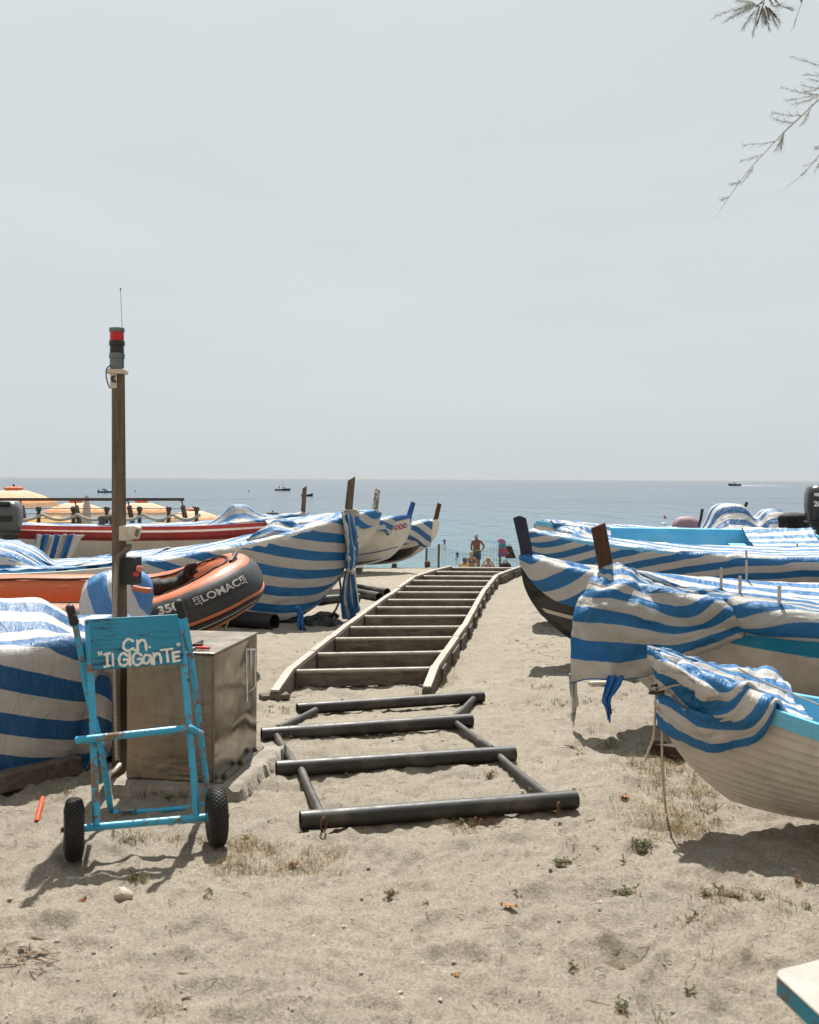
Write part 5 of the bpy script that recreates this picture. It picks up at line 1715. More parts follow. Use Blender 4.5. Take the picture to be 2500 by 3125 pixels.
# ------------------------------------------------------------------ orange inflatable
def inflatable():
    loc = P(800, 1760, 9.45)
    loc.z = 0.0
    rt = root('inflatable_boat', 'orange and dark grey inflatable boat with raised bow behind the cabinet', 'inflatable boat', loc, R(4), LEFT, R(7))
    rad = 0.205
    def zc(x):
        return 0.495 + 0.26 * float(np.clip((x + 1.05) / 0.80, 0, 1)) ** 1.5
    pts = []
    for x in np.linspace(-3.7, -0.80, 16):
        pts.append(Vector((x, -0.56, zc(x))))
    for a in np.linspace(0, 1, 13)[1:]:
        an = a * math.pi / 2
        pts.append(Vector((-0.80 + 0.61 * math.sin(an), -0.56 * math.cos(an) ** 0.9 if a < 1 else 0.0, 0)))
        pts[-1].z = zc(pts[-1].x)
    far = [Vector((p.x, -p.y, p.z)) for p in pts[:-1]][::-1]
    path = pts + far
    n = len(path)
    seg = 40
    def frame(i):
        t = (path[min(i + 1, n - 1)] - path[max(i - 1, 0)]).normalized()
        side = Vector((t.y, -t.x, 0)).normalized()          # outwards (right of travel) on the near tube
        up = side.cross(t).normalized()
        return t, side, up
    def ring(i, ang, r):
        t, side, up = frame(i)
        return path[i] + side * (math.cos(ang) * r) + up * (math.sin(ang) * r)
    def rr(i):
        return rad * (1.0 if 2 <= i <= n - 3 else (0.82 if i in (1, n - 2) else 0.5))
    def sector(nm, a0, a1, k, off, mat, i0=0, i1=None, bevelled=False):
        i1 = n if i1 is None else i1
        angs = [R(a0 + (a1 - a0) * q / k) for q in range(k + 1)]
        P2 = []
        for i in range(i0, i1):
            for q, a in enumerate(angs):
                o = off if 0 < q < k else off - 0.006
                P2.append(ring(i, a, rr(i) + o))
        return MB().grid(P2, i1 - i0, k + 1).build(nm, mat, rt, True, 70)
    # full dark tube, orange over the top and inside
    P2 = [ring(i, 2 * math.pi * q / seg, rr(i)) for i in range(n) for q in range(seg)]
    MB().grid(P2, n, seg, closed_m=True).build('tube', M['rib_grey'], rt, True, 70)
    sector('orange_top', 63, 205, 18, 0.004, M['rib_orange'], 1, n - 1)
    # rubbing strakes round the outside
    def strake(nm, a, r0, mat, flat=None):
        MB().tube([ring(i, R(a), rr(i) + 0.002) for i in range(1, n - 1)], r0, 8).build(nm, mat, rt, True, 70)
    strake('orange_strake', -12, 0.016, M['rib_orange'])
    strake('black_strake', -24, 0.020, M['rib_label'])
    strake('white_strake', -31, 0.010, M['silver'])
    strake('black_strake', -38, 0.018, M['rib_label'])
    strake('orange_strake', -50, 0.018, M['rib_orange'])
    # bow deck, floor and keel
    P2 = []
    xs = np.linspace(-3.4, -0.30, 22)
    for x in xs:
        wdt = 0.50 if x < -0.8 else 0.50 * math.sqrt(max(0.02, 1 - ((x + 0.8) / 0.56) ** 2))
        z = zc(x) + (0.10 if x > -1.2 else -0.16)
        for q in np.linspace(-1, 1, 7):
            P2.append((x, wdt * q, z + 0.03 * (1 - q * q)))
    MB().grid(P2, 22, 7).build('deck', M['rib_orange'], rt, True, 60)
    P2 = []
    for x in np.linspace(-3.6, -0.25, 24):
        t = float(np.clip((x + 1.5) / 1.25, 0, 1))
        w = 0.52 * math.sqrt(max(0.01, 1 - t ** 2.4))
        zt, zk = zc(x) - 0.12, 0.14 + 0.42 * t ** 2
        for q in np.linspace(-1, 1, 9):
            P2.append((x, w * q, zk + (zt - zk) * abs(q) ** 1.2))
    MB().grid(P2, 24, 9).build('keel_hull', plain('grey_gelcoat', (0.24, 0.225, 0.20), 0.4, dirt=(0.12, 0.1, 0.08)), rt, True, 60)
    # name panel bent round the bow, with its lettering
    cum = [0.0]
    for i in range(1, n):
        cum.append(cum[-1] + (path[i] - path[i - 1]).length)
    def on_tube(s, ang, off):
        i = int(np.clip(np.searchsorted(cum, s) - 1, 0, n - 2))
        f = (s - cum[i]) / (cum[i + 1] - cum[i])
        a, b = ring(i, ang, rr(i) + off), ring(i + 1, ang, rr(i + 1) + off)
        return a.lerp(b, f)
    def stick(me, s0, a0, off, nm, mat, th=0.0):
        bm = bmesh.new()
        bm.from_mesh(me)
        vs = [v.co for v in bm.verts]
        x0, x1 = min(v.x for v in vs), max(v.x for v in vs)
        y0, y1 = min(v.y for v in vs), max(v.y for v in vs)
        for k in range(1, 8):
            bmesh.ops.bisect_plane(bm, geom=bm.verts[:] + bm.edges[:] + bm.faces[:], plane_co=(0, y0 + (y1 - y0) * k / 8, 0), plane_no=(0, 1, 0))
        for k in range(1, 14):
            bmesh.ops.bisect_plane(bm, geom=bm.verts[:] + bm.edges[:] + bm.faces[:], plane_co=(x0 + (x1 - x0) * k / 14, 0, 0), plane_no=(1, 0, 0))
        for v in bm.verts:
            v.co = on_tube(s0 + v.co.x, a0 + v.co.y / rad, off)
        m2 = bpy.data.meshes.new(nm)
        bm.to_mesh(m2)
        bm.free()
        return link_mesh(nm, m2, mat, rt, 0)
    def rect(w, h):
        me = bpy.data.meshes.new('r')
        me.from_pydata([(-w / 2, -h / 2, 0), (w / 2, -h / 2, 0), (w / 2, h / 2, 0), (-w / 2, h / 2, 0)], [], [(0, 1, 2, 3)])
        return me
    iS = 16 + 5
    sN = cum[iS]
    stick(rect(0.41, 0.115), sN, R(34), 0.004, 'name_panel', M['rib_label'])
    stick(text_mesh('LOMAC', 0.083, 0.002), sN, R(34), 0.008, 'name_lettering', M['silver'])
    # small square emblem of bars at either end of the name
    for dx in (-0.170, 0.170):
        for (ex, ey, w_, h_) in ((0, 0.030, 0.045, 0.008), (-0.016, 0.010, 0.010, 0.026), (0.010, 0.012, 0.024, 0.008), (0.012, -0.006, 0.020, 0.008), (-0.008, -0.022, 0.030, 0.008), (0.016, -0.030, 0.008, 0.02)):
            stick(rect(w_, h_), sN + dx + ex, R(34) + ey / rad, 0.008, 'name_emblem', M['silver'])
    s3 = cum[15] + 0.13
    stick(rect(0.26, 0.115), s3, R(38), 0.004, 'number_panel', M['rib_label'])
    stick(text_mesh('350', 0.098, 0.004), s3, R(38), 0.008, 'number_lettering', M['silver'])
    # grab lines, handle and bag
    ln = []
    for i in range(3, n - 3):
        sag = 0.03 * math.sin(i * 1.1) ** 2
        ln.append(ring(i, R(118), rr(i) + 0.018 - sag * 0.3))
    MB().tube(ln, 0.009, 8).build('grab_line', M['dark_rope'], rt, True, 60)
    MB().tube([ring(n // 2 + 2, R(100), rr(9) + 0.012), ring(n // 2, R(96), rr(9) + 0.05), ring(n // 2 - 2, R(100), rr(9) + 0.012)], 0.018, 10).build('bow_handle', M['rib_label'], rt, True, 60)
    hx = [ring(i, R(84), rr(i) + 0.006) for i in (5, 6, 7)]
    MB().tube([hx[0], hx[0].lerp(hx[1], 0.5) + Vector((0, 0, 0.04)), hx[1] + Vector((0, 0, 0.04)), hx[2]], [0.02, 0.028, 0.028, 0.02], 8, sq=(Vector((0, 1, 0)), 1.4)).build('grab_handle', M['rib_label'], rt, True, 60)
    MB().tube(spline([(-0.75, 0.1, zc(-0.75) + 0.2), (-0.95, -0.15, zc(-0.95) + 0.16), (-1.25, -0.28, zc(-1.25) + 0.17), (-1.5, -0.3, zc(-1.5) + 0.12)], 6), 0.008, 8).build('painter', M['rope'], rt, True, 60)
    # ring and line under the bow
    MB().tube(spline([(-0.30, -0.10, 0.50), (-0.28, -0.12, 0.44), (-0.30, -0.12, 0.38), (-0.29, -0.13, 0.30), (-0.30, -0.14, 0.02)], 6), 0.010, 8).build('mooring_line', M['rope'], rt, True, 60)
    # black bag: a lumpy roll lying on the bow deck, a thing of its own
    bg = root('black_bag', 'crumpled black fabric bag lying on the bow of the inflatable', 'bag', rt.location + Euler(rt.rotation_euler).to_matrix() @ Vector((-0.95, -0.22, zc(-0.95) + 0.16)), R(14))
    pts_, rads = [], []
    for i, t in enumerate(np.linspace(0, 1, 22)):
        pts_.append((-0.42 + 0.84 * t, 0.03 * math.sin(t * 9), -0.03 + 0.25 * t ** 1.6 + 0.02 * math.sin(t * 14)))
        rads.append(0.035 + 0.062 * math.sin(math.pi * min(1, t * 1.02)) ** 0.6 + 0.012 * math.sin(i * 2.1))
    MB().tube(pts_, rads, 18, sq=(Vector((0, 0, 1)), 0.72)).build('bag_body', M['black_cloth'], bg, True, 60)
    MB().tube(spline([(0.36, 0, 0.20), (0.40, -0.04, 0.28), (0.34, -0.06, 0.26), (0.33, -0.05, 0.19), (0.39, 0.0, 0.15)], 5), 0.026, 10).build('bag_knot', M['black_cloth'], bg, True, 60)
inflatable()

# ------------------------------------------------------------------ motor wrapped in a striped tarpaulin
def wrapped_motor():
    Y = 7.6
    c = P(352, 1830, Y)
    rt = root('wrapped_outboard', 'round outboard motor wrapped in striped tarpaulin behind the signal post', 'outboard motor', (c.x, c.y, 0))
    n, m = 40, 64
    pts = np.zeros((n, m + 1, 3))
    rs = np.random.RandomState(4)
    for i in range(n):
        t = i / (n - 1)
        a = t * math.pi * 0.93
        for j in range(m + 1):
            b = 2 * math.pi * (j % m) / m
            rx, ry, rz = 0.25, 0.21, 0.20
            sx = math.sin(a) ** 0.62
            x, y, z = rx * sx * math.cos(b) * (1 + 0.06 * math.cos(b)), ry * sx * math.sin(b), rz * math.cos(a) if math.cos(a) > 0 else rz * 1.2 * math.cos(a)
            nz = float(vnoise(np.array(3 + 2.6 * math.cos(b) + t * 2.4), np.array(2.6 * math.sin(b) + 9.0 - t)))
            nz2 = float(vnoise(np.array(13 + 6.5 * math.cos(b) + t * 5), np.array(6.5 * math.sin(b) + 2.0 + t * 3)))
            k = 1 + 0.20 * nz + 0.09 * abs(nz2) + 0.035 * math.sin(b * 7 + 4 * nz + t * 2) * t
            tilt = 0.16 * x - 0.03 * abs(nz2)
            pts[i, j] = (x * k, y * k, z * k + tilt)
    # stripes run over the top from side to side
    me = bpy.data.meshes.new('tarpaulin')
    idx = np.arange(n * (m + 1)).reshape(n, m + 1)
    q = np.stack([idx[:-1, :-1], idx[:-1, 1:], idx[1:, 1:], idx[1:, :-1]], -1).reshape(-1, 4)
    flat = pts.reshape(-1, 3)
    me.from_pydata((flat + np.array([0, 0, c.z])).tolist(), [], q.tolist())
    uvl = me.uv_layers.new(name='UVMap')
    ang = np.arctan2(flat[:, 0], flat[:, 2] + 0.02)
    uv = np.stack([flat[:, 1] - flat[:, 2] * 0.3, flat[:, 0] * 0.95 + flat[:, 2] * 0.35 + 0.06], -1)
    uvl.data.foreach_set('uv', uv[q.ravel()].astype(np.float32).ravel())
    link_mesh('tarpaulin', me, M['bagcloth'], rt, 180)
    MB().tube([(0, 0.05, c.z - 0.17), (0, 0.06, c.z - 0.45), (0.02, 0.08, 0.02)], [0.07, 0.055, 0.05], 12).build('shaft', M['cowl'], rt, True)
    MB().box((0.0, 0.08, 0.02), (0.34, 0.30, 0.04)).build('stand', M['deck_wood'], rt, True, 30, 0.004)
    hd = spline([(0.17, -0.16, c.z + 0.10), (0.24, -0.2, c.z + 0.09), (0.30, -0.2, c.z + 0.085)], 4)
    MB().tube(hd, [0.02] * len(hd), 10).build('tiller', M['rib_orange'], rt, True, 60)
wrapped_motor()
# ------------------------------------------------------------------ outboard motors
def outboard(name, label, loc, rz, k=1.0, cowl='cowl', tilt=0.0, text=None, vent=True):
    rt = root(name, label, 'outboard motor', loc, rz, 'outboard motors on the far boats')
    c = M[cowl]
    # cowling: lofted box with rounded shoulders, local z up from the clamp, front towards -y
    levels = [(-0.02, 0.13, 0.15), (0.06, 0.165, 0.20), (0.20, 0.18, 0.225), (0.33, 0.175, 0.215), (0.40, 0.155, 0.185), (0.435, 0.10, 0.12)]
    pts = []
    for (z, w, d) in levels:
        for q in range(24):
            a = 2 * math.pi * q / 24
            ca, sa = math.cos(a), math.sin(a)
            e = 0.55
            pts.append((w * math.copysign(abs(ca) ** e, ca) * k, (d * math.copysign(abs(sa) ** e, sa) + 0.05 * z) * k, (z + tilt * d * sa) * k))
    mb = MB().grid(pts, len(levels), 24, closed_m=True)
    n = len(levels)
    mb.f.append(tuple(range(24))[::-1])
    mb.f.append(tuple((n - 1) * 24 + q for q in range(24)))
    mb.build('cowling', c, rt, True, 50)
    MB().tube([(-0.18 * k * math.cos(a) , -0.235 * k * math.sin(a) * 0.98, 0.02 * k) for a in np.linspace(0, 2 * math.pi, 28)[:-1]], 0.010 * k, 6, closed=True).build('cowl_seam', M['rib_label'], rt, True, 60)
    if vent:
        MB().box((0, -0.17 * k, 0.385 * k), (0.16 * k, 0.10 * k, 0.055 * k), Matrix.Rotation(R(-32), 3, 'X')).build('air_vent', M['rib_label'], rt, True, 30, 0.008)
        MB().box((0, -0.226 * k, 0.20 * k), (0.24 * k, 0.012, 0.08 * k)).build('decal', M['rib_label'], rt, True, 30, 0.004)
    # midsection, bracket, leg and propeller
    MB().add(*loft([(-0.02, 0.11, 0.13), (-0.10, 0.12, 0.15), (-0.20, 0.075, 0.10), (-0.42, 0.045, 0.085), (-0.62, 0.035, 0.08)], k)).build('midsection', M['cowl'], rt, True, 50)
    MB().box((0, 0.15 * k, -0.16 * k), (0.18 * k, 0.10 * k, 0.26 * k)).build('clamp_bracket', M['cowl'], rt, True, 30, 0.01)
    MB().lathe([(0.005, -0.16), (0.035, -0.12), (0.045, 0.0), (0.04, 0.10), (0.02, 0.13)], (0, 0.0, -0.66 * k), (0, 1, 0), 16).build('gearcase', M['cowl'], rt, True)
    for q in range(3):
        a = q * 2 * math.pi / 3
        MB().box((0.06 * math.cos(a), -0.14, -0.66 * k + 0.06 * math.sin(a)), (0.10, 0.012, 0.07), Matrix.Rotation(-a, 3, 'Y') @ Matrix.Rotation(R(35), 3, 'X')).build('propeller_blade', M['cowl'], rt, True)
    if text:
        for (s, size, x, z) in text:
            me = text_mesh(s, size, 0.004)
            for v in me.vertices:
                v.co = (v.co.x + x, -0.244 * k + 0.10 * max(0.0, v.co.y + z - 0.28), v.co.y + z)
            link_mesh('lettering', me, M['letter'], rt, 0)
    return rt

def loft(levels, k=1.0, seg=20):
    pts = []
    for (z, w, d) in levels:
        for q in range(seg):
            a = 2 * math.pi * q / seg
            pts.append((w * math.cos(a) * k, d * math.sin(a) * k, z * k))
    fs = [(i * seg + j, i * seg + (j + 1) % seg, (i + 1) * seg + (j + 1) % seg, (i + 1) * seg + j) for i in range(len(levels) - 1) for j in range(seg)]
    fs += [tuple(range(seg))[::-1], tuple((len(levels) - 1) * seg + j for j in range(seg))]
    return pts, fs

p = P(24, 1625, 14.2)
outboard('outboard_motor', 'dark grey outboard motor at the left edge on the white launch', p, R(6), 0.95, 'cowl_grey')
p = P(2508, 1598, 15.2)
outboard('outboard_motor', 'big black outboard motor with white figures at the right edge', p, R(-12), 1.25, 'cowl', 0.0, [('20', 0.10, -0.10, 0.28), ('MERCURY', 0.055, -0.02, 0.41)], vent=False)

# motor hidden under black plastic
def sack(name, label, cat, c, prof, mat, seed, seg=40, group=None, sy=0.8, wob=0.12):
    rt = root(name, label, cat, (c.x, c.y, zg(c.x, c.y)), 0, group)
    rs = np.random.RandomState(seed)
    pts = []
    z0 = c.z - zg(c.x, c.y)
    for i, (r, z) in enumerate(prof):
        for q in range(seg):
            a = 2 * math.pi * q / seg
            k = 1 + wob * float(vnoise(np.array(seed * 3 + 2.2 * math.cos(a) + i * 0.35), np.array(2.2 * math.sin(a) + 7.0))) * 2 + 0.035 * math.sin(a * 9 + seed) * (1 - i / len(prof))
            pts.append((r * k * math.cos(a), r * k * math.sin(a) * sy, z0 + z))
    mb = MB().grid(pts, len(prof), seg, closed_m=True)
    mb.f.append(tuple(range(seg))[::-1])
    mb.f.append(tuple((len(prof) - 1) * seg + q for q in range(seg)))
    mb.build('wrapping', mat, rt, True, 60, subsurf=1)
    MB().cyl((0, 0, -0.02), (0, 0, z0 + prof[0][1] + 0.05), 0.05, 12).build('shaft', M['cowl'], rt, True)
    return rt
sack('bagged_outboard', 'outboard motor bundled in black plastic at the far right', 'outboard motor', P(2425, 1650, 16.0),
     [(0.11, -0.05), (0.16, 0.05), (0.20, 0.16), (0.235, 0.24), (0.20, 0.262), (0.225, 0.29), (0.245, 0.33), (0.22, 0.385), (0.12, 0.42)], M['black_cloth'], 3)
sack('bagged_outboard', 'outboard motor under a dusty pink fabric hood on the far right', 'outboard motor', P(2094, 1618, 18.2),
     [(0.24, -0.03), (0.245, 0.05), (0.225, 0.13), (0.17, 0.20), (0.08, 0.235)], M['purple_cover'], 5, wob=0.05)

# striped cloth hung over the launch's gunwale
def hung_cloth():
    n, m = 44, 30
    du, dv = 0.85 / (n - 1), 0.62 / (m - 1)
    F = rect_sheet(n, m, 0.85, 0.62)
    c0 = P(110, 1632, 14.05)
    P0 = np.zeros((n, m, 3))
    for i in range(n):
        for j in range(m):
            P0[i, j] = (i * du * 0.72, -0.02 * math.sin(i * 1.2), -j * dv)
    pins = {(i, 0): (i * du * 0.62 + (0.02 * math.sin(i * 1.9)), 0.025 * math.sin(i * 0.9), 0.01 * math.sin(i * 0.7)) for i in range(n)}
    pins[(n - 1, 0)] = (0.66, 0.0, 0.0)
    Q = cloth(P0, F, pins, None, 36, 7, ground=None, seed=31, bend=0.03)
    Q[..., 0] -= 0.28 * np.clip(-Q[..., 2], 0, None)
    cloth_obj('hung_cloth', 'striped cloth hanging over the stern of the white launch', Q, F, netting('hung_striped_cloth', (0.012, 0.11, 0.32), period=0.24, phase=0.4, trans=0.15), c0, R(14), None, 0, 0, 1, 'cloth', swap=True)
hung_cloth()

# ------------------------------------------------------------------ terrace rails
def terrace():
    Y = 20.5
    a, b = P(-60, 1524, Y), P(562, 1524, Y)
    rt = root('wire_railing', 'dark terrace railing with leaning posts and horizontal wires', 'railing', (a.x, Y, zg(a.x, Y)))
    MB().bar(a, b, 0.05, 0.055).build('top_rail', M['terrace_metal'], rt)
    for px in (70, 236, 398, 562):
        t, q = P(px - 4, 1543, Y), P(px + 14, 1632, Y)
        d = (q - t)
        MB().bar(t, t + d * 1.6, 0.085, 0.055, (0, 1, 0)).build('post', M['grey_post'], rt, bevel=0.004)
        MB().tube([P(px - 10, 1527, Y), P(px - 6, 1533, Y), t + Vector((0, 0, -0.02))], 0.014, 8).build('hook', M['terrace_metal'], rt)
    for py in (1552, 1568, 1582, 1597, 1611, 1626):
        MB().cyl(P(-60, py, Y - 0.05), P(565, py, Y - 0.05), 0.008, 6).build('wire', M['terrace_metal'], rt)
    Y = 18.6
    r2 = root('rope_railing', 'row of dark posts with round heads linked by pale rope', 'rope railing', (P(118, 1600, Y).x, Y, zg(0, Y)))
    kn = []
    for px in (-10, 118, 224, 326, 426, 515, 600):
        t = P(px, 1562, Y)
        MB().cyl((t.x, Y, zg(t.x, Y)), t, 0.032, 12).build('post', M['terrace_metal'], r2)
        MB().lathe([(0.02, -0.01), (0.045, 0.02), (0.052, 0.05), (0.04, 0.085), (0.012, 0.10)], t, seg=14).build('post_head', M['terrace_metal'], r2, smooth=60)
        kn.append(P(px + 12, 1570 if px > 0 else 1574, Y - 0.05))
    for i in range(len(kn) - 1):
        p0, p1 = kn[i], kn[i + 1]
        seg = [p0.lerp(p1, t) - Vector((0, 0, 0.09 * 4 * t * (1 - t))) for t in np.linspace(0, 1, 12)]
        MB().tube(seg, 0.026, 10).build('rope', M['rope'], r2, smooth=60)
    # dark benches stacked on the terrace
    for (x0, x1, y0, y1, Y, lab) in ((60, 224, 1597, 1612, 19.4, 'long dark brown bench board lying behind the rope posts'), (95, 232, 1617, 1632, 18.9, 'lower dark brown bench board with pale edge before the rope posts')):
        a, b = P(x0, y0, Y), P(x1, y0 - 2, Y)
        h = (y1 - y0) * Y / FPX
        r3 = root('bench', lab, 'bench', (a.x, Y, zg(a.x, Y)), 0, 'dark benches on the terrace')
        MB().bar(a - Vector((0, 0, h * 0.15)), b - Vector((0, 0, h * 0.15)), 0.42, 0.035).build('seat_board', M['dark_brown'], r3, bevel=0.004)
        MB().bar(a - Vector((0, 0.2, h * 0.75)), b - Vector((0, 0.2, h * 0.75)), 0.03, h * 0.8).build('apron', M['dark_brown'], r3, bevel=0.004)
        for t in (0.06, 0.94):
            q = a.lerp(b, t)
            MB().bar(q - Vector((0, 0, h * 0.2)), Vector((q.x, q.y, zg(q.x, q.y))), 0.06, 0.06).build('leg', M['dark_brown'], r3)
    # dark chair end near the signal post
    q = P(337, 1580, 18.2)
    r4 = root('folding_chair', 'dark folded deck chair leaning behind the signal post', 'chair', (q.x, q.y, zg(q.x, q.y)))
    for dx in (-0.10, 0.08):
        MB().bar(q + Vector((dx - 0.06, 0, 0.02)), q + Vector((dx + 0.08, 0.05, -0.75)), 0.10, 0.05, (0, 1, 0)).build('leg', M['grey_post'], r4, bevel=0.004)
    MB().bar(q + Vector((-0.17, 0, 0.0)), q + Vector((0.22, 0, 0.0)), 0.05, 0.06).build('top_bar', M['grey_post'], r4, bevel=0.004)
    # pale locker and yellow lounger ends seen between the wires
    for (x0, x1, y0, y1, Y, mt, lab) in ((250, 300, 1614, 1640, 24.0, (0.58, 0.36, 0.10), 'yellow sun lounger end below the closed parasol'), (300, 350, 1619, 1640, 25.0, (0.60, 0.40, 0.08), 'yellow sun lounger end right of the closed parasol')):
        a, b = P(x0, y0, Y), P(x1, y1, Y)
        r5 = root('sun_lounger', lab, 'sun lounger', (a.x, Y, zg(a.x, Y)), 0, 'yellow loungers beyond the railing')
        m5 = plain('yellow_canvas', mt, 0.8, var=0.1)
        MB().prism([(a.x, Y, a.z), (b.x, Y, a.z - 0.03), (b.x + 0.05, Y, b.z), (a.x, Y, b.z)], (0, 0.05, 0)).build('backrest', m5, r5)
        MB().prism([(a.x, Y + 0.06, b.z), (b.x, Y + 0.06, b.z), (b.x, Y + 1.3, b.z), (a.x, Y + 1.3, b.z)], (0, 0, -0.05)).build('seat', m5, r5)
        MB().bar((a.x - 0.02, Y - 0.01, a.z + 0.01), (b.x + 0.02, Y - 0.01, a.z - 0.02), 0.03, 0.03).build('frame', M['stripe_white'], r5)
        for xx in (a.x + 0.03, b.x - 0.03):
            for yy in (Y + 0.1, Y + 1.2):
                MB().bar((xx, yy, b.z - 0.04), (xx, yy, zg(xx, yy)), 0.04, 0.04).build('leg', M['stripe_white'], r5)
terrace()

# ------------------------------------------------------------------ parasols on the lower beach
def canopy_mat(name, c1, c2, rim):
    t = NT(name)
    sep = t.n('ShaderNodeSeparateXYZ')
    t.l(t.tc(), sep.inputs[0])
    r = t.math('SQRT', t.math('ADD', t.math('POWER', sep.outputs[0], 2.0), t.math('POWER', sep.outputs[1], 2.0)))
    c = t.ramp(r, [(0.0, c1), (0.36, c1), (0.37, c2), (0.46, c2), (0.47, c1), (0.94, c1), (0.96, rim)])
    c = t.mix(1.0, c, t.ramp(t.noise(5, 4), [(0.3, 0.85), (0.7, 1.08)]), 'MULTIPLY')
    a = t.bsdf(c, 0.8, 0, 0.2)
    b = t.n('ShaderNodeBsdfTranslucent')
    t.l(c, b.inputs['Color'])
    mx = t.n('ShaderNodeMixShader')
    mx.inputs[0].default_value = 0.5
    t.l(a.outputs[0], mx.inputs[1])
    t.l(b.outputs[0], mx.inputs[2])
    return t.done(mx)
M['peach'] = canopy_mat('peach_canopy', (0.86, 0.60, 0.43), (0.86, 0.80, 0.72), (0.76, 0.34, 0.15))
M['yellow'] = canopy_mat('yellow_canopy', (0.66, 0.44, 0.17), (0.66, 0.44, 0.17), (0.60, 0.36, 0.10))
M['valance'] = canopy_mat('pale_valance', (0.74, 0.60, 0.46), (0.74, 0.60, 0.46), (0.74, 0.60, 0.46))
M['vent_orange'] = plain('orange_vent', (0.60, 0.13, 0.035), 0.7)
def parasol(px, py, Y, rad, kind, label):
    t = P(px, py, Y)
    g = zg(t.x, Y)
    rt = root('parasol', label, 'parasol', (t.x, Y, g), 0.3, 'parasols on the lower beach')
    ht = t.z - g
    n = 8
    pts = []
    rings = [(0.05, 0.0), (0.35, -0.045), (0.66, -0.13), (1.0, -0.27)]
    for (q, dz) in rings:
        for k in range(n * 4):
            a = 2 * math.pi * k / (n * 4)
            f = (k % 4) / 4.0
            sc = 1 - 0.075 * math.sin(math.pi * f) * q
            pts.append((rad * q * sc * math.cos(a), rad * q * sc * math.sin(a), ht + dz * rad * 1.15 + 0.02 * q * math.sin(math.pi * f) * -1))
    MB().grid(pts, len(rings), n * 4, closed_m=True).build('canopy', M[kind], rt, True, 25)
    pts = []
    for (dz, kk) in ((0.0, 1.0), (-0.16, 1.015)):
        for k in range(n * 8):
            a = 2 * math.pi * k / (n * 8)
            f = (k % 8) / 8.0
            sc = (1 - 0.075 * math.sin(math.pi * f)) * kk
            w = dz + (0.03 * abs(math.sin(k * math.pi / 4)) if dz else 0)
            pts.append((rad * sc * math.cos(a), rad * sc * math.sin(a), ht - 0.27 * rad * 1.15 - 0.002 + w))
    MB().grid(pts, 2, n * 8, closed_m=True).build('valance', M['valance'] if kind == 'peach' else M['yellow'], rt, True, 25)
    pts = []
    for (q, dz) in ((0.02, 0.075), (0.22, 0.03), (0.235, -0.03)):
        for k in range(32):
            a = 2 * math.pi * k / 32
            pts.append((rad * q * math.cos(a), rad * q * math.sin(a), ht + dz + (0.02 * abs(math.sin(k * math.pi / 4)) if q > 0.2 else 0)))
    MB().grid(pts, 3, 32, closed_m=True).build('vent_cap', M['vent_orange'] if kind == 'peach' else M['black_cloth'], rt, True, 25)
    MB().cyl((0, 0, 0), (0, 0, ht + 0.02), 0.025, 10).build('pole', M['stripe_white'], rt, True)
    MB().lathe([(0.03, 0.0), (0.04, 0.03), (0.03, 0.06), (0.008, 0.08)], (0, 0, ht + 0.07), seg=10).build('finial', M['terrace_metal'], rt, True)
    for k in range(n):
        a = 2 * math.pi * k / n
        MB().cyl((0, 0, ht - 0.06), (rad * 0.97 * math.cos(a), rad * 0.97 * math.sin(a), ht - 0.27 * rad * 1.15 - 0.02), 0.007, 5).build('rib', M['stripe_white'], rt, True)
for (px, py, Y, r, kd, lab) in ((42, 1492, 33.0, 1.28, 'peach', 'largest peach parasol at the left edge with orange vent'),
                               (232, 1531, 40, 1.15, 'peach', 'peach parasol behind the closed grey parasol'),
                               (432, 1531, 41, 1.15, 'peach', 'peach parasol just right of the signal post'),
                               (590, 1556, 44, 1.15, 'peach', 'peach parasol beyond the end of the wire railing'),
                               (705, 1566, 46, 1.05, 'peach', 'peach parasol mostly hidden by the bundled striped cover'),
                               (832, 1568, 47, 1.15, 'yellow', 'yellow parasol with dark vent beyond the boats'),
                               (150, 1572, 45, 1.0, 'yellow', 'low yellow parasol between the two left peach parasols'),
                               (490, 1590, 46, 0.9, 'yellow', 'low yellow parasol below the right end of the railing')):
    parasol(px, py, Y, r, kd, lab)
t = P(265, 1512, 26)
rt = root('closed_parasol', 'tall closed grey parasol standing behind the railing', 'parasol', (t.x, 26, zg(t.x, 26)))
hh = t.z - zg(t.x, 26)
MB().add(*loft([(hh - 1.0, 0.13, 0.13), (hh - 0.7, 0.12, 0.12), (hh - 0.25, 0.085, 0.085), (hh - 0.09, 0.04, 0.04), (hh - 0.06, 0.055, 0.055), (hh, 0.03, 0.03)])).build('folded_canopy', plain('grey_canvas', (0.36, 0.33, 0.30), 0.85, var=0.12, bump=0.4, bscale=20), rt, True, 60)
MB().cyl((0, 0, 0), (0, 0, hh - 0.9), 0.025, 10).build('pole', M['stripe_white'], rt, True)

# ------------------------------------------------------------------ people
def body(name, mat, joints, edges, parent, root_i=0):
    """one continuous figure grown over a skeleton"""
    me = bpy.data.meshes.new(name)
    me.from_pydata([j[0] for j in joints], edges, [])
    o = bpy.data.objects.new(name, me)
    COL.objects.link(o)
    me.materials.append(mat)
    o.parent = parent
    sk = o.modifiers.new('skin', 'SKIN')
    sk.use_smooth_shade = True
    for i, j in enumerate(joints):
        r = j[1]
        me.skin_vertices[0].data[i].radius = r if isinstance(r, tuple) else (r, r)
        me.skin_vertices[0].data[i].use_root = (i == root_i)
    sb = o.modifiers.new('sub', 'SUBSURF')
    sb.levels = sb.render_levels = 2
    return o

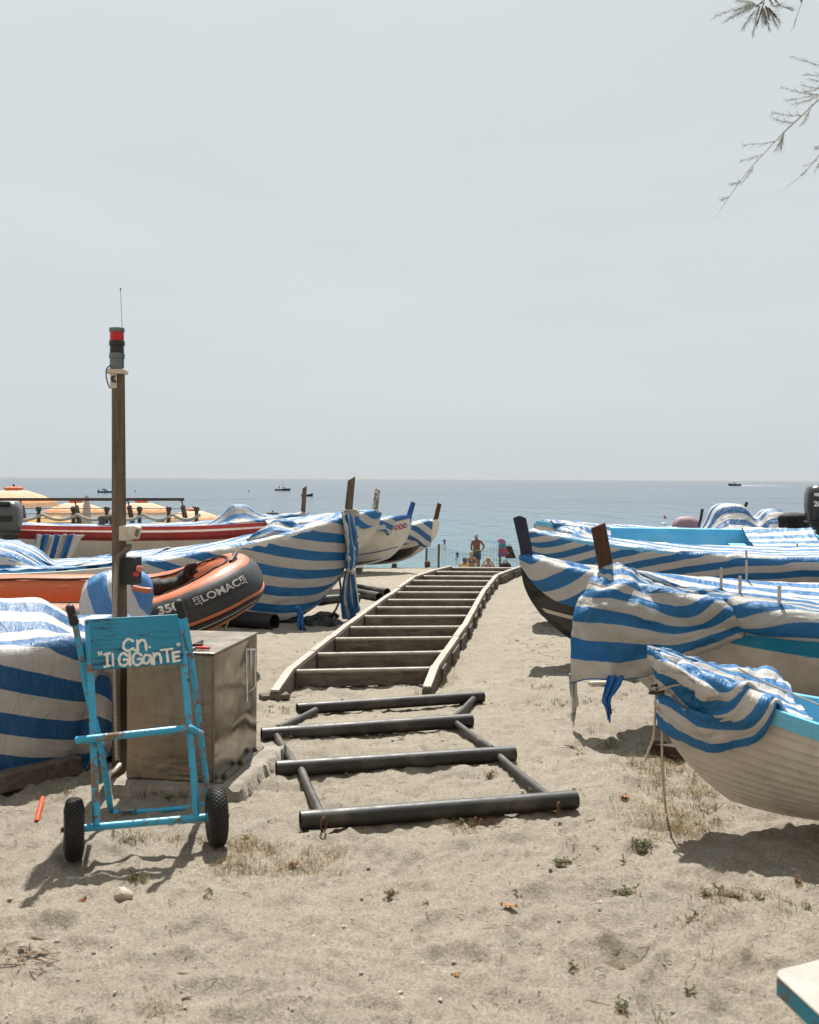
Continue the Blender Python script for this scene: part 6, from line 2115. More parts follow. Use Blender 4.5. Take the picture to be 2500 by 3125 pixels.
def head_bits(rt, c, hair, face_dir, long=False, skin='skin'):
    f = Vector(face_dir).normalized()
    # hair cap
    pts = []
    up = Vector((0, 0, 1))
    side = f.cross(up).normalized()
    for i in range(9):
        a = math.pi * 0.62 * i / 8
        for k in range(16):
            b = 2 * math.pi * k / 16
            fr = math.sin(a) * math.cos(b)
            lim = 1.0 if fr < 0.35 else 0.93
            d = up * math.cos(a) + (f * math.cos(b) + side * math.sin(b)) * math.sin(a)
            if fr > 0.3 and a > 1.0:
                d = up * math.cos(1.0) + (f * math.cos(b) + side * math.sin(b)) * math.sin(1.0)
            pts.append(Vector(c) + Vector((d.x * 0.084, d.y * 0.098, d.z * 0.118 + 0.012)) * 1.06)
    MB().grid(pts, 9, 16, closed_m=True).build('hair', M[hair], rt, True, 80)
    MB().lathe([(0.016, 0.0), (0.012, 0.018), (0.004, 0.03)], Vector(c) + f * 0.085 + Vector((0, 0, -0.01)), f + Vector((0, 0, -0.4)), 8).build('nose', M[skin], rt, True, 80)
    for s in (-1, 1):
        MB().lathe([(0.012, -0.01), (0.026, 0.0), (0.012, 0.012)], Vector(c) + side * 0.083 * s, side, 10).build('ear', M[skin], rt, True, 80)
    if long:
        MB().tube([Vector(c) - f * 0.06 + Vector((0, 0, 0.03)), Vector(c) - f * 0.11 + Vector((0, 0, -0.08)), Vector(c) - f * 0.10 + Vector((0, 0, -0.22))], [0.07, 0.065, 0.03], 10).build('long_hair', M[hair], rt, True, 80)

def standing_man():
    Y = 48.0
    t = P(1455, 1630, Y)
    g = t.z - 1.74
    rt = root('person', 'shirtless grey haired man in dark swim shorts with hand on hip', 'person', (t.x, Y, g), R(10))
    J = [((0, 0, 0.94), (0.16, 0.115)), ((0, -0.01, 1.12), (0.155, 0.11)), ((0, -0.015, 1.32), (0.18, 0.125)), ((0, 0, 1.44), (0.12, 0.09)), ((0, 0.0, 1.50), (0.055, 0.055)), ((-0.01, 0.03, 1.57), (0.068, 0.075)), ((-0.01, 0.03, 1.655), (0.078, 0.088)), ((-0.01, 0.02, 1.70), (0.05, 0.05)),
         ((0.19, 0.0, 1.42), (0.062, 0.06)), ((0.33, -0.08, 1.19), (0.046, 0.046)), ((0.22, -0.02, 1.00), (0.035, 0.035)), ((0.17, 0.05, 0.96), (0.036, 0.025)),
         ((-0.19, 0.0, 1.42), (0.062, 0.06)), ((-0.25, -0.04, 1.16), (0.046, 0.046)), ((-0.20, 0.08, 0.99), (0.035, 0.035)), ((-0.16, 0.10, 0.95), (0.034, 0.025)),
         ((0.095, 0, 0.86), (0.095, 0.10)), ((0.10, 0.02, 0.50), (0.060, 0.062)), ((0.11, -0.02, 0.30), (0.052, 0.056)), ((0.11, -0.02, 0.08), (0.036, 0.038)), ((0.12, 0.12, 0.03), (0.042, 0.03)),
         ((-0.095, 0, 0.86), (0.095, 0.10)), ((-0.10, 0.03, 0.50), (0.060, 0.062)), ((-0.10, 0.0, 0.30), (0.052, 0.056)), ((-0.10, -0.01, 0.08), (0.036, 0.038)), ((-0.11, 0.13, 0.03), (0.042, 0.03))]
    E = [(0, 1), (1, 2), (2, 3), (3, 4), (4, 5), (5, 6), (6, 7), (3, 8), (8, 9), (9, 10), (10, 11), (3, 12), (12, 13), (13, 14), (14, 15), (0, 16), (16, 17), (17, 18), (18, 19), (19, 20), (0, 21), (21, 22), (22, 23), (23, 24), (24, 25)]
    body('body', M['skin'], J, E, rt)
    head_bits(rt, (-0.01, 0.03, 1.635), 'grey_hair', (-0.75, 0.66, 0))
    # shorts
    pts = []
    for (z, w, d) in ((0.99, 0.178, 0.135), (0.90, 0.198, 0.145), (0.80, 0.205, 0.150)):
        for k in range(28):
            a = 2 * math.pi * k / 28
            pts.append((w * math.cos(a), d * math.sin(a), z))
    o = MB().grid(pts, 3, 28, closed_m=True).build('shorts', M['navy_cloth'], rt, True, 80)
    for s in (-1, 1):
        mb = MB().add(*[[(x + 0.102 * s, y + 0.01, z) for x, y, z in loft([(0.82, 0.104, 0.135), (0.62, 0.108, 0.115)])[0]], loft([(0.82, 1, 1), (0.62, 1, 1)])[1]])
        sub(mb.build('shorts_leg', M['navy_cloth'], rt, True, 80), o)
standing_man()

def seated(px, py, Y, label, skin, hair, top=None, topname='shirt', face=(-0.6, 0.8, 0), long=False, arms='down', lean=0.0):
    t = P(px, py, Y)
    g = t.z - 0.88
    rt = root('person', label, 'person', (t.x, Y, g), 0, 'people sitting by the water')
    J = [((0, 0, 0.12), (0.17, 0.14)), ((0, -0.02 + lean * 0.3, 0.30), (0.14, 0.11)), ((0, lean * 0.6, 0.50), (0.165, 0.115)), ((0, lean, 0.60), (0.10, 0.08)), ((0, lean, 0.655), (0.05, 0.05)), ((0, lean + 0.02, 0.73), (0.066, 0.074)), ((0, lean + 0.02, 0.80), (0.076, 0.086)), ((0, lean + 0.01, 0.845), (0.05, 0.05)),
         ((0.10, 0.15, 0.11), (0.085, 0.085)), ((0.14, 0.42, 0.38), (0.06, 0.06)), ((0.14, 0.62, 0.12), (0.045, 0.045)), ((0.15, 0.74, 0.04), (0.04, 0.03)),
         ((-0.10, 0.15, 0.11), (0.085, 0.085)), ((-0.14, 0.42, 0.38), (0.06, 0.06)), ((-0.14, 0.62, 0.12), (0.045, 0.045)), ((-0.15, 0.74, 0.04), (0.04, 0.03))]
    E = [(0, 1), (1, 2), (2, 3), (3, 4), (4, 5), (5, 6), (6, 7), (0, 8), (8, 9), (9, 10), (10, 11), (0, 12), (12, 13), (13, 14), (14, 15)]
    for s in (1, -1):
        k = len(J)
        if arms == 'up':
            J += [((0.17 * s, lean, 0.57), (0.055, 0.055)), ((0.27 * s, lean + 0.05, 0.52), (0.042, 0.042)), ((0.13 * s, lean + 0.12, 0.72), (0.032, 0.032)), ((0.09 * s, lean + 0.1, 0.76), (0.03, 0.022))]
        else:
            J += [((0.18 * s, lean, 0.57), (0.055, 0.055)), ((0.25 * s, lean - 0.02, 0.33), (0.042, 0.042)), ((0.24 * s, 0.12, 0.12), (0.032, 0.032)), ((0.23 * s, 0.18, 0.07), (0.03, 0.022))]
        E += [(3, k), (k, k + 1), (k + 1, k + 2), (k + 2, k + 3)]
    body('body', M[skin], J, E, rt)
    head_bits(rt, (0, lean + 0.02, 0.775), hair, face, long, skin)
    if top == 'bikini':
        pts = [(0.182 * math.cos(a), lean * 0.5 + 0.128 * math.sin(a), 0.44) for a in np.linspace(0, 2 * math.pi, 24)[:-1]]
        MB().tube(pts, 0.016, 6, closed=True).build('bikini_band', M['black_cloth'], rt, True, 60)
        for s in (-1, 1):
            MB().tube([(0.09 * s, lean - 0.13, 0.45), (0.085 * s, lean - 0.10, 0.58), (0.07 * s, lean, 0.625)], 0.010, 6).build('strap', M['black_cloth'], rt, True, 60)
        MB().add(*loft([(0.02, 0.185, 0.16), (0.10, 0.188, 0.158), (0.16, 0.172, 0.14)])).build('bikini_bottom', M['black_cloth'], rt, True, 60)
    elif top:
        pts = []
        for (z, w, d, dy) in ((0.05, 0.20, 0.165, 0), (0.3, 0.178, 0.145, lean * 0.3), (0.5, 0.205, 0.150, lean * 0.7), (0.60, 0.165, 0.115, lean), (0.635, 0.075, 0.07, lean)):
            for k in range(24):
                a = 2 * math.pi * k / 24
                pts.append((w * math.cos(a), d * math.sin(a) + dy, z))
        MB().grid(pts, 5, 24, closed_m=True).build(topname, M[top], rt, True, 80)
    return rt
seated(1418, 1703, 45.5, 'dark haired person in yellow shirt sitting beyond the slipway', 'skin', 'dark_hair', 'yellow_cloth', face=(0.7, 0.7, 0))
seated(1439, 1684, 46.5, 'fair woman in black bikini sitting beside the standing man', 'skin_light', 'blond_hair', 'bikini', face=(0.1, 1, 0), lean=0.02)
seated(1490, 1703, 44.5, 'blond person with raised arms sitting right of the standing man', 'skin_light', 'blond_hair', 'bikini', face=(-0.2, -1, 0), long=True, arms='up')

def swimmer(px, py, label, hair, face):
    Y = FPX * (CAM_H - SEA_Z) / level(px, py)[1]
    t = P(px, py, Y)
    rt = root('swimmer', label, 'person', (t.x, Y, SEA_Z), 0, 'swimmers in the sea')
    J = [((0, 0, -0.30), (0.17, 0.12)), ((0, 0, -0.08), (0.12, 0.09)), ((0, 0, 0.02), (0.055, 0.055)), ((0, 0, 0.12), (0.07, 0.08)), ((0, 0, 0.20), (0.08, 0.09)), ((0, 0, 0.25), (0.05, 0.05)), ((0.20, 0, -0.12), (0.06, 0.06)), ((-0.20, 0, -0.12), (0.06, 0.06)), ((0.28, 0.2, -0.2), (0.04, 0.04)), ((-0.28, 0.2, -0.2), (0.04, 0.04))]
    body('body', M['skin'], J, [(0, 1), (1, 2), (2, 3), (3, 4), (4, 5), (1, 6), (1, 7), (6, 8), (7, 9)], rt)
    head_bits(rt, (0, 0, 0.17), hair, face)
swimmer(1357, 1658, 'far dark haired swimmer with head above the water', 'dark_hair', (1, 0.2, 0))
swimmer(1396, 1700, 'nearer swimmer with wet dark hair facing the beach', 'dark_hair', (-0.3, -1, 0))

# ------------------------------------------------------------------ wire fence by the water with clothes hung on it
def fence():
    Y = 24.5
    rt = root('wire_fence', 'sagging green wire fence between wooden posts above the waterline', 'fence', (P(1340, 1700, Y).x, Y, zg(0, Y)))
    posts = [(1302, 1672, 25.2, 'fence_post'), (1340, 1660, Y, 'fence_post'), (1527, 1656, Y, 'fence_post_new'), (1700, 1655, Y, 'fence_post'), (1880, 1655, Y, 'fence_post')]
    tops = []
    for (px, py, yy, mt) in posts:
        t = P(px, py, yy)
        g = zg(t.x, yy)
        MB().bar((t.x - 0.01, yy, g - 0.1), t, 0.052, 0.052).build('post', M[mt], rt, bevel=0.004)
        tops.append((t, g))
    for i in range(len(tops) - 1):
        (a, g0), (b, g1) = tops[i], tops[i + 1]
        L = (b - a).length
        nx = max(3, int(L / 0.075))
        sg = 0.16 if L > 1 else 0.02
        tp = lambda t: Vector((a.x + (b.x - a.x) * t, a.y + (b.y - a.y) * t - 0.03, a.z + (b.z - a.z) * t - sg * 4 * t * (1 - t) * (1.2 - 0.4 * t) - 0.03))
        bt = lambda t: Vector((a.x + (b.x - a.x) * t, a.y + (b.y - a.y) * t - 0.03, zg(0, a.y) + 0.02))
        mb = MB()
        for k in range(nx + 1):
            t = k / nx
            mb.tube([tp(t), tp(t).lerp(bt(t), 0.5) + Vector((0.008 * math.sin(k), 0, 0)), bt(t)], 0.0022, 4, caps=False)
        for r_ in range(1, 9):
            mb.tube([tp(k / 10).lerp(bt(k / 10), r_ / 9 + 0.006 * math.sin(k * 2 + r_)) for k in range(11)], 0.0022, 4, caps=False)
        o = mb.build('wire_mesh', M['green_wire'], rt, smooth=60)
        o['kind'] = 'stuff'
        MB().tube([tp(k / 12) for k in range(13)], 0.0035, 6).build('top_wire', M['green_wire'], rt, smooth=60)
    # towel in bands of colour over the newer post
    t = P(1527, 1652, Y)
    t.y -= 0.045
    rt = root('beach_towel', 'pink and turquoise towel hung over the newer fence post', 'towel', t)
    bands = [((0.30, 0.18, 0.27), 0.0, 0.06), ((0.06, 0.22, 0.27), 0.06, 0.16), ((0.30, 0.09, 0.12), 0.16, 0.26), ((0.17, 0.10, 0.22), 0.26, 0.36)]
    for k, (c, z0, z1) in enumerate(bands):
        pts = []
        for z in np.linspace(z0, z1, 5):
            for x in np.linspace(-0.06, 0.095, 14):
                pts.append((x * (1 + z * 0.9) + 0.02, -0.02 + 0.018 * math.sin(x * 60 + z * 7) - 0.02 * (1 - z), 0.012 - z - 0.012 * k * 0))
        for y0 in (0,):
            MB().grid(pts, 5, 14).build('towel_band', plain('towel_colour', c, 0.9, var=0.1), rt, True, 80)
    MB().tube([(-0.06, 0.02, 0.0), (0.0, 0.01, 0.035), (0.06, 0.0, 0.03), (0.11, -0.01, -0.01)], [0.03, 0.04, 0.04, 0.03], 10).build('towel_roll', plain('towel_pink', (0.30, 0.19, 0.26), 0.9), rt, True, 60)
    for (px, py, w, h, col, lab, nm) in ((1553, 1666, 0.20, 0.28, (0.02, 0.022, 0.018), 'dark patterned dress hung on the wire fence', 'hung_dress'), (1541, 1670, 0.12, 0.16, (0.10, 0.14, 0.30), 'small blue and white cloth hung between towel and dress', 'hung_cloth')):
        q = P(px, py, Y)
        q.y -= 0.05
        r2 = root(nm, lab, 'clothes', q, 0, 'clothes drying on the fence')
        pts = []
        for z in np.linspace(0, 1, 8):
            for x in np.linspace(-0.5, 0.5, 12):
                pts.append((x * w * (0.62 + 0.6 * z) + 0.04 * z, -0.012 * math.sin(x * 22 + z * 3) - 0.012, -z * h))
        t_ = NT('patterned_cloth')
        v = t_.ramp(t_.noise(28, 3, 0.6), [(0.5, col), (0.6, (0.20, 0.10, 0.05) if w > 0.15 else (0.5, 0.5, 0.52))])
        MB().grid(pts, 8, 12).build('fabric', t_.done(t_.bsdf(v, 0.9)), r2, True, 80)
        MB().tube([(-w * 0.2, 0.0, 0.0), (-w * 0.1, -0.01, 0.03), (w * 0.1, -0.01, 0.03), (w * 0.2, 0, 0.0)], 0.008, 6).build('strap', M['black_cloth'], r2, True, 60)
    q = P(1543, 1722, 24.0)
    r3 = root('dark_backpack', 'black backpack lying at the foot of the newer fence post', 'bag', (q.x, q.y, q.z - 0.14))
    MB().add(*loft([(0.0, 0.11, 0.08), (0.05, 0.14, 0.10), (0.13, 0.12, 0.09), (0.19, 0.06, 0.05)])).build('bag_body', M['black_cloth'], r3, True, 60)
    MB().tube([(-0.05, 0, 0.18), (-0.03, 0, 0.22), (0.03, 0, 0.22), (0.05, 0, 0.17)], 0.01, 6).build('bag_strap', M['black_cloth'], r3, True, 60)
fence()

# ------------------------------------------------------------------ boats at sea
def sea_at(px, py):
    u, v = level(px, py)
    Y = FPX * (CAM_H - SEA_Z) / v
    return Vector((u * Y / FPX, Y, SEA_Z))
def small_hull(rt, L, B, fb, bow, mat, sheer=0.25, nm='hull'):
    """bow: +1 towards +x"""
    U = np.linspace(0, 1, 16)
    pts = []
    for u in U:
        b = B / 2 * (1 - max(0, (u - 0.4) / 0.6) ** 2.2) * (0.85 + 0.15 * min(1, u / 0.3))
        h = fb + sheer * max(0, (u - 0.35) / 0.65) ** 2
        for q in np.linspace(-1, 1, 9):
            z = -0.35 + (h + 0.35) * abs(q) ** 0.8
            pts.append((bow * (-L / 2 + L * u + 0.10 * L * (z / h) * max(0, u - 0.8) * 2), max(0.02, b) * math.copysign(abs(q) ** 0.6, q), z))
    mb = MB().grid(pts, 16, 9)
    mb.f.append(tuple(range(9)))
    mb.build(nm, mat, rt, True, 60)
    pts = []
    for u in U:
        b = B / 2 * (1 - max(0, (u - 0.4) / 0.6) ** 2.2) * (0.85 + 0.15 * min(1, u / 0.3))
        h = fb + sheer * max(0, (u - 0.35) / 0.65) ** 2
        for q in (-1, 0, 1):
            pts.append((bow * (-L / 2 + L * u + 0.2 * L * max(0, u - 0.8)), b * q * 0.98, h - 0.04))
    MB().grid(pts, 16, 3).build('deck', M['white_hull'], rt, True, 60)

p = sea_at(862, 1497)
rt = root('fishing_vessel', 'small dark hulled fishing vessel with mast out at sea', 'boat', p, 0, 'boats out at sea')
small_hull(rt, 5.8, 2.0, 0.55, 1, M['navy'], 0.35)
MB().box((0.55, 0, 1.05), (1.2, 1.1, 0.9)).build('wheelhouse', M['white_hull'], rt, True, 30, 0.05)
MB().box((1.05, 0, 1.15), (0.30, 0.95, 0.35)).build('windscreen', M['cowl'], rt, True, 30, 0.02)
MB().box((1.55, 0, 0.85), (0.9, 1.0, 0.35)).build('fore_cabin', M['white_hull'], rt, True, 30, 0.05)
MB().cyl((0.25, 0, 1.4), (0.25, 0, 3.3), 0.045, 8).build('mast', M['cowl'], rt, True)
MB().box((0.25, 0, 3.35), (0.35, 0.2, 0.12)).build('radar', M['cowl'], rt, True)
MB().cyl((0.0, 0, 2.1), (-0.3, 0, 2.6), 0.03, 6).build('spreader', M['cowl'], rt, True)
MB().cyl((0.25, 0, 2.0), (-0.15, 0, 2.2), 0.03, 6).build('spreader', M['cowl'], rt, True)
MB().add(*loft([(0.9, 0.16, 0.16), (1.2, 0.22, 0.2), (1.6, 0.14, 0.12), (1.75, 0.05, 0.05)])).build('crewman', M['navy'], rt, True)
bpy.data.objects['crewman'].location.x = -1.2

p = sea_at(322, 1503)
rt = root('moored_motorboat', 'small motorboat with blue canopy moored left of the post', 'boat', p, 0, 'boats out at sea')
small_hull(rt, 4.6, 1.7, 0.42, 1, M['navy'], 0.15)
MB().box((0.4, 0, 0.75), (1.8, 1.2, 0.6), taper=0.7).build('cuddy', M['white_hull'], rt, True, 30, 0.05)
MB().box((-0.3, 0, 0.95), (1.4, 1.25, 0.5), taper=0.8).build('canopy', M['blue_paint'], rt, True, 30, 0.05)
MB().box((-2.2, 0, 0.6), (0.3, 0.35, 0.7)).build('motor', M['cowl'], rt, True, 30, 0.05)
p = sea_at(2243, 1482.5)
rt = root('motor_yacht', 'dark motor yacht speeding along near the horizon', 'boat', p, 0, 'boats out at sea')
small_hull(rt, 11.0, 3.2, 1.5, -1, M['navy'], 0.7)
MB().box((0.3, 0, 2.0), (4.0, 2.2, 0.9), taper=0.75).build('cabin', M['white_hull'], rt, True, 30, 0.1)
MB().box((-0.4, 0, 2.75), (2.6, 2.0, 0.35), taper=0.8).build('flybridge', M['cowl'], rt, True, 30, 0.08)
MB().cyl((1.6, 0, 2.4), (2.6, 0, 2.9), 0.08, 6).build('radar_arch', M['cowl'], rt, True)
wk = MB()
pts = []
for x in np.linspace(5.2, 46, 30):
    w = 1.2 + 0.05 * x + 0.5 * math.sin(x * 1.3)
    for q in (-1, 0, 1):
        pts.append((p.x + x, p.y + w * q, SEA_Z + 0.12 + (0.22 * (1 - abs(q)) * (1 + math.sin(x * 2.3)) * math.exp(-x / 25))))
wk.grid(pts, 30, 3)
w_ = wk.build('wake', M['white_foam'], None, smooth=60)
tag(w_, 'white foam wake behind the speeding motor yacht', None, None, 'stuff')
p = sea_at(937, 1514)
rt = root('rowing_dinghy', 'tiny black dinghy on the sea right of the fishing vessel', 'boat', p, 0, 'boats out at sea')
small_hull(rt, 3.0, 1.2, 0.42, 1, M['black_hull'], 0.35)
for (px, py, lab, mt) in ((759, 1500, 'small dark mooring buoy left of the fishing vessel', 'rust'), (413, 1500, 'small dark mooring buoy right of the signal post', 'rust'), (917, 1554, 'small white mooring buoy near the boats', 'white_foam'), (1637, 1567, 'small white mooring buoy in the middle right of the sea', 'white_foam')):
    p = sea_at(px, py)
    k = 0.28 if mt == 'rust' else 0.16
    rt = root('mooring_buoy', lab, 'buoy', p, 0, 'mooring buoys')
    MB().lathe([(0.02, -k), (k * 0.8, -k * 0.6), (k, 0), (k * 0.8, k * 0.6), (k * 0.3, k), (k * 0.12, k * 1.2)], (0, 0, 0.05), seg=16).build('float', M[mt], rt, True, 70)
    MB().tube([(0, 0, k * 1.2), (0.04, 0, k * 1.4), (0, 0, k * 1.55), (-0.04, 0, k * 1.4), (0, 0, k * 1.2)], 0.012, 5).build('eye', M['rust'], rt, True)
p = sea_at(2026, 1600)
rt = root('flag_buoy', 'orange flag buoy floating beyond the covered boats', 'buoy', p, 0, 'mooring buoys')
MB().lathe([(0.02, -0.2), (0.2, -0.1), (0.24, 0.05), (0.12, 0.2)], seg=16).build('float', M['white_foam'], rt, True, 70)
MB().cyl((0, 0, 0.1), (0, 0, 1.0), 0.02, 6).build('staff', M['white_foam'], rt, True)
MB().prism([(0, 0, 1.0), (0, 0, 0.55), (0.34, 0, 0.62)], (0, 0.02, 0)).build('flag', M['orange_plastic'], rt, True, 0)
# ------------------------------------------------------------------ loose pipes and bits by the large boat
def loose_pipe(label, a, b, r, mat='black_pipe', group='loose black pipes by the large boat'):
    a, b = Vector(a), Vector(b)
    rt = root('loose_pipe', label, 'pipe', ((a.x + b.x) / 2, (a.y + b.y) / 2, 0), 0, group)
    d = b - a
    L = d.length
    o = MB().lathe([(r - 0.01, 0.3), (r - 0.01, 0.0), (r, 0.0), (r, L), (r - 0.01, L), (r - 0.01, L - 0.3)], a, d, 28).build('pipe_wall', M[mat], rt, smooth=40)
    up = Vector((0, -0.5, 0.86))
    sub(MB().bar(a + d * 0.02 + up * (r - 0.001), b - d * 0.02 + up * (r - 0.001), 0.006, 0.003, up).build('pipe_stripe', M['blue_stripe_pipe'], rt), o)
loose_pipe('upper of two black pipes beside the slipway', G(1090, 1795, 0.05), G(1182, 1808, 0.05), 0.06)
loose_pipe('lower of two black pipes beside the slipway', G(1080, 1808, 0.05), G(1158, 1822, 0.05), 0.062)
loose_pipe('thick black pipe under the large covered boat', G(690, 1885, 0.09), G(838, 1899, 0.09), 0.09, 'rib_label')
loose_pipe('thin black pipe half hidden behind the knotted cover tail', G(965, 1832, 0.05), G(1095, 1824, 0.05), 0.06)

# cover tail knotted at the bow of the large boat, and its line
def tails():
    def tail(label, pts, w0, w1, mat, group='loose cover ends hanging from knots', knot=True):
        pts = spline([Vector(p) for p in pts], 8)
        rt = root('cover_tail', label, 'cloth end', pts[0], 0, group)
        n, m = len(pts), 13
        Q = np.zeros((n, m, 3))
        for i, p in enumerate(pts):
            t = i / (n - 1)
            w = w0 + (w1 - w0) * t ** 0.7
            for j in range(m):
                s = j / (m - 1) * 2 - 1
                cut = (0.10 * (1 - abs(s)) + 0.03 * math.sin(j * 2)) * (1 if i > n - 3 else 0)
                Q[i, j] = (p.x + s * w / 2, p.y + 0.028 * math.sin(s * 7 + t * 3) * (0.4 + t) - 0.01, p.z - cut * 0.5)
        Q -= np.array(pts[0])
        L = sum((pts[i + 1] - pts[i]).length for i in range(n - 1))
        cloth_obj('fabric', '', Q, rect_sheet(n, m, L, w1 * 1.8), mat, (0, 0, 0), 0, None, 0, 0.03, 1, '', rt)
        if knot: MB().lathe([(w0 * 0.3, -0.03), (w0 * 0.62, -0.012), (w0 * 0.62, 0.012), (w0 * 0.3, 0.03)], (0, -0.02, 0), (1, 0.1, 0.2), 12).build('knot', mat, rt, True, 70)
    Y = 12.55
    tail('wide striped cover tail hanging from the knot at the large bow', [P(1066, 1742, Y), P(1060, 1790, Y - 0.05), P(1062, 1840, Y - 0.06), P(1072, 1885, Y - 0.05)], 0.07, 0.19, M['net'])
    tail('narrow striped cover tail beside the wider one at the large bow', [P(1078, 1745, Y - 0.06), P(1082, 1790, Y - 0.1), P(1088, 1830, Y - 0.1), P(1090, 1858, Y - 0.1)], 0.05, 0.07, M['net'])
    tail('blue end of cover hanging under the large boat', [P(908, 1855, 11.9), P(918, 1880, 11.85), P(916, 1905, 11.8), P(924, 1925, 11.8)], 0.05, 0.08, M['blue_net'])
    tail('long striped corner of cover hanging to the sand before the second bow', [P(1748, 2055, 7.09), P(1750, 2110, 7.07), P(1755, 2150, 7.07), P(1750, 2192, 7.07)], 0.06, 0.02, M['net_b'], knot=False)
    tail('short striped corner of cover hanging under the second white bow', [P(1880, 2060, 6.99), P(1862, 2110, 6.96), P(1852, 2140, 6.96), P(1858, 2180, 6.96)], 0.12, 0.035, M['blue_net'], knot=False)
M['blue_net'] = netting('blue_netting', (0.012, 0.12, 0.36), period=50.0, phase=0.2, trans=0.35)
tails()
def line(name, label, pts, r, mat, cat='rope', n=8, group=None):
    pts = spline(pts, n)
    rt = root(name, label, cat, (pts[0].x, pts[0].y, pts[0].z), 0, group)
    MB().tube(pts, r, 8).build('strand', M[mat], rt, smooth=60)
    MB().lathe([(r * 1.0, -r), (r * 1.9, 0), (r * 1.0, r)], pts[0], (0, 0, 1), 10).build('knot', M[mat], rt, smooth=60)
line('mooring_rope', 'dark rope hanging from the large bow and running over the sand', [P(1036, 1765, 12.3), P(1040, 1810, 12.3), P(1022, 1865, 12.2), P(985, 1880, 12.0), G(930, 1893, 0.02), G(870, 1897, 0.02), G(800, 1893, 0.02)], 0.012, 'dark_rope')
line('tie_rope', 'grey rope hanging from the nearest dinghy bow to the sand', [P(2019, 2105, 5.17), P(2021, 2200, 5.15), P(2022, 2350, 5.12), G(2033, 2480, 0.01)], 0.0055, 'rope', group='tie ropes of the nearest dinghy')
line('tie_rope', 'short slack rope end beside the nearest dinghy bow', [P(2003, 2110, 5.2), P(1996, 2240, 5.18), P(1980, 2290, 5.18), P(1968, 2325, 5.17)], 0.006, 'rope', group='tie ropes of the nearest dinghy')
line('tie_rope', 'rope pulled across the cover of the nearest dinghy', [P(2012, 2108, 5.13), P(2060, 2092, 5.06), P(2150, 2085, 5.0), P(2240, 2105, 4.99)], 0.0045, 'rope', group='tie ropes of the nearest dinghy')
line('tie_rope', 'taut rope running aft inside the nearest dinghy', [P(2255, 2040, 5.4), P(2330, 2080, 5.3), P(2420, 2118, 5.2), P(2520, 2160, 5.1)], 0.0045, 'rope', group='tie ropes of the nearest dinghy')
# rope turns round the grey post of the large boat
for k in range(3):
    c = P(1069, 1556 + 7 * k, 12.72)
    pts = [c + Vector((0.075 * math.cos(a), 0.06 * math.sin(a), 0.006 * math.sin(a + k))) for a in np.linspace(0, 2 * math.pi, 18)[:-1]]
    o = MB().tube(pts, 0.013, 8, closed=True).build('rope_turn', M['rope'], None, smooth=60)
    tag(o, ('upper', 'middle', 'lower')[k] + ' turn of pale rope round the tall grey post', 'rope', 'rope turns on the tall grey post')

# dark plastic bag under the large boat's bow
q = G(985, 1905, 0.0)
rt = root('plastic_sack', 'crumpled dark plastic sack on the sand under the large bow', 'sack', q)
pts = []
for i in range(10):
    a = math.pi / 2 * i / 9
    for k in range(28):
        b = 2 * math.pi * k / 28
        w = 1 + 0.25 * float(vnoise(np.array(4 + 2 * math.cos(b) + i * 0.3), np.array(2 * math.sin(b) + 3.0))) * 2
        pts.append((0.21 * math.cos(a) * math.cos(b) * w, 0.16 * math.cos(a) * math.sin(b) * w, 0.13 * math.sin(a) * w - 0.01))
MB().grid(pts, 10, 28, closed_m=True).build('sack_body', plain('dark_plastic_film', (0.035, 0.045, 0.05), 0.22, var=0.5, scale=7, bump=0.9, bscale=16, dist=0.03), rt, True, 40)
MB().tube([(0.08, 0, 0.09), (0.14, -0.03, 0.12), (0.17, -0.06, 0.09)], [0.03, 0.02, 0.03], 8).build('tied_neck', M['black_cloth'], rt, True, 60)

# timber sleepers under the near left boat and other baulks
def baulk(label, a, b, w, h, mat='deck_wood'):
    a, b = Vector(a), Vector(b)
    rt = root('timber_baulk', label, 'timber', ((a.x + b.x) / 2, (a.y + b.y) / 2, min(a.z, b.z) - h / 2), 0, 'timbers under the boats')
    MB().bar(a, b, w, h).build('baulk', M[mat], rt, bevel=0.008)
    d = (b - a).normalized()
    MB().lathe([(0.01, 0), (0.01, 0.012), (0.006, 0.016)], a + d * 0.08 + Vector((0, 0, h / 2)), (0, 0, 1), 8).build('nail', M['rust'], rt)
baulk('long weathered baulk under the near left striped boat', G(-160, 2425, 0.05), G(235, 2332, 0.05), 0.10, 0.10)
baulk('plank lying beside the steel cabinet before the slipway', G(795, 2128, 0.02), G(880, 2122, 0.02), 0.12, 0.04)
baulk('dark block under the bow of the second white boat', G(1990, 2280, 0.03), G(2085, 2296, 0.03), 0.09, 0.07, 'dark_brown')
for (x, y, yy, lab) in ((1.9, 7.4, 0, 'sleeper under the keel of the second white boat'), (1.75, 9.8, 0, 'sleeper under the keel of the black boat'), (-1.9, 12.6, 0, 'sleeper under the keel of the large covered boat'), (-1.6, 16.4, 0, 'sleeper under the keel of the white launch'), (2.4, 5.0, 0, 'sleeper under the keel of the nearest dinghy'), (-0.9, 19.4, 0, 'sleeper under the white boat with badges'), (-0.3, 21.9, 0, 'sleeper under the farthest left boat'), (2.2, 12.2, 0, 'sleeper under the boat behind the black boat'), (3.2, 14.4, 0, 'sleeper under the open blue dinghy')):
    z = zg(x, y) + 0.02
    baulk(lab, (x, y - 0.55, z), (x, y + 0.55, z), 0.10, 0.09)
q = G(1340, 1738, -0.1)
baulk('terracotta block behind the farthest left bow', P(1296, 1722, 23.2), P(1313, 1722, 23.2), 0.10, 0.12, 'rust')
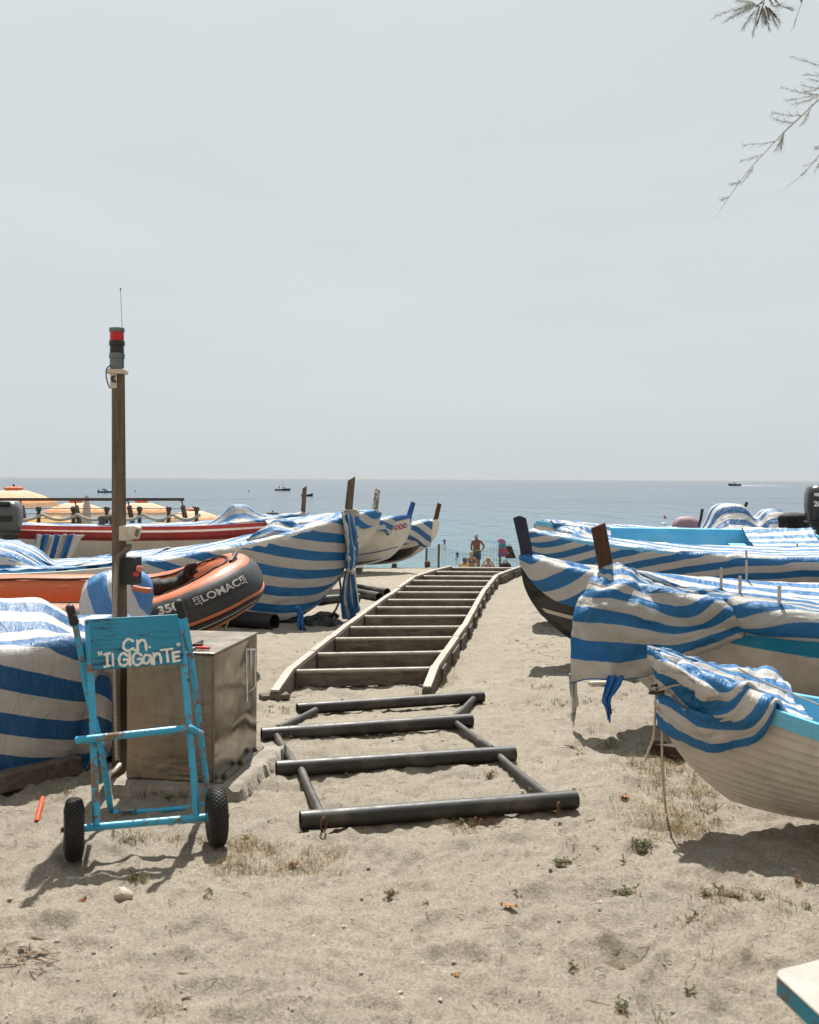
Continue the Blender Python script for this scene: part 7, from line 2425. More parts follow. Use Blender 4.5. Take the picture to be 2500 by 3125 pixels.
# white pipe end lying under the second boat
q0, q1 = G(1798, 2086, 0.03), G(1852, 2084, 0.03)
rt = root('white_tube', 'short white tube lying under the second white boat', 'tube', q0)
MB().lathe([(0.012, 0.1), (0.012, 0), (0.017, 0), (0.017, (q1 - q0).length), (0.012, (q1 - q0).length)], q0, q1 - q0, 16).build('tube_wall', M['stripe_white'], rt, smooth=40)
MB().lathe([(0.0185, 0.02), (0.0185, 0.05)], q0, q1 - q0, 16).build('tube_collar', M['stripe_white'], rt, smooth=40)
# orange tube at the left edge
q0, q1 = P(112, 2508, 5.25), P(128, 2445, 5.45)
q0.z = 0.012
q1.z = 0.055
q0, q1 = G(112, 2508, 0.012), G(130, 2436, 0.05)
rt = root('orange_tube', 'thin orange plastic tube lying on the sand at the left', 'tube', q0)
MB().lathe([(0.007, 0.05), (0.007, 0), (0.0115, 0), (0.0115, (q1 - q0).length), (0.007, (q1 - q0).length)], q0, q1 - q0, 14).build('tube_wall', M['orange_plastic'], rt, smooth=40)
MB().lathe([(0.0125, 0.10), (0.0125, 0.13)], q0, q1 - q0, 14).build('tube_collar', M['orange_plastic'], rt, smooth=40)

# ------------------------------------------------------------------ white and blue plank end at the lower right corner
def plank():
    z = 0.45
    a = G(2370, 2985, z)
    c = [a, G(2376, 2972, z), G(2392, 2965, z), G(2560, 2925, z), G(2760, 3260, z), G(2580, 3180, z)]
    rt = root('painted_bench', 'weathered white bench end with flaking blue edge in the near corner', 'bench', (a.x + 0.25, a.y, 0))
    top = MB().prism([p + Vector((0, 0, 0.001)) for p in c], (0, 0, 0.008)).build('seat_paint', plain('worn_white_board', (0.34, 0.315, 0.285), 0.75, var=0.14, scale=7, bump=0.6, bscale=30, dist=0.004, dirt=(0.33, 0.27, 0.22), dirt_amt=0.5, dirt_scale=9), rt, bevel=0.003)
    MB().prism([p - Vector((0, 0, 0.042)) for p in c], (0, 0, 0.041)).build('seat_board', chipped('flaking_blue_edge', (0.02, 0.24, 0.36), (0.19, 0.16, 0.14), 0.52, 16, 0.6, width=0.06), rt, bevel=0.003)
    for (x, y) in ((0.20, -0.05), (0.62, -0.4), (0.5, 0.05)):
        q = a + Vector((x, y - 0.05, 0))
        MB().bar((q.x, q.y, 0), (q.x, q.y, z - 0.043), 0.05, 0.05).build('leg', M['deck_wood'], rt, bevel=0.003)
plank()

# ------------------------------------------------------------------ leaves, stone, sticks
def leaf(px, py, size, rz, label, curl=0.25, mat='dry_leaf'):
    g = G(px, py, 0.0)
    g.z = gtop(g.x, g.y) + 0.006
    o_pts = []
    n, m = 12, 7
    for i in range(n):
        t = i / (n - 1)
        w = 0.34 * size * math.sin(math.pi * min(1, t * 0.94 + 0.03)) ** 0.75 * (1 - 0.25 * t)
        for j in range(m):
            s = j / (m - 1) * 2 - 1
            o_pts.append(((t - 0.5) * size, s * w, curl * size * (abs(s) ** 1.6 * 0.35 + (t - 0.5) ** 2) + 0.004 * math.sin(i * 2 + j)))
    rt = root('dry_leaf', label, 'leaf', g, rz, 'dry leaves on the sand')
    MB().grid(o_pts, n, m).build('blade', M[mat], rt, True, 80)
    MB().tube([(-0.62 * size, 0.01, 0.03 * size), (-0.5 * size, 0, curl * size * 0.25), (0, 0, 0.004), (0.45 * size, 0, curl * size * 0.2)], [0.0018, 0.0016, 0.001, 0.0006], 6).build('midrib', M['twig'], rt, True)
leaf(390, 2490, 0.085, 0.1, 'large brown leaf lying under the hand truck axle')
leaf(1553, 2772, 0.066, 2.9, 'pale orange leaf on the open sand before the pipes')
leaf(250, 2745, 0.052, 1.1, 'curled brown leaf below the hand truck shadow', 0.7)
leaf(1390, 2984, 0.034, 0.4, 'small reddish leaf low in the middle of the sand')
leaf(1905, 2440, 0.06, 0.8, 'dry leaf lying in the grass before the nearest dinghy')
leaf(2350, 2400, 0.03, 0.8, 'small leaf hidden in the shade of the nearest dinghy')

g = G(378, 2732, 0.0)
rt = root('pale_stone', 'pale angular stone on the sand below the hand truck', 'stone', (g.x, g.y, gtop(g.x, g.y)))
bm = bmesh.new()
bmesh.ops.create_icosphere(bm, subdivisions=3, radius=1.0)
for v in bm.verts:
    k = 1 + 0.22 * float(vnoise(np.array(v.co.x * 1.6 + 3), np.array(v.co.y * 1.6 + v.co.z * 1.3 + 8))) * 2
    v.co = Vector((v.co.x * 0.036 * k, v.co.y * 0.028 * k, max(-0.02, v.co.z * 0.032 * k * (1 - 0.4 * v.co.x)) + 0.012))
me = bpy.data.meshes.new('stone_body')
bm.to_mesh(me)
bm.free()
link_mesh('stone_body', me, M['stone'], rt, 30)

# driftwood chips that can be picked out
def stick(px, py, L, r, rz, label, mat='twig'):
    g = G(px, py, 0.0)
    g.z = gtop(g.x, g.y) + r * 0.7
    rt = root('driftwood', label, 'driftwood', g, rz, 'driftwood pieces on the sand')
    pts = [Vector(((t - 0.5) * L, 0.06 * L * math.sin(t * 4 + px), 0.02 * L * math.sin(t * 5))) for t in np.linspace(0, 1, 7)]
    MB().tube(pts, [r * k for k in (0.5, 0.9, 1.0, 1.05, 0.95, 0.8, 0.4)], 8, sq=(Vector((0, 0, 1)), 0.7)).build('branch', M[mat], rt, True, 50)
    MB().tube([pts[3], pts[3] + Vector((L * 0.08, L * 0.06, r * 0.4)), pts[3] + Vector((L * 0.14, L * 0.12, r * 0.3))], [r * 0.5, r * 0.35, r * 0.15], 6).build('twig_stub', M[mat], rt, True, 50)
stick(106, 2835, 0.075, 0.009, -0.15, 'short thick driftwood piece at the lower left')
stick(120, 2920, 0.14, 0.004, 0.5, 'long thin stick in the litter at the lower left edge')
stick(40, 2945, 0.09, 0.004, 0.2, 'second thin stick in the litter at the lower left edge')
stick(560, 2980, 0.045, 0.006, 0.1, 'small driftwood chip at the bottom left of centre')
stick(570, 3040, 0.035, 0.005, 0.3, 'dark driftwood chip near the bottom edge')
stick(1810, 3060, 0.13, 0.003, -0.15, 'thin twig near the bottom edge right of centre')
stick(1977, 2896, 0.09, 0.003, 0.05, 'dark straight twig on the right part of the open sand')
stick(1740, 2290, 0.085, 0.007, -0.5, 'pale stick lying beside the pipe ladder')
stick(640, 2640, 0.06, 0.004, 0.35, 'pale chip right of the hand truck shadow')
stick(1672, 2470, 0.06, 0.005, 0.5, 'pale stick by the end of the nearest pipe')
stick(2080, 2345, 0.05, 0.006, -0.3, 'curled bark piece in the grass by the dinghy bow')

# ------------------------------------------------------------------ pebbles, litter, grass: nobody could count them
def scatter(n, seed, ymin=2.3, ymax=13.0, pw=1.6):
    rs = np.random.RandomState(seed)
    out = []
    while len(out) < n:
        y = ymin + (ymax - ymin) * rs.rand() ** pw
        x = (rs.rand() - 0.5) * 0.82 * y
        out.append((x, y, rs.rand(), rs.rand() * 6.283, rs.rand()))
    return out
def pebbles():
    mb = MB()
    ico = bmesh.new()
    bmesh.ops.create_icosphere(ico, subdivisions=1, radius=1.0)
    V = [v.co.copy() for v in ico.verts]
    F = [tuple(v.index for v in f.verts) for f in ico.faces]
    ico.free()
    for (x, y, a, b, c) in scatter(2300, 4):
        s = (0.0018 + 0.0065 * a ** 5) * (1 + 0.05 * y)
        z = gtop(x, y)
        cb, sb = math.cos(b), math.sin(b)
        vs = []
        for v in V:
            px, py = v.x * s * (1 + 0.5 * c), v.y * s
            vs.append((x + px * cb - py * sb, y + px * sb + py * cb, z + v.z * s * 0.6 + s * 0.2))
        mb.add(vs, F)
    o = mb.build('pebbles', plain('pebble_stone', (0.36, 0.32, 0.27), 0.85, var=0.75, scale=16, fine=0.3), None, smooth=50, fix=False)
    tag(o, 'small pebbles scattered over the sand', None, None, 'stuff')
    mb = MB()
    for (x, y, a, b, c) in scatter(1500, 9):
        L = (0.008 + 0.030 * a ** 3)
        r = 0.0008 + 0.0014 * c
        z = gtop(x, y) + r
        dx, dy = math.cos(b) * L, math.sin(b) * L
        mb.tube([(x - dx, y - dy, z), (x + 0.15 * dy, y - 0.15 * dx, z + 0.002 + 0.006 * c), (x + dx, y + dy, z + 0.001)], [r * 0.6, r, r * 0.4], 4)
    for (cx, cy, n) in ((60, 2930, 60), (640, 2500, 20), (1500, 2490, 30), (880, 2150, 30), (1780, 2540, 20), (1690, 1880, 50), (1640, 1960, 60)):
        rs = np.random.RandomState(cx)
        for k in range(n):
            g = G(cx + rs.randn() * 60, cy + rs.randn() * 26, 0)
            L, b, r = 0.01 + 0.03 * rs.rand(), rs.rand() * 6.28, 0.001 + 0.002 * rs.rand()
            z = gtop(g.x, g.y) + r
            dx, dy = math.cos(b) * L, math.sin(b) * L
            mb.tube([(g.x - dx, g.y - dy, z), (g.x, g.y, z + 0.004), (g.x + dx, g.y + dy, z)], [r * 0.6, r, r * 0.4], 4)
    o = mb.build('dry_litter', plain('dry_litter', (0.20, 0.135, 0.085), 0.9, var=0.8, scale=14), None, smooth=50, fix=False)
    tag(o, 'dry twigs and plant litter strewn over the sand', None, None, 'stuff')
pebbles()

def grass():
    def tuft(mb, rs, x, y, n, h, spread, droop=0.5):
        z0 = gtop(x, y) - 0.004
        for k in range(n):
            a = rs.rand() * 6.283
            hh = h * (0.4 + 0.8 * rs.rand())
            bx, by = x + rs.randn() * spread, y + rs.randn() * spread
            lean = (0.3 + 2.6 * droop * rs.rand() ** 1.3) * hh
            w = 0.0007 + 0.0008 * rs.rand()
            dx, dy = math.cos(a), math.sin(a)
            px, py = -dy * w, dx * w
            z0b = gtop(bx, by) - 0.004
            p0 = (bx, by, z0b)
            p1 = (bx + dx * lean * 0.4, by + dy * lean * 0.4, z0b + hh * 0.65)
            p2 = (bx + dx * lean * 1.1, by + dy * lean * 1.1, z0b + hh * (1.0 - 0.85 * rs.rand()))
            mb.add([(p0[0] - px, p0[1] - py, p0[2]), (p0[0] + px, p0[1] + py, p0[2]), (p1[0] + px * 0.8, p1[1] + py * 0.8, p1[2]), (p1[0] - px * 0.8, p1[1] - py * 0.8, p1[2]), p2], [(0, 1, 2, 3), (3, 2, 4)])
    def leafy(mb, rs, x, y, n, h):
        """small weed: stems with little leaves"""
        for k in range(n):
            a = rs.rand() * 6.283
            hh = h * (0.4 + 0.8 * rs.rand())
            ex, ey = x + math.cos(a) * hh * 0.9, y + math.sin(a) * hh * 0.9
            z0 = gtop(x, y)
            for q in range(5):
                t = (q + 1) / 5
                lx, ly, lz = x + (ex - x) * t, y + (ey - y) * t, z0 + hh * 0.7 * t
                b = rs.rand() * 6.283
                L, w = 0.012 + 0.012 * rs.rand(), 0.003 + 0.002 * rs.rand()
                dx, dy = math.cos(b), math.sin(b)
                mb.add([(lx, ly, lz), (lx + dx * L * 0.5 - dy * w, ly + dy * L * 0.5 + dx * w, lz + 0.005), (lx + dx * L, ly + dy * L, lz + 0.008 * rs.rand()), (lx + dx * L * 0.5 + dy * w, ly + dy * L * 0.5 - dx * w, lz + 0.005)], [(0, 1, 2, 3)])
            mb.add([(x - 0.001, y, z0), (x + 0.001, y, z0), (ex + 0.0006, ey, z0 + hh * 0.7), (ex - 0.0006, ey, z0 + hh * 0.7)], [(0, 1, 2, 3)])
    rs = np.random.RandomState(8)
    green, straw, red = MB(), MB(), MB()
    # (px, py, radius px x, y, tufts, height m, straw share, weeds)
    P_ = [(2060, 2400, 150, 90, 150, 0.055, 0.75, 2), (2010, 2330, 90, 45, 60, 0.06, 0.7, 2), (2090, 2510, 110, 50, 100, 0.05, 0.85, 2), (1960, 2590, 40, 22, 12, 0.05, 0.3, 12), (1720, 2640, 30, 12, 5, 0.035, 0.2, 9), (1910, 2730, 45, 18, 6, 0.035, 0.3, 12),
          (2230, 2745, 120, 25, 26, 0.045, 0.55, 16), (1880, 2270, 60, 30, 14, 0.08, 0.5, 1), (1730, 2150, 90, 22, 22, 0.05, 0.6, 3), (1690, 2110, 60, 16, 10, 0.05, 0.5, 0), (1900, 2120, 60, 20, 14, 0.05, 0.5, 0),
          (760, 2590, 90, 40, 50, 0.045, 0.95, 1), (900, 2640, 110, 35, 50, 0.04, 0.95, 1), (720, 2650, 60, 25, 20, 0.04, 0.95, 0), (1000, 2600, 60, 25, 20, 0.035, 0.9, 0), (400, 2570, 60, 14, 10, 0.07, 0.1, 1), (430, 2680, 40, 14, 8, 0.08, 0.15, 4), (540, 2560, 30, 10, 6, 0.06, 0.5, 0),
          (480, 2440, 80, 20, 16, 0.05, 0.2, 10), (860, 2170, 60, 16, 14, 0.05, 0.5, 1), (960, 2075, 90, 6, 18, 0.06, 0.2, 8), (1090, 2080, 60, 6, 8, 0.06, 0.2, 4), (1340, 2080, 22, 20, 14, 0.10, 0.2, 6), (1370, 2030, 16, 26, 12, 0.09, 0.2, 6), (830, 2260, 40, 20, 10, 0.07, 0.3, 0), (1300, 2130, 40, 10, 10, 0.09, 0.4, 0),
          (1060, 2160, 60, 8, 8, 0.06, 0.5, 0), (1560, 1955, 18, 8, 3, 0.04, 0.5, 2), (1490, 2365, 18, 8, 3, 0.03, 0.4, 6), (1430, 2520, 60, 12, 8, 0.03, 0.6, 5), (1190, 2750, 10, 6, 2, 0.04, 0.2, 4), (1760, 2960, 14, 8, 3, 0.03, 0.9, 1), (2130, 2820, 60, 30, 12, 0.035, 0.9, 2), (1890, 2930, 30, 14, 4, 0.045, 0.9, 1), (2150, 2940, 8, 20, 3, 0.06, 0.9, 0),
          (1910, 3090, 40, 14, 4, 0.03, 0.3, 6), (2020, 3095, 6, 10, 2, 0.05, 0.6, 0), (480, 3075, 60, 14, 10, 0.02, 1.0, 0), (2450, 2760, 70, 60, 16, 0.03, 0.7, 4), (640, 2560, 30, 8, 8, 0.05, 0.5, 0), (200, 2440, 20, 10, 4, 0.09, 0.1, 0), (1480, 2500, 60, 8, 14, 0.025, 1.0, 0)]
    for (px, py, rx, ry, n, h, sh, wd) in P_:
        for k in range(n):
            g = G(px + rs.randn() * rx * 0.6, py + rs.randn() * ry * 0.6, 0)
            is_s = rs.rand() < sh
            tuft(straw if is_s else green, rs, g.x, g.y, rs.randint(6, 15), h * (0.35 + 0.75 * rs.rand()), 0.013 + (0.012 if is_s else 0), 0.9 if is_s else 0.5)
        for k in range((wd + 1) // 2):
            g = G(px + rs.randn() * rx * 0.5, py + rs.randn() * ry * 0.5, 0)
            leafy(green if rs.rand() < 0.85 else red, rs, g.x, g.y, rs.randint(3, 6), 0.022 + 0.02 * rs.rand())
    for (x, y, a, b, c) in scatter(80, 21, 2.5, 10, 1.3):
        if x < -0.2 and rs.rand() < 0.5:
            continue
        if rs.rand() < 0.4:
            leafy(red if rs.rand() < 0.5 else green, rs, x, y, rs.randint(2, 4), 0.02 + 0.015 * a)
        else:
            tuft(straw, rs, x, y, rs.randint(2, 5), 0.025 + 0.02 * a, 0.008, 0.9)
    def gm(name, c):
        t = NT(name)
        cc = t.ramp(t.noise(9, 3), [(0.3, tuple(k * 0.65 for k in c)), (0.7, tuple(k * 1.25 for k in c))])
        a = t.bsdf(cc, 0.7, 0, 0.25)
        b = t.n('ShaderNodeBsdfTranslucent')
        t.l(cc, b.inputs['Color'])
        mx = t.n('ShaderNodeMixShader')
        mx.inputs[0].default_value = 0.35
        t.l(a.outputs[0], mx.inputs[1])
        t.l(b.outputs[0], mx.inputs[2])
        return t.done(mx)
    for (mb, nm, c, lab) in ((green, 'green_grass', (0.10, 0.10, 0.036), 'sparse green grass and weeds in the sand'), (straw, 'dry_grass', (0.27, 0.185, 0.075), 'dry straw coloured grass in the sand'), (red, 'withered_weeds', (0.20, 0.085, 0.04), 'withered reddish weeds in the sand')):
        o = mb.build(nm, gm(nm, c), None, smooth=0, fix=False)
        tag(o, lab, None, None, 'stuff')
grass()

# ------------------------------------------------------------------ tamarisk whose twigs hang into the upper right corner
def tamarisk():
    base = Vector((4.6, 5.4, 0))
    rt = root('tamarisk_tree', 'tamarisk tree whose feathery twigs hang in at the upper right corner', 'tree', base)
    bark = wood('tamarisk_bark', (0.05, 0.035, 0.025), (0.14, 0.10, 0.075), (30, 30, 4), 0.8, 0.9)
    top = Vector((4.1, 4.8, 3.1))
    MB().tube(spline([base - Vector((0, 0, 0.1)), base + Vector((-0.15, -0.2, 1.3)), base + Vector((-0.3, -0.35, 2.3)), top], 6), [0.17 - 0.004 * i for i in range(19)], 14).build('trunk', bark, rt, smooth=60)
    Y = 4.0
    rs = random.Random(12)
    tw, lf, dk = MB(), MB(), MB()
    def feather(mb, a, b, n, r=0.0012, L=0.03, sag=0.02, lmb=None, dens=3):
        """twig from a to b, with short needle-like side shoots"""
        d = b - a
        pts = [a + d * t - Vector((0, 0, sag * 4 * t * (1 - t))) for t in np.linspace(0, 1, n)]
        mb.tube(pts, [r * (1 - 0.75 * t) for t in np.linspace(0, 1, n)], 5)
        dd = d.normalized()
        for i in range(1, n):
            for q in range(dens):
                p = pts[i - 1].lerp(pts[i], rs.random())
                side = Vector((rs.uniform(-1, 1), rs.uniform(-1, 1), rs.uniform(-1, 1)))
                e = p + (dd * rs.uniform(0.5, 1.0) + side * 0.45).normalized() * L * rs.uniform(0.4, 1.0) * (1 - 0.5 * i / n)
                (lmb or lf).tube([p, (p + e) / 2, e], [0.0009, 0.0007, 0.0003], 4, caps=False)
    z = lambda x, y: (2150 + x * 0.32468, y * 0.32468)
    # limb leading from the trunk to the sprays, outside the frame
    hub = P(2620, 160, Y)
    hub2 = P(2420, -150, Y + 0.2)
    hub3 = P(2700, 420, Y - 0.1)
    MB().tube(spline([top, Vector((2.8, 4.4, 3.5)), hub2], 8), [0.07 - 0.003 * i for i in range(17)], 10).build('limb', bark, rt, smooth=60)
    MB().tube(spline([top, Vector((2.8, 4.2, 3.3)), hub], 8), [0.06 - 0.003 * i for i in range(17)], 10).build('limb', bark, rt, smooth=60)
    MB().tube(spline([top, Vector((2.9, 4.1, 3.0)), hub3], 8), [0.05 - 0.0026 * i for i in range(17)], 10).build('limb', bark, rt, smooth=60)
    # feathery sprays hanging along the limbs, clear of the frame
    def outside(p):
        if p.y < 0.3:
            return True
        u, v = p.x / p.y * FPX + 1250, HOR - (p.z - CAM_H) / p.y * FPX
        return u > 2560 or v < -60
    for path in ([top, Vector((2.8, 4.4, 3.5)), hub2], [top, Vector((2.8, 4.2, 3.3)), hub], [top, Vector((2.9, 4.1, 3.0)), hub3]):
        sp_ = spline(path, 16)
        for k in range(46):
            p = sp_[rs.randrange(2, len(sp_))]
            e = p + Vector((rs.uniform(-0.42, 0.25), rs.uniform(-0.35, 0.35), rs.uniform(-0.45, 0.22)))
            if outside(p) and outside(e) and outside(e + Vector((-0.05, 0, -0.03))):
                feather(tw, p, e, 8, 0.0024, 0.07, 0.02, lf, 5)
    # long drooping twig
    main = [z(*q) for q in ((1300, 760), (1078, 930), (900, 1100), (740, 1250), (560, 1440), (400, 1620), (240, 1840), (105, 2045))]
    mp = spline([P(a, b, Y) for a, b in main], 6)
    tw.tube([hub] + mp, [0.006] + [0.0042 * (1 - 0.88 * i / len(mp)) for i in range(len(mp))], 6)
    for (a, b) in (((1078, 890), (730, 820)), ((1060, 880), (765, 940)), ((1078, 900), (825, 980)), ((910, 1085), (625, 1055)), ((845, 1150), (645, 1110)), ((1000, 1020), (920, 1155)), ((660, 1325), (345, 1362)), ((750, 1250), (715, 1395)), ((550, 1450), (335, 1508)), ((745, 1260), (670, 1410)), ((350, 1690), (255, 1735)), ((460, 1570), (355, 1715)), ((235, 1845), (165, 1870)),
                   ((1200, 640), (810, 525)), ((1200, 700), (940, 695)), ((1200, 780), (985, 735)), ((1180, 830), (920, 800)), ((1150, 800), (900, 870))):
        feather(tw, P(*z(*a), Y), P(*z(*b), Y + rs.uniform(-0.05, 0.05)), 9, 0.0020, 0.045, 0.004, lf, 3 if b[0] > 600 else 2)
    # second long twig at the edge
    sp = spline([P(*z(*q), Y - 0.1) for q in ((1400, 1150), (1150, 1370), (1060, 1480), (930, 1630), (720, 1800))], 6)
    tw.tube([hub3] + sp, [0.005] + [0.003 * (1 - 0.85 * i / len(sp)) for i in range(len(sp))], 6)
    for (a, b) in (((1078, 1370), (1045, 1390)), ((1060, 1500), (940, 1555)), ((1090, 1500), (1035, 1620)), ((960, 1590), (920, 1640)), ((1200, 1420), (1060, 1390))):
        feather(tw, P(*z(*a), Y - 0.1), P(*z(*b), Y - 0.1), 6, 0.0018, 0.03, 0.003, lf, 2)
    # spray with brown flower spikes at the top
    c = z(590, -30)
    tw.tube([hub2, P(2385, -60, Y + 0.15), P(*c, Y + 0.1)], [0.02, 0.008, 0.004], 6)
    for b in ((90, 160), (200, 200), (360, 270), (310, 10), (290, 100), (710, 210), (680, 245), (830, 90), (610, 260), (450, 330), (560, 230), (230, 180), (400, 60), (650, 150)):
        mid = (540 + (b[0] - 540) * 0.25, 40 + (b[1] - 40) * 0.15)
        feather(tw, P(*z(*mid), Y + 0.1), P(*z(*b), Y + 0.1 + rs.uniform(-0.06, 0.06)), 12, 0.0016, 0.05, -0.004, lf, 4)
    for (a, b) in (((570, -10), (485, 70)), ((560, 20), (490, 245)), ((560, 80), (585, 245)), ((600, 70), (680, 160)), ((580, 60), (615, 195)), ((660, -10), (715, 60)), ((520, 60), (485, 145)), ((610, -10), (640, 40)), ((930, -40), (905, 20))):
        p0, p1 = P(*z(*a), Y + 0.1), P(*z(*b), Y + 0.1)
        pts = [p0.lerp(p1, t) for t in np.linspace(0, 1, 8)]
        dk.tube(pts, [0.0035 * (0.6 + 0.5 * math.sin(i * 2.2 + a[0]) ** 2) * (1 if i < 7 else 0.3) for i in range(8)], 6)
    for b in ((845, 265), (812, 305), (835, 270)):
        tw.tube([P(*z(930, -20), Y), P(*z(870, 150), Y), P(*z(*b), Y)], [0.0012, 0.0009, 0.0005], 4)
    o1 = tw.build('twigs', plain('grey_twigs', (0.42, 0.43, 0.43), 0.8), rt, smooth=60)
    o2 = lf.build('foliage', plain('tamarisk_green', (0.32, 0.39, 0.37), 0.7, var=0.2), rt, smooth=60, fix=False)
    o3 = dk.build('flower_spikes', plain('brown_spikes', (0.11, 0.05, 0.03), 0.85, var=0.4, scale=60), rt, smooth=60)
    for o in (o1, o2, o3):
        o['kind'] = 'stuff'
    # rest of the crown, outside the frame
    cr = MB()
    for k in range(260):
        a, b = rs.uniform(0, 6.28), rs.uniform(-0.5, 1.2)
        p = top + Vector((1.3 * math.cos(a) * math.cos(b) * rs.random() ** 0.4 + 0.6, 1.2 * math.sin(a) * math.cos(b) * rs.random() ** 0.4 - 0.2, 0.9 * math.sin(b) + 0.3))
        u, v = p.x / p.y * FPX + 1250 if p.y > 0.2 else 9e9, 0
        if u < 2700:
            continue
        for q in range(9):
            e = p + Vector((rs.uniform(-0.25, 0.25), rs.uniform(-0.25, 0.25), rs.uniform(-0.35, 0.1)))
            cr.tube([p, (p + e) / 2 + Vector((0, 0, 0.03)), e], [0.004, 0.003, 0.001], 4, caps=False)
    o4 = cr.build('crown', plain('tamarisk_crown', (0.07, 0.10, 0.08), 0.7, var=0.3), rt, smooth=60, fix=False)
    o4['kind'] = 'stuff'
tamarisk()

# ------------------------------------------------------------------ bundled cover lying on the foredeck of the large boat
def bundle():
    c = P(885, 1650, 12.75)
    n, m = 46, 60
    pts, F = np.zeros((n, m, 3)), np.zeros((n, m, 2))
    for i in range(n):
        t = i / (n - 1)
        for j in range(m):
            b = math.pi * (j / (m - 1)) * 1.06 - 0.03 * math.pi
            rx = 0.47 * math.sin(math.pi * min(0.999, max(0.001, t))) ** 0.55
            x = -0.47 + 0.94 * t
            r = 0.235 * (math.sin(math.pi * (0.04 + 0.92 * t)) ** 0.6) * (1.0 + 0.25 * math.sin(t * 5.0 + 0.6))
            k = 1 + 0.16 * float(vnoise(np.array(t * 6.0 + 2), np.array(b * 2.2 + 4))) * 2 + 0.05 * math.sin(b * 7 + t * 9)
            pts[i, j] = (x + 0.02 * math.sin(b * 5), -math.cos(b) * r * 1.15 * k, math.sin(b) * r * k + 0.08 * t - 0.06)
            F[i, j] = (x * 1.1 + 0.25 * math.sin(b), b * 0.3 + x * 0.35)
    cloth_obj('bundled_netting', 'bundle of crumpled striped netting lying on the large boat cover', pts, F, M['net_b'], c, R(10), None, 0, 0, 1, 'bundle')
bundle()

# ------------------------------------------------------------------ unseen wall and houses added behind the viewer to block sky light
def seafront():
    w = MB()
    w.box((0, -8.6, 1.1), (90, 0.6, 2.2))
    w.box((0, -8.6, 2.27), (90, 0.8, 0.14))
    o = w.build('sky_block_wall', M['concrete'], None, bevel=0.02)
    tag(o, 'long unseen concrete wall added behind the viewer to block sky light', 'wall')
    cols = ((0.50, 0.30, 0.18), (0.52, 0.40, 0.22), (0.46, 0.24, 0.17), (0.50, 0.44, 0.34), (0.50, 0.33, 0.20))
    x = -42.0
    for k, c in enumerate(cols):
        W, Hh = (15.0, 18.0, 16.0, 17.0, 18.0)[k], (13.5, 15.5, 14.0, 16.0, 13.0)[k]
        rt = root('sky_block_house', ('ochre', 'yellow', 'red', 'pale', 'orange')[k] + ' plastered seafront house, unseen, added behind the viewer to block sky light', 'house', (x + W / 2, -17.0, 0), 0, 'unseen houses added to block sky light along the seafront')
        MB().box((0, 0, Hh / 2 - 0.1), (W - 0.1, 9, Hh)).build('wall', plain('plaster', c, 0.9, var=0.12, scale=1.2, bump=0.3, bscale=12), rt, True, 30)
        MB().prism([(-W / 2 - 0.4, 4.9, Hh), (W / 2 + 0.4, 4.9, Hh), (W / 2 + 0.4, 0, Hh + 2.0), (-W / 2 - 0.4, 0, Hh + 2.0)], (0, 0, 0.15)).build('roof', plain('roof_tile', (0.30, 0.13, 0.08), 0.9, var=0.3, scale=5), rt, True, 30)
        for fl in range(4):
            for q in range(4):
                wx, wz = -W / 2 + W * (q + 0.5) / 4, 2.0 + fl * 3.2
                f = MB().box((wx, 4.52, wz + 0.9), (1.1, 0.08, 1.9)).build('window', plain('green_shutter', (0.03, 0.09, 0.06), 0.6) if (fl + q) == 0 else bpy.data.materials['green_shutter'], rt, True, 30)
                sub(MB().box((wx, 4.60, wz - 0.1), (1.3, 0.2, 0.08)).build('sill', M['concrete'], rt, True, 30), f)
        x += W
seafront()

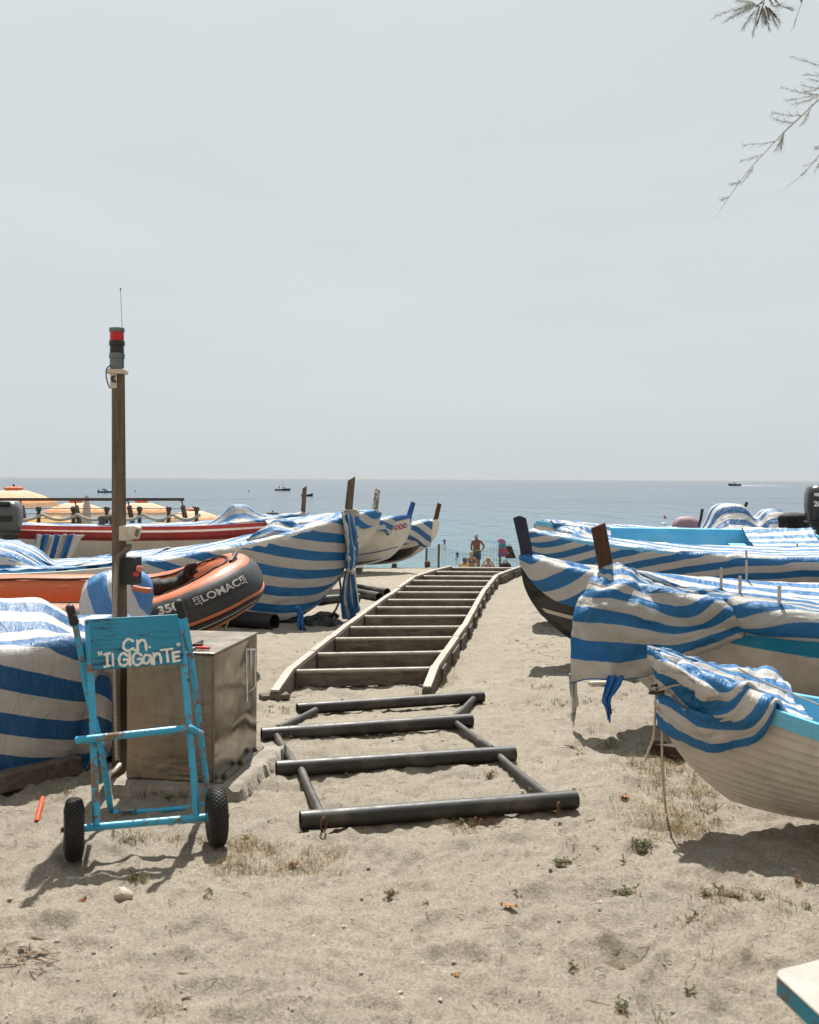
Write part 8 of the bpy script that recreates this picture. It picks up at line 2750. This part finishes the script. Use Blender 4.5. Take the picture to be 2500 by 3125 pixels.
# rope turns that tie the cover to the dinghy's stem
for k in range(2):
    c = P(2006, 2102 + 9 * k, 5.16)
    pts = [c + Vector((0.036 * math.cos(a), 0.045 * math.sin(a), 0.008 * math.sin(a + k * 2))) for a in np.linspace(0, 2 * math.pi, 16)[:-1]]
    o = MB().tube(pts, 0.006, 8, closed=True).build('rope_turn', M['dark_rope'], None, smooth=60)
    tag(o, ('upper', 'lower')[k] + ' turn of grey rope tying the cover to the dinghy bow', 'rope', 'rope turns on the dinghy bow')

# ------------------------------------------------------------------ summer haze over beach and sea
def haze():
    o = MB().box((0, 34970, 8.5), (200000, 70060, 27.0)).build('haze', None, None, smooth=0)
    m = bpy.data.materials.new('haze')
    m.use_nodes = True
    nt = m.node_tree
    nt.nodes.clear()
    out = nt.nodes.new('ShaderNodeOutputMaterial')
    v = nt.nodes.new('ShaderNodeVolumePrincipled')
    v.inputs['Color'].default_value = (0.66, 0.655, 0.635, 1)
    v.inputs['Density'].default_value = 0.00003
    nt.links.new(v.outputs[0], out.inputs['Volume'])
    o.data.materials.append(m)
    tag(o, 'thin pale summer haze over beach and sea', None, None, 'stuff')
haze()

# gathered end of the large boat's cover: folds falling from the post to the knot
def bow_folds():
    Y = 12.62
    rows = []
    for (t, py, xl, xr, dep) in ((0, 1562, 1040, 1076, 0.05), (1, 1592, 1042, 1086, 0.045), (2, 1630, 1050, 1092, 0.04), (3, 1670, 1056, 1094, 0.04), (4, 1710, 1058, 1090, 0.035), (5, 1742, 1060, 1078, 0.015)):
        r = []
        for k in range(9):
            f = k / 8
            r.append(P(xl + (xr - xl) * f + 3 * math.sin(k * 2.1 + t), py + 8 * math.sin(f * 3.1), Y - 0.16 * math.sin(math.pi * min(1, f * 0.9 + 0.1)) + (dep if k % 2 else -dep) * (0.6 + 0.4 * math.sin(t + k)) + 0.10 * f))
        rows.append(r)
    o = shaped_cover('gathered folds of striped cover falling from the tall grey post', rows, 9, 5, None, (P(1066, 1742, Y).x, Y, 0), 0.0, M['net'], [(0, None), (5, None)], 1.0, 1, 0.0, 0.03, 0.006, 8, 1.1)
bow_folds()
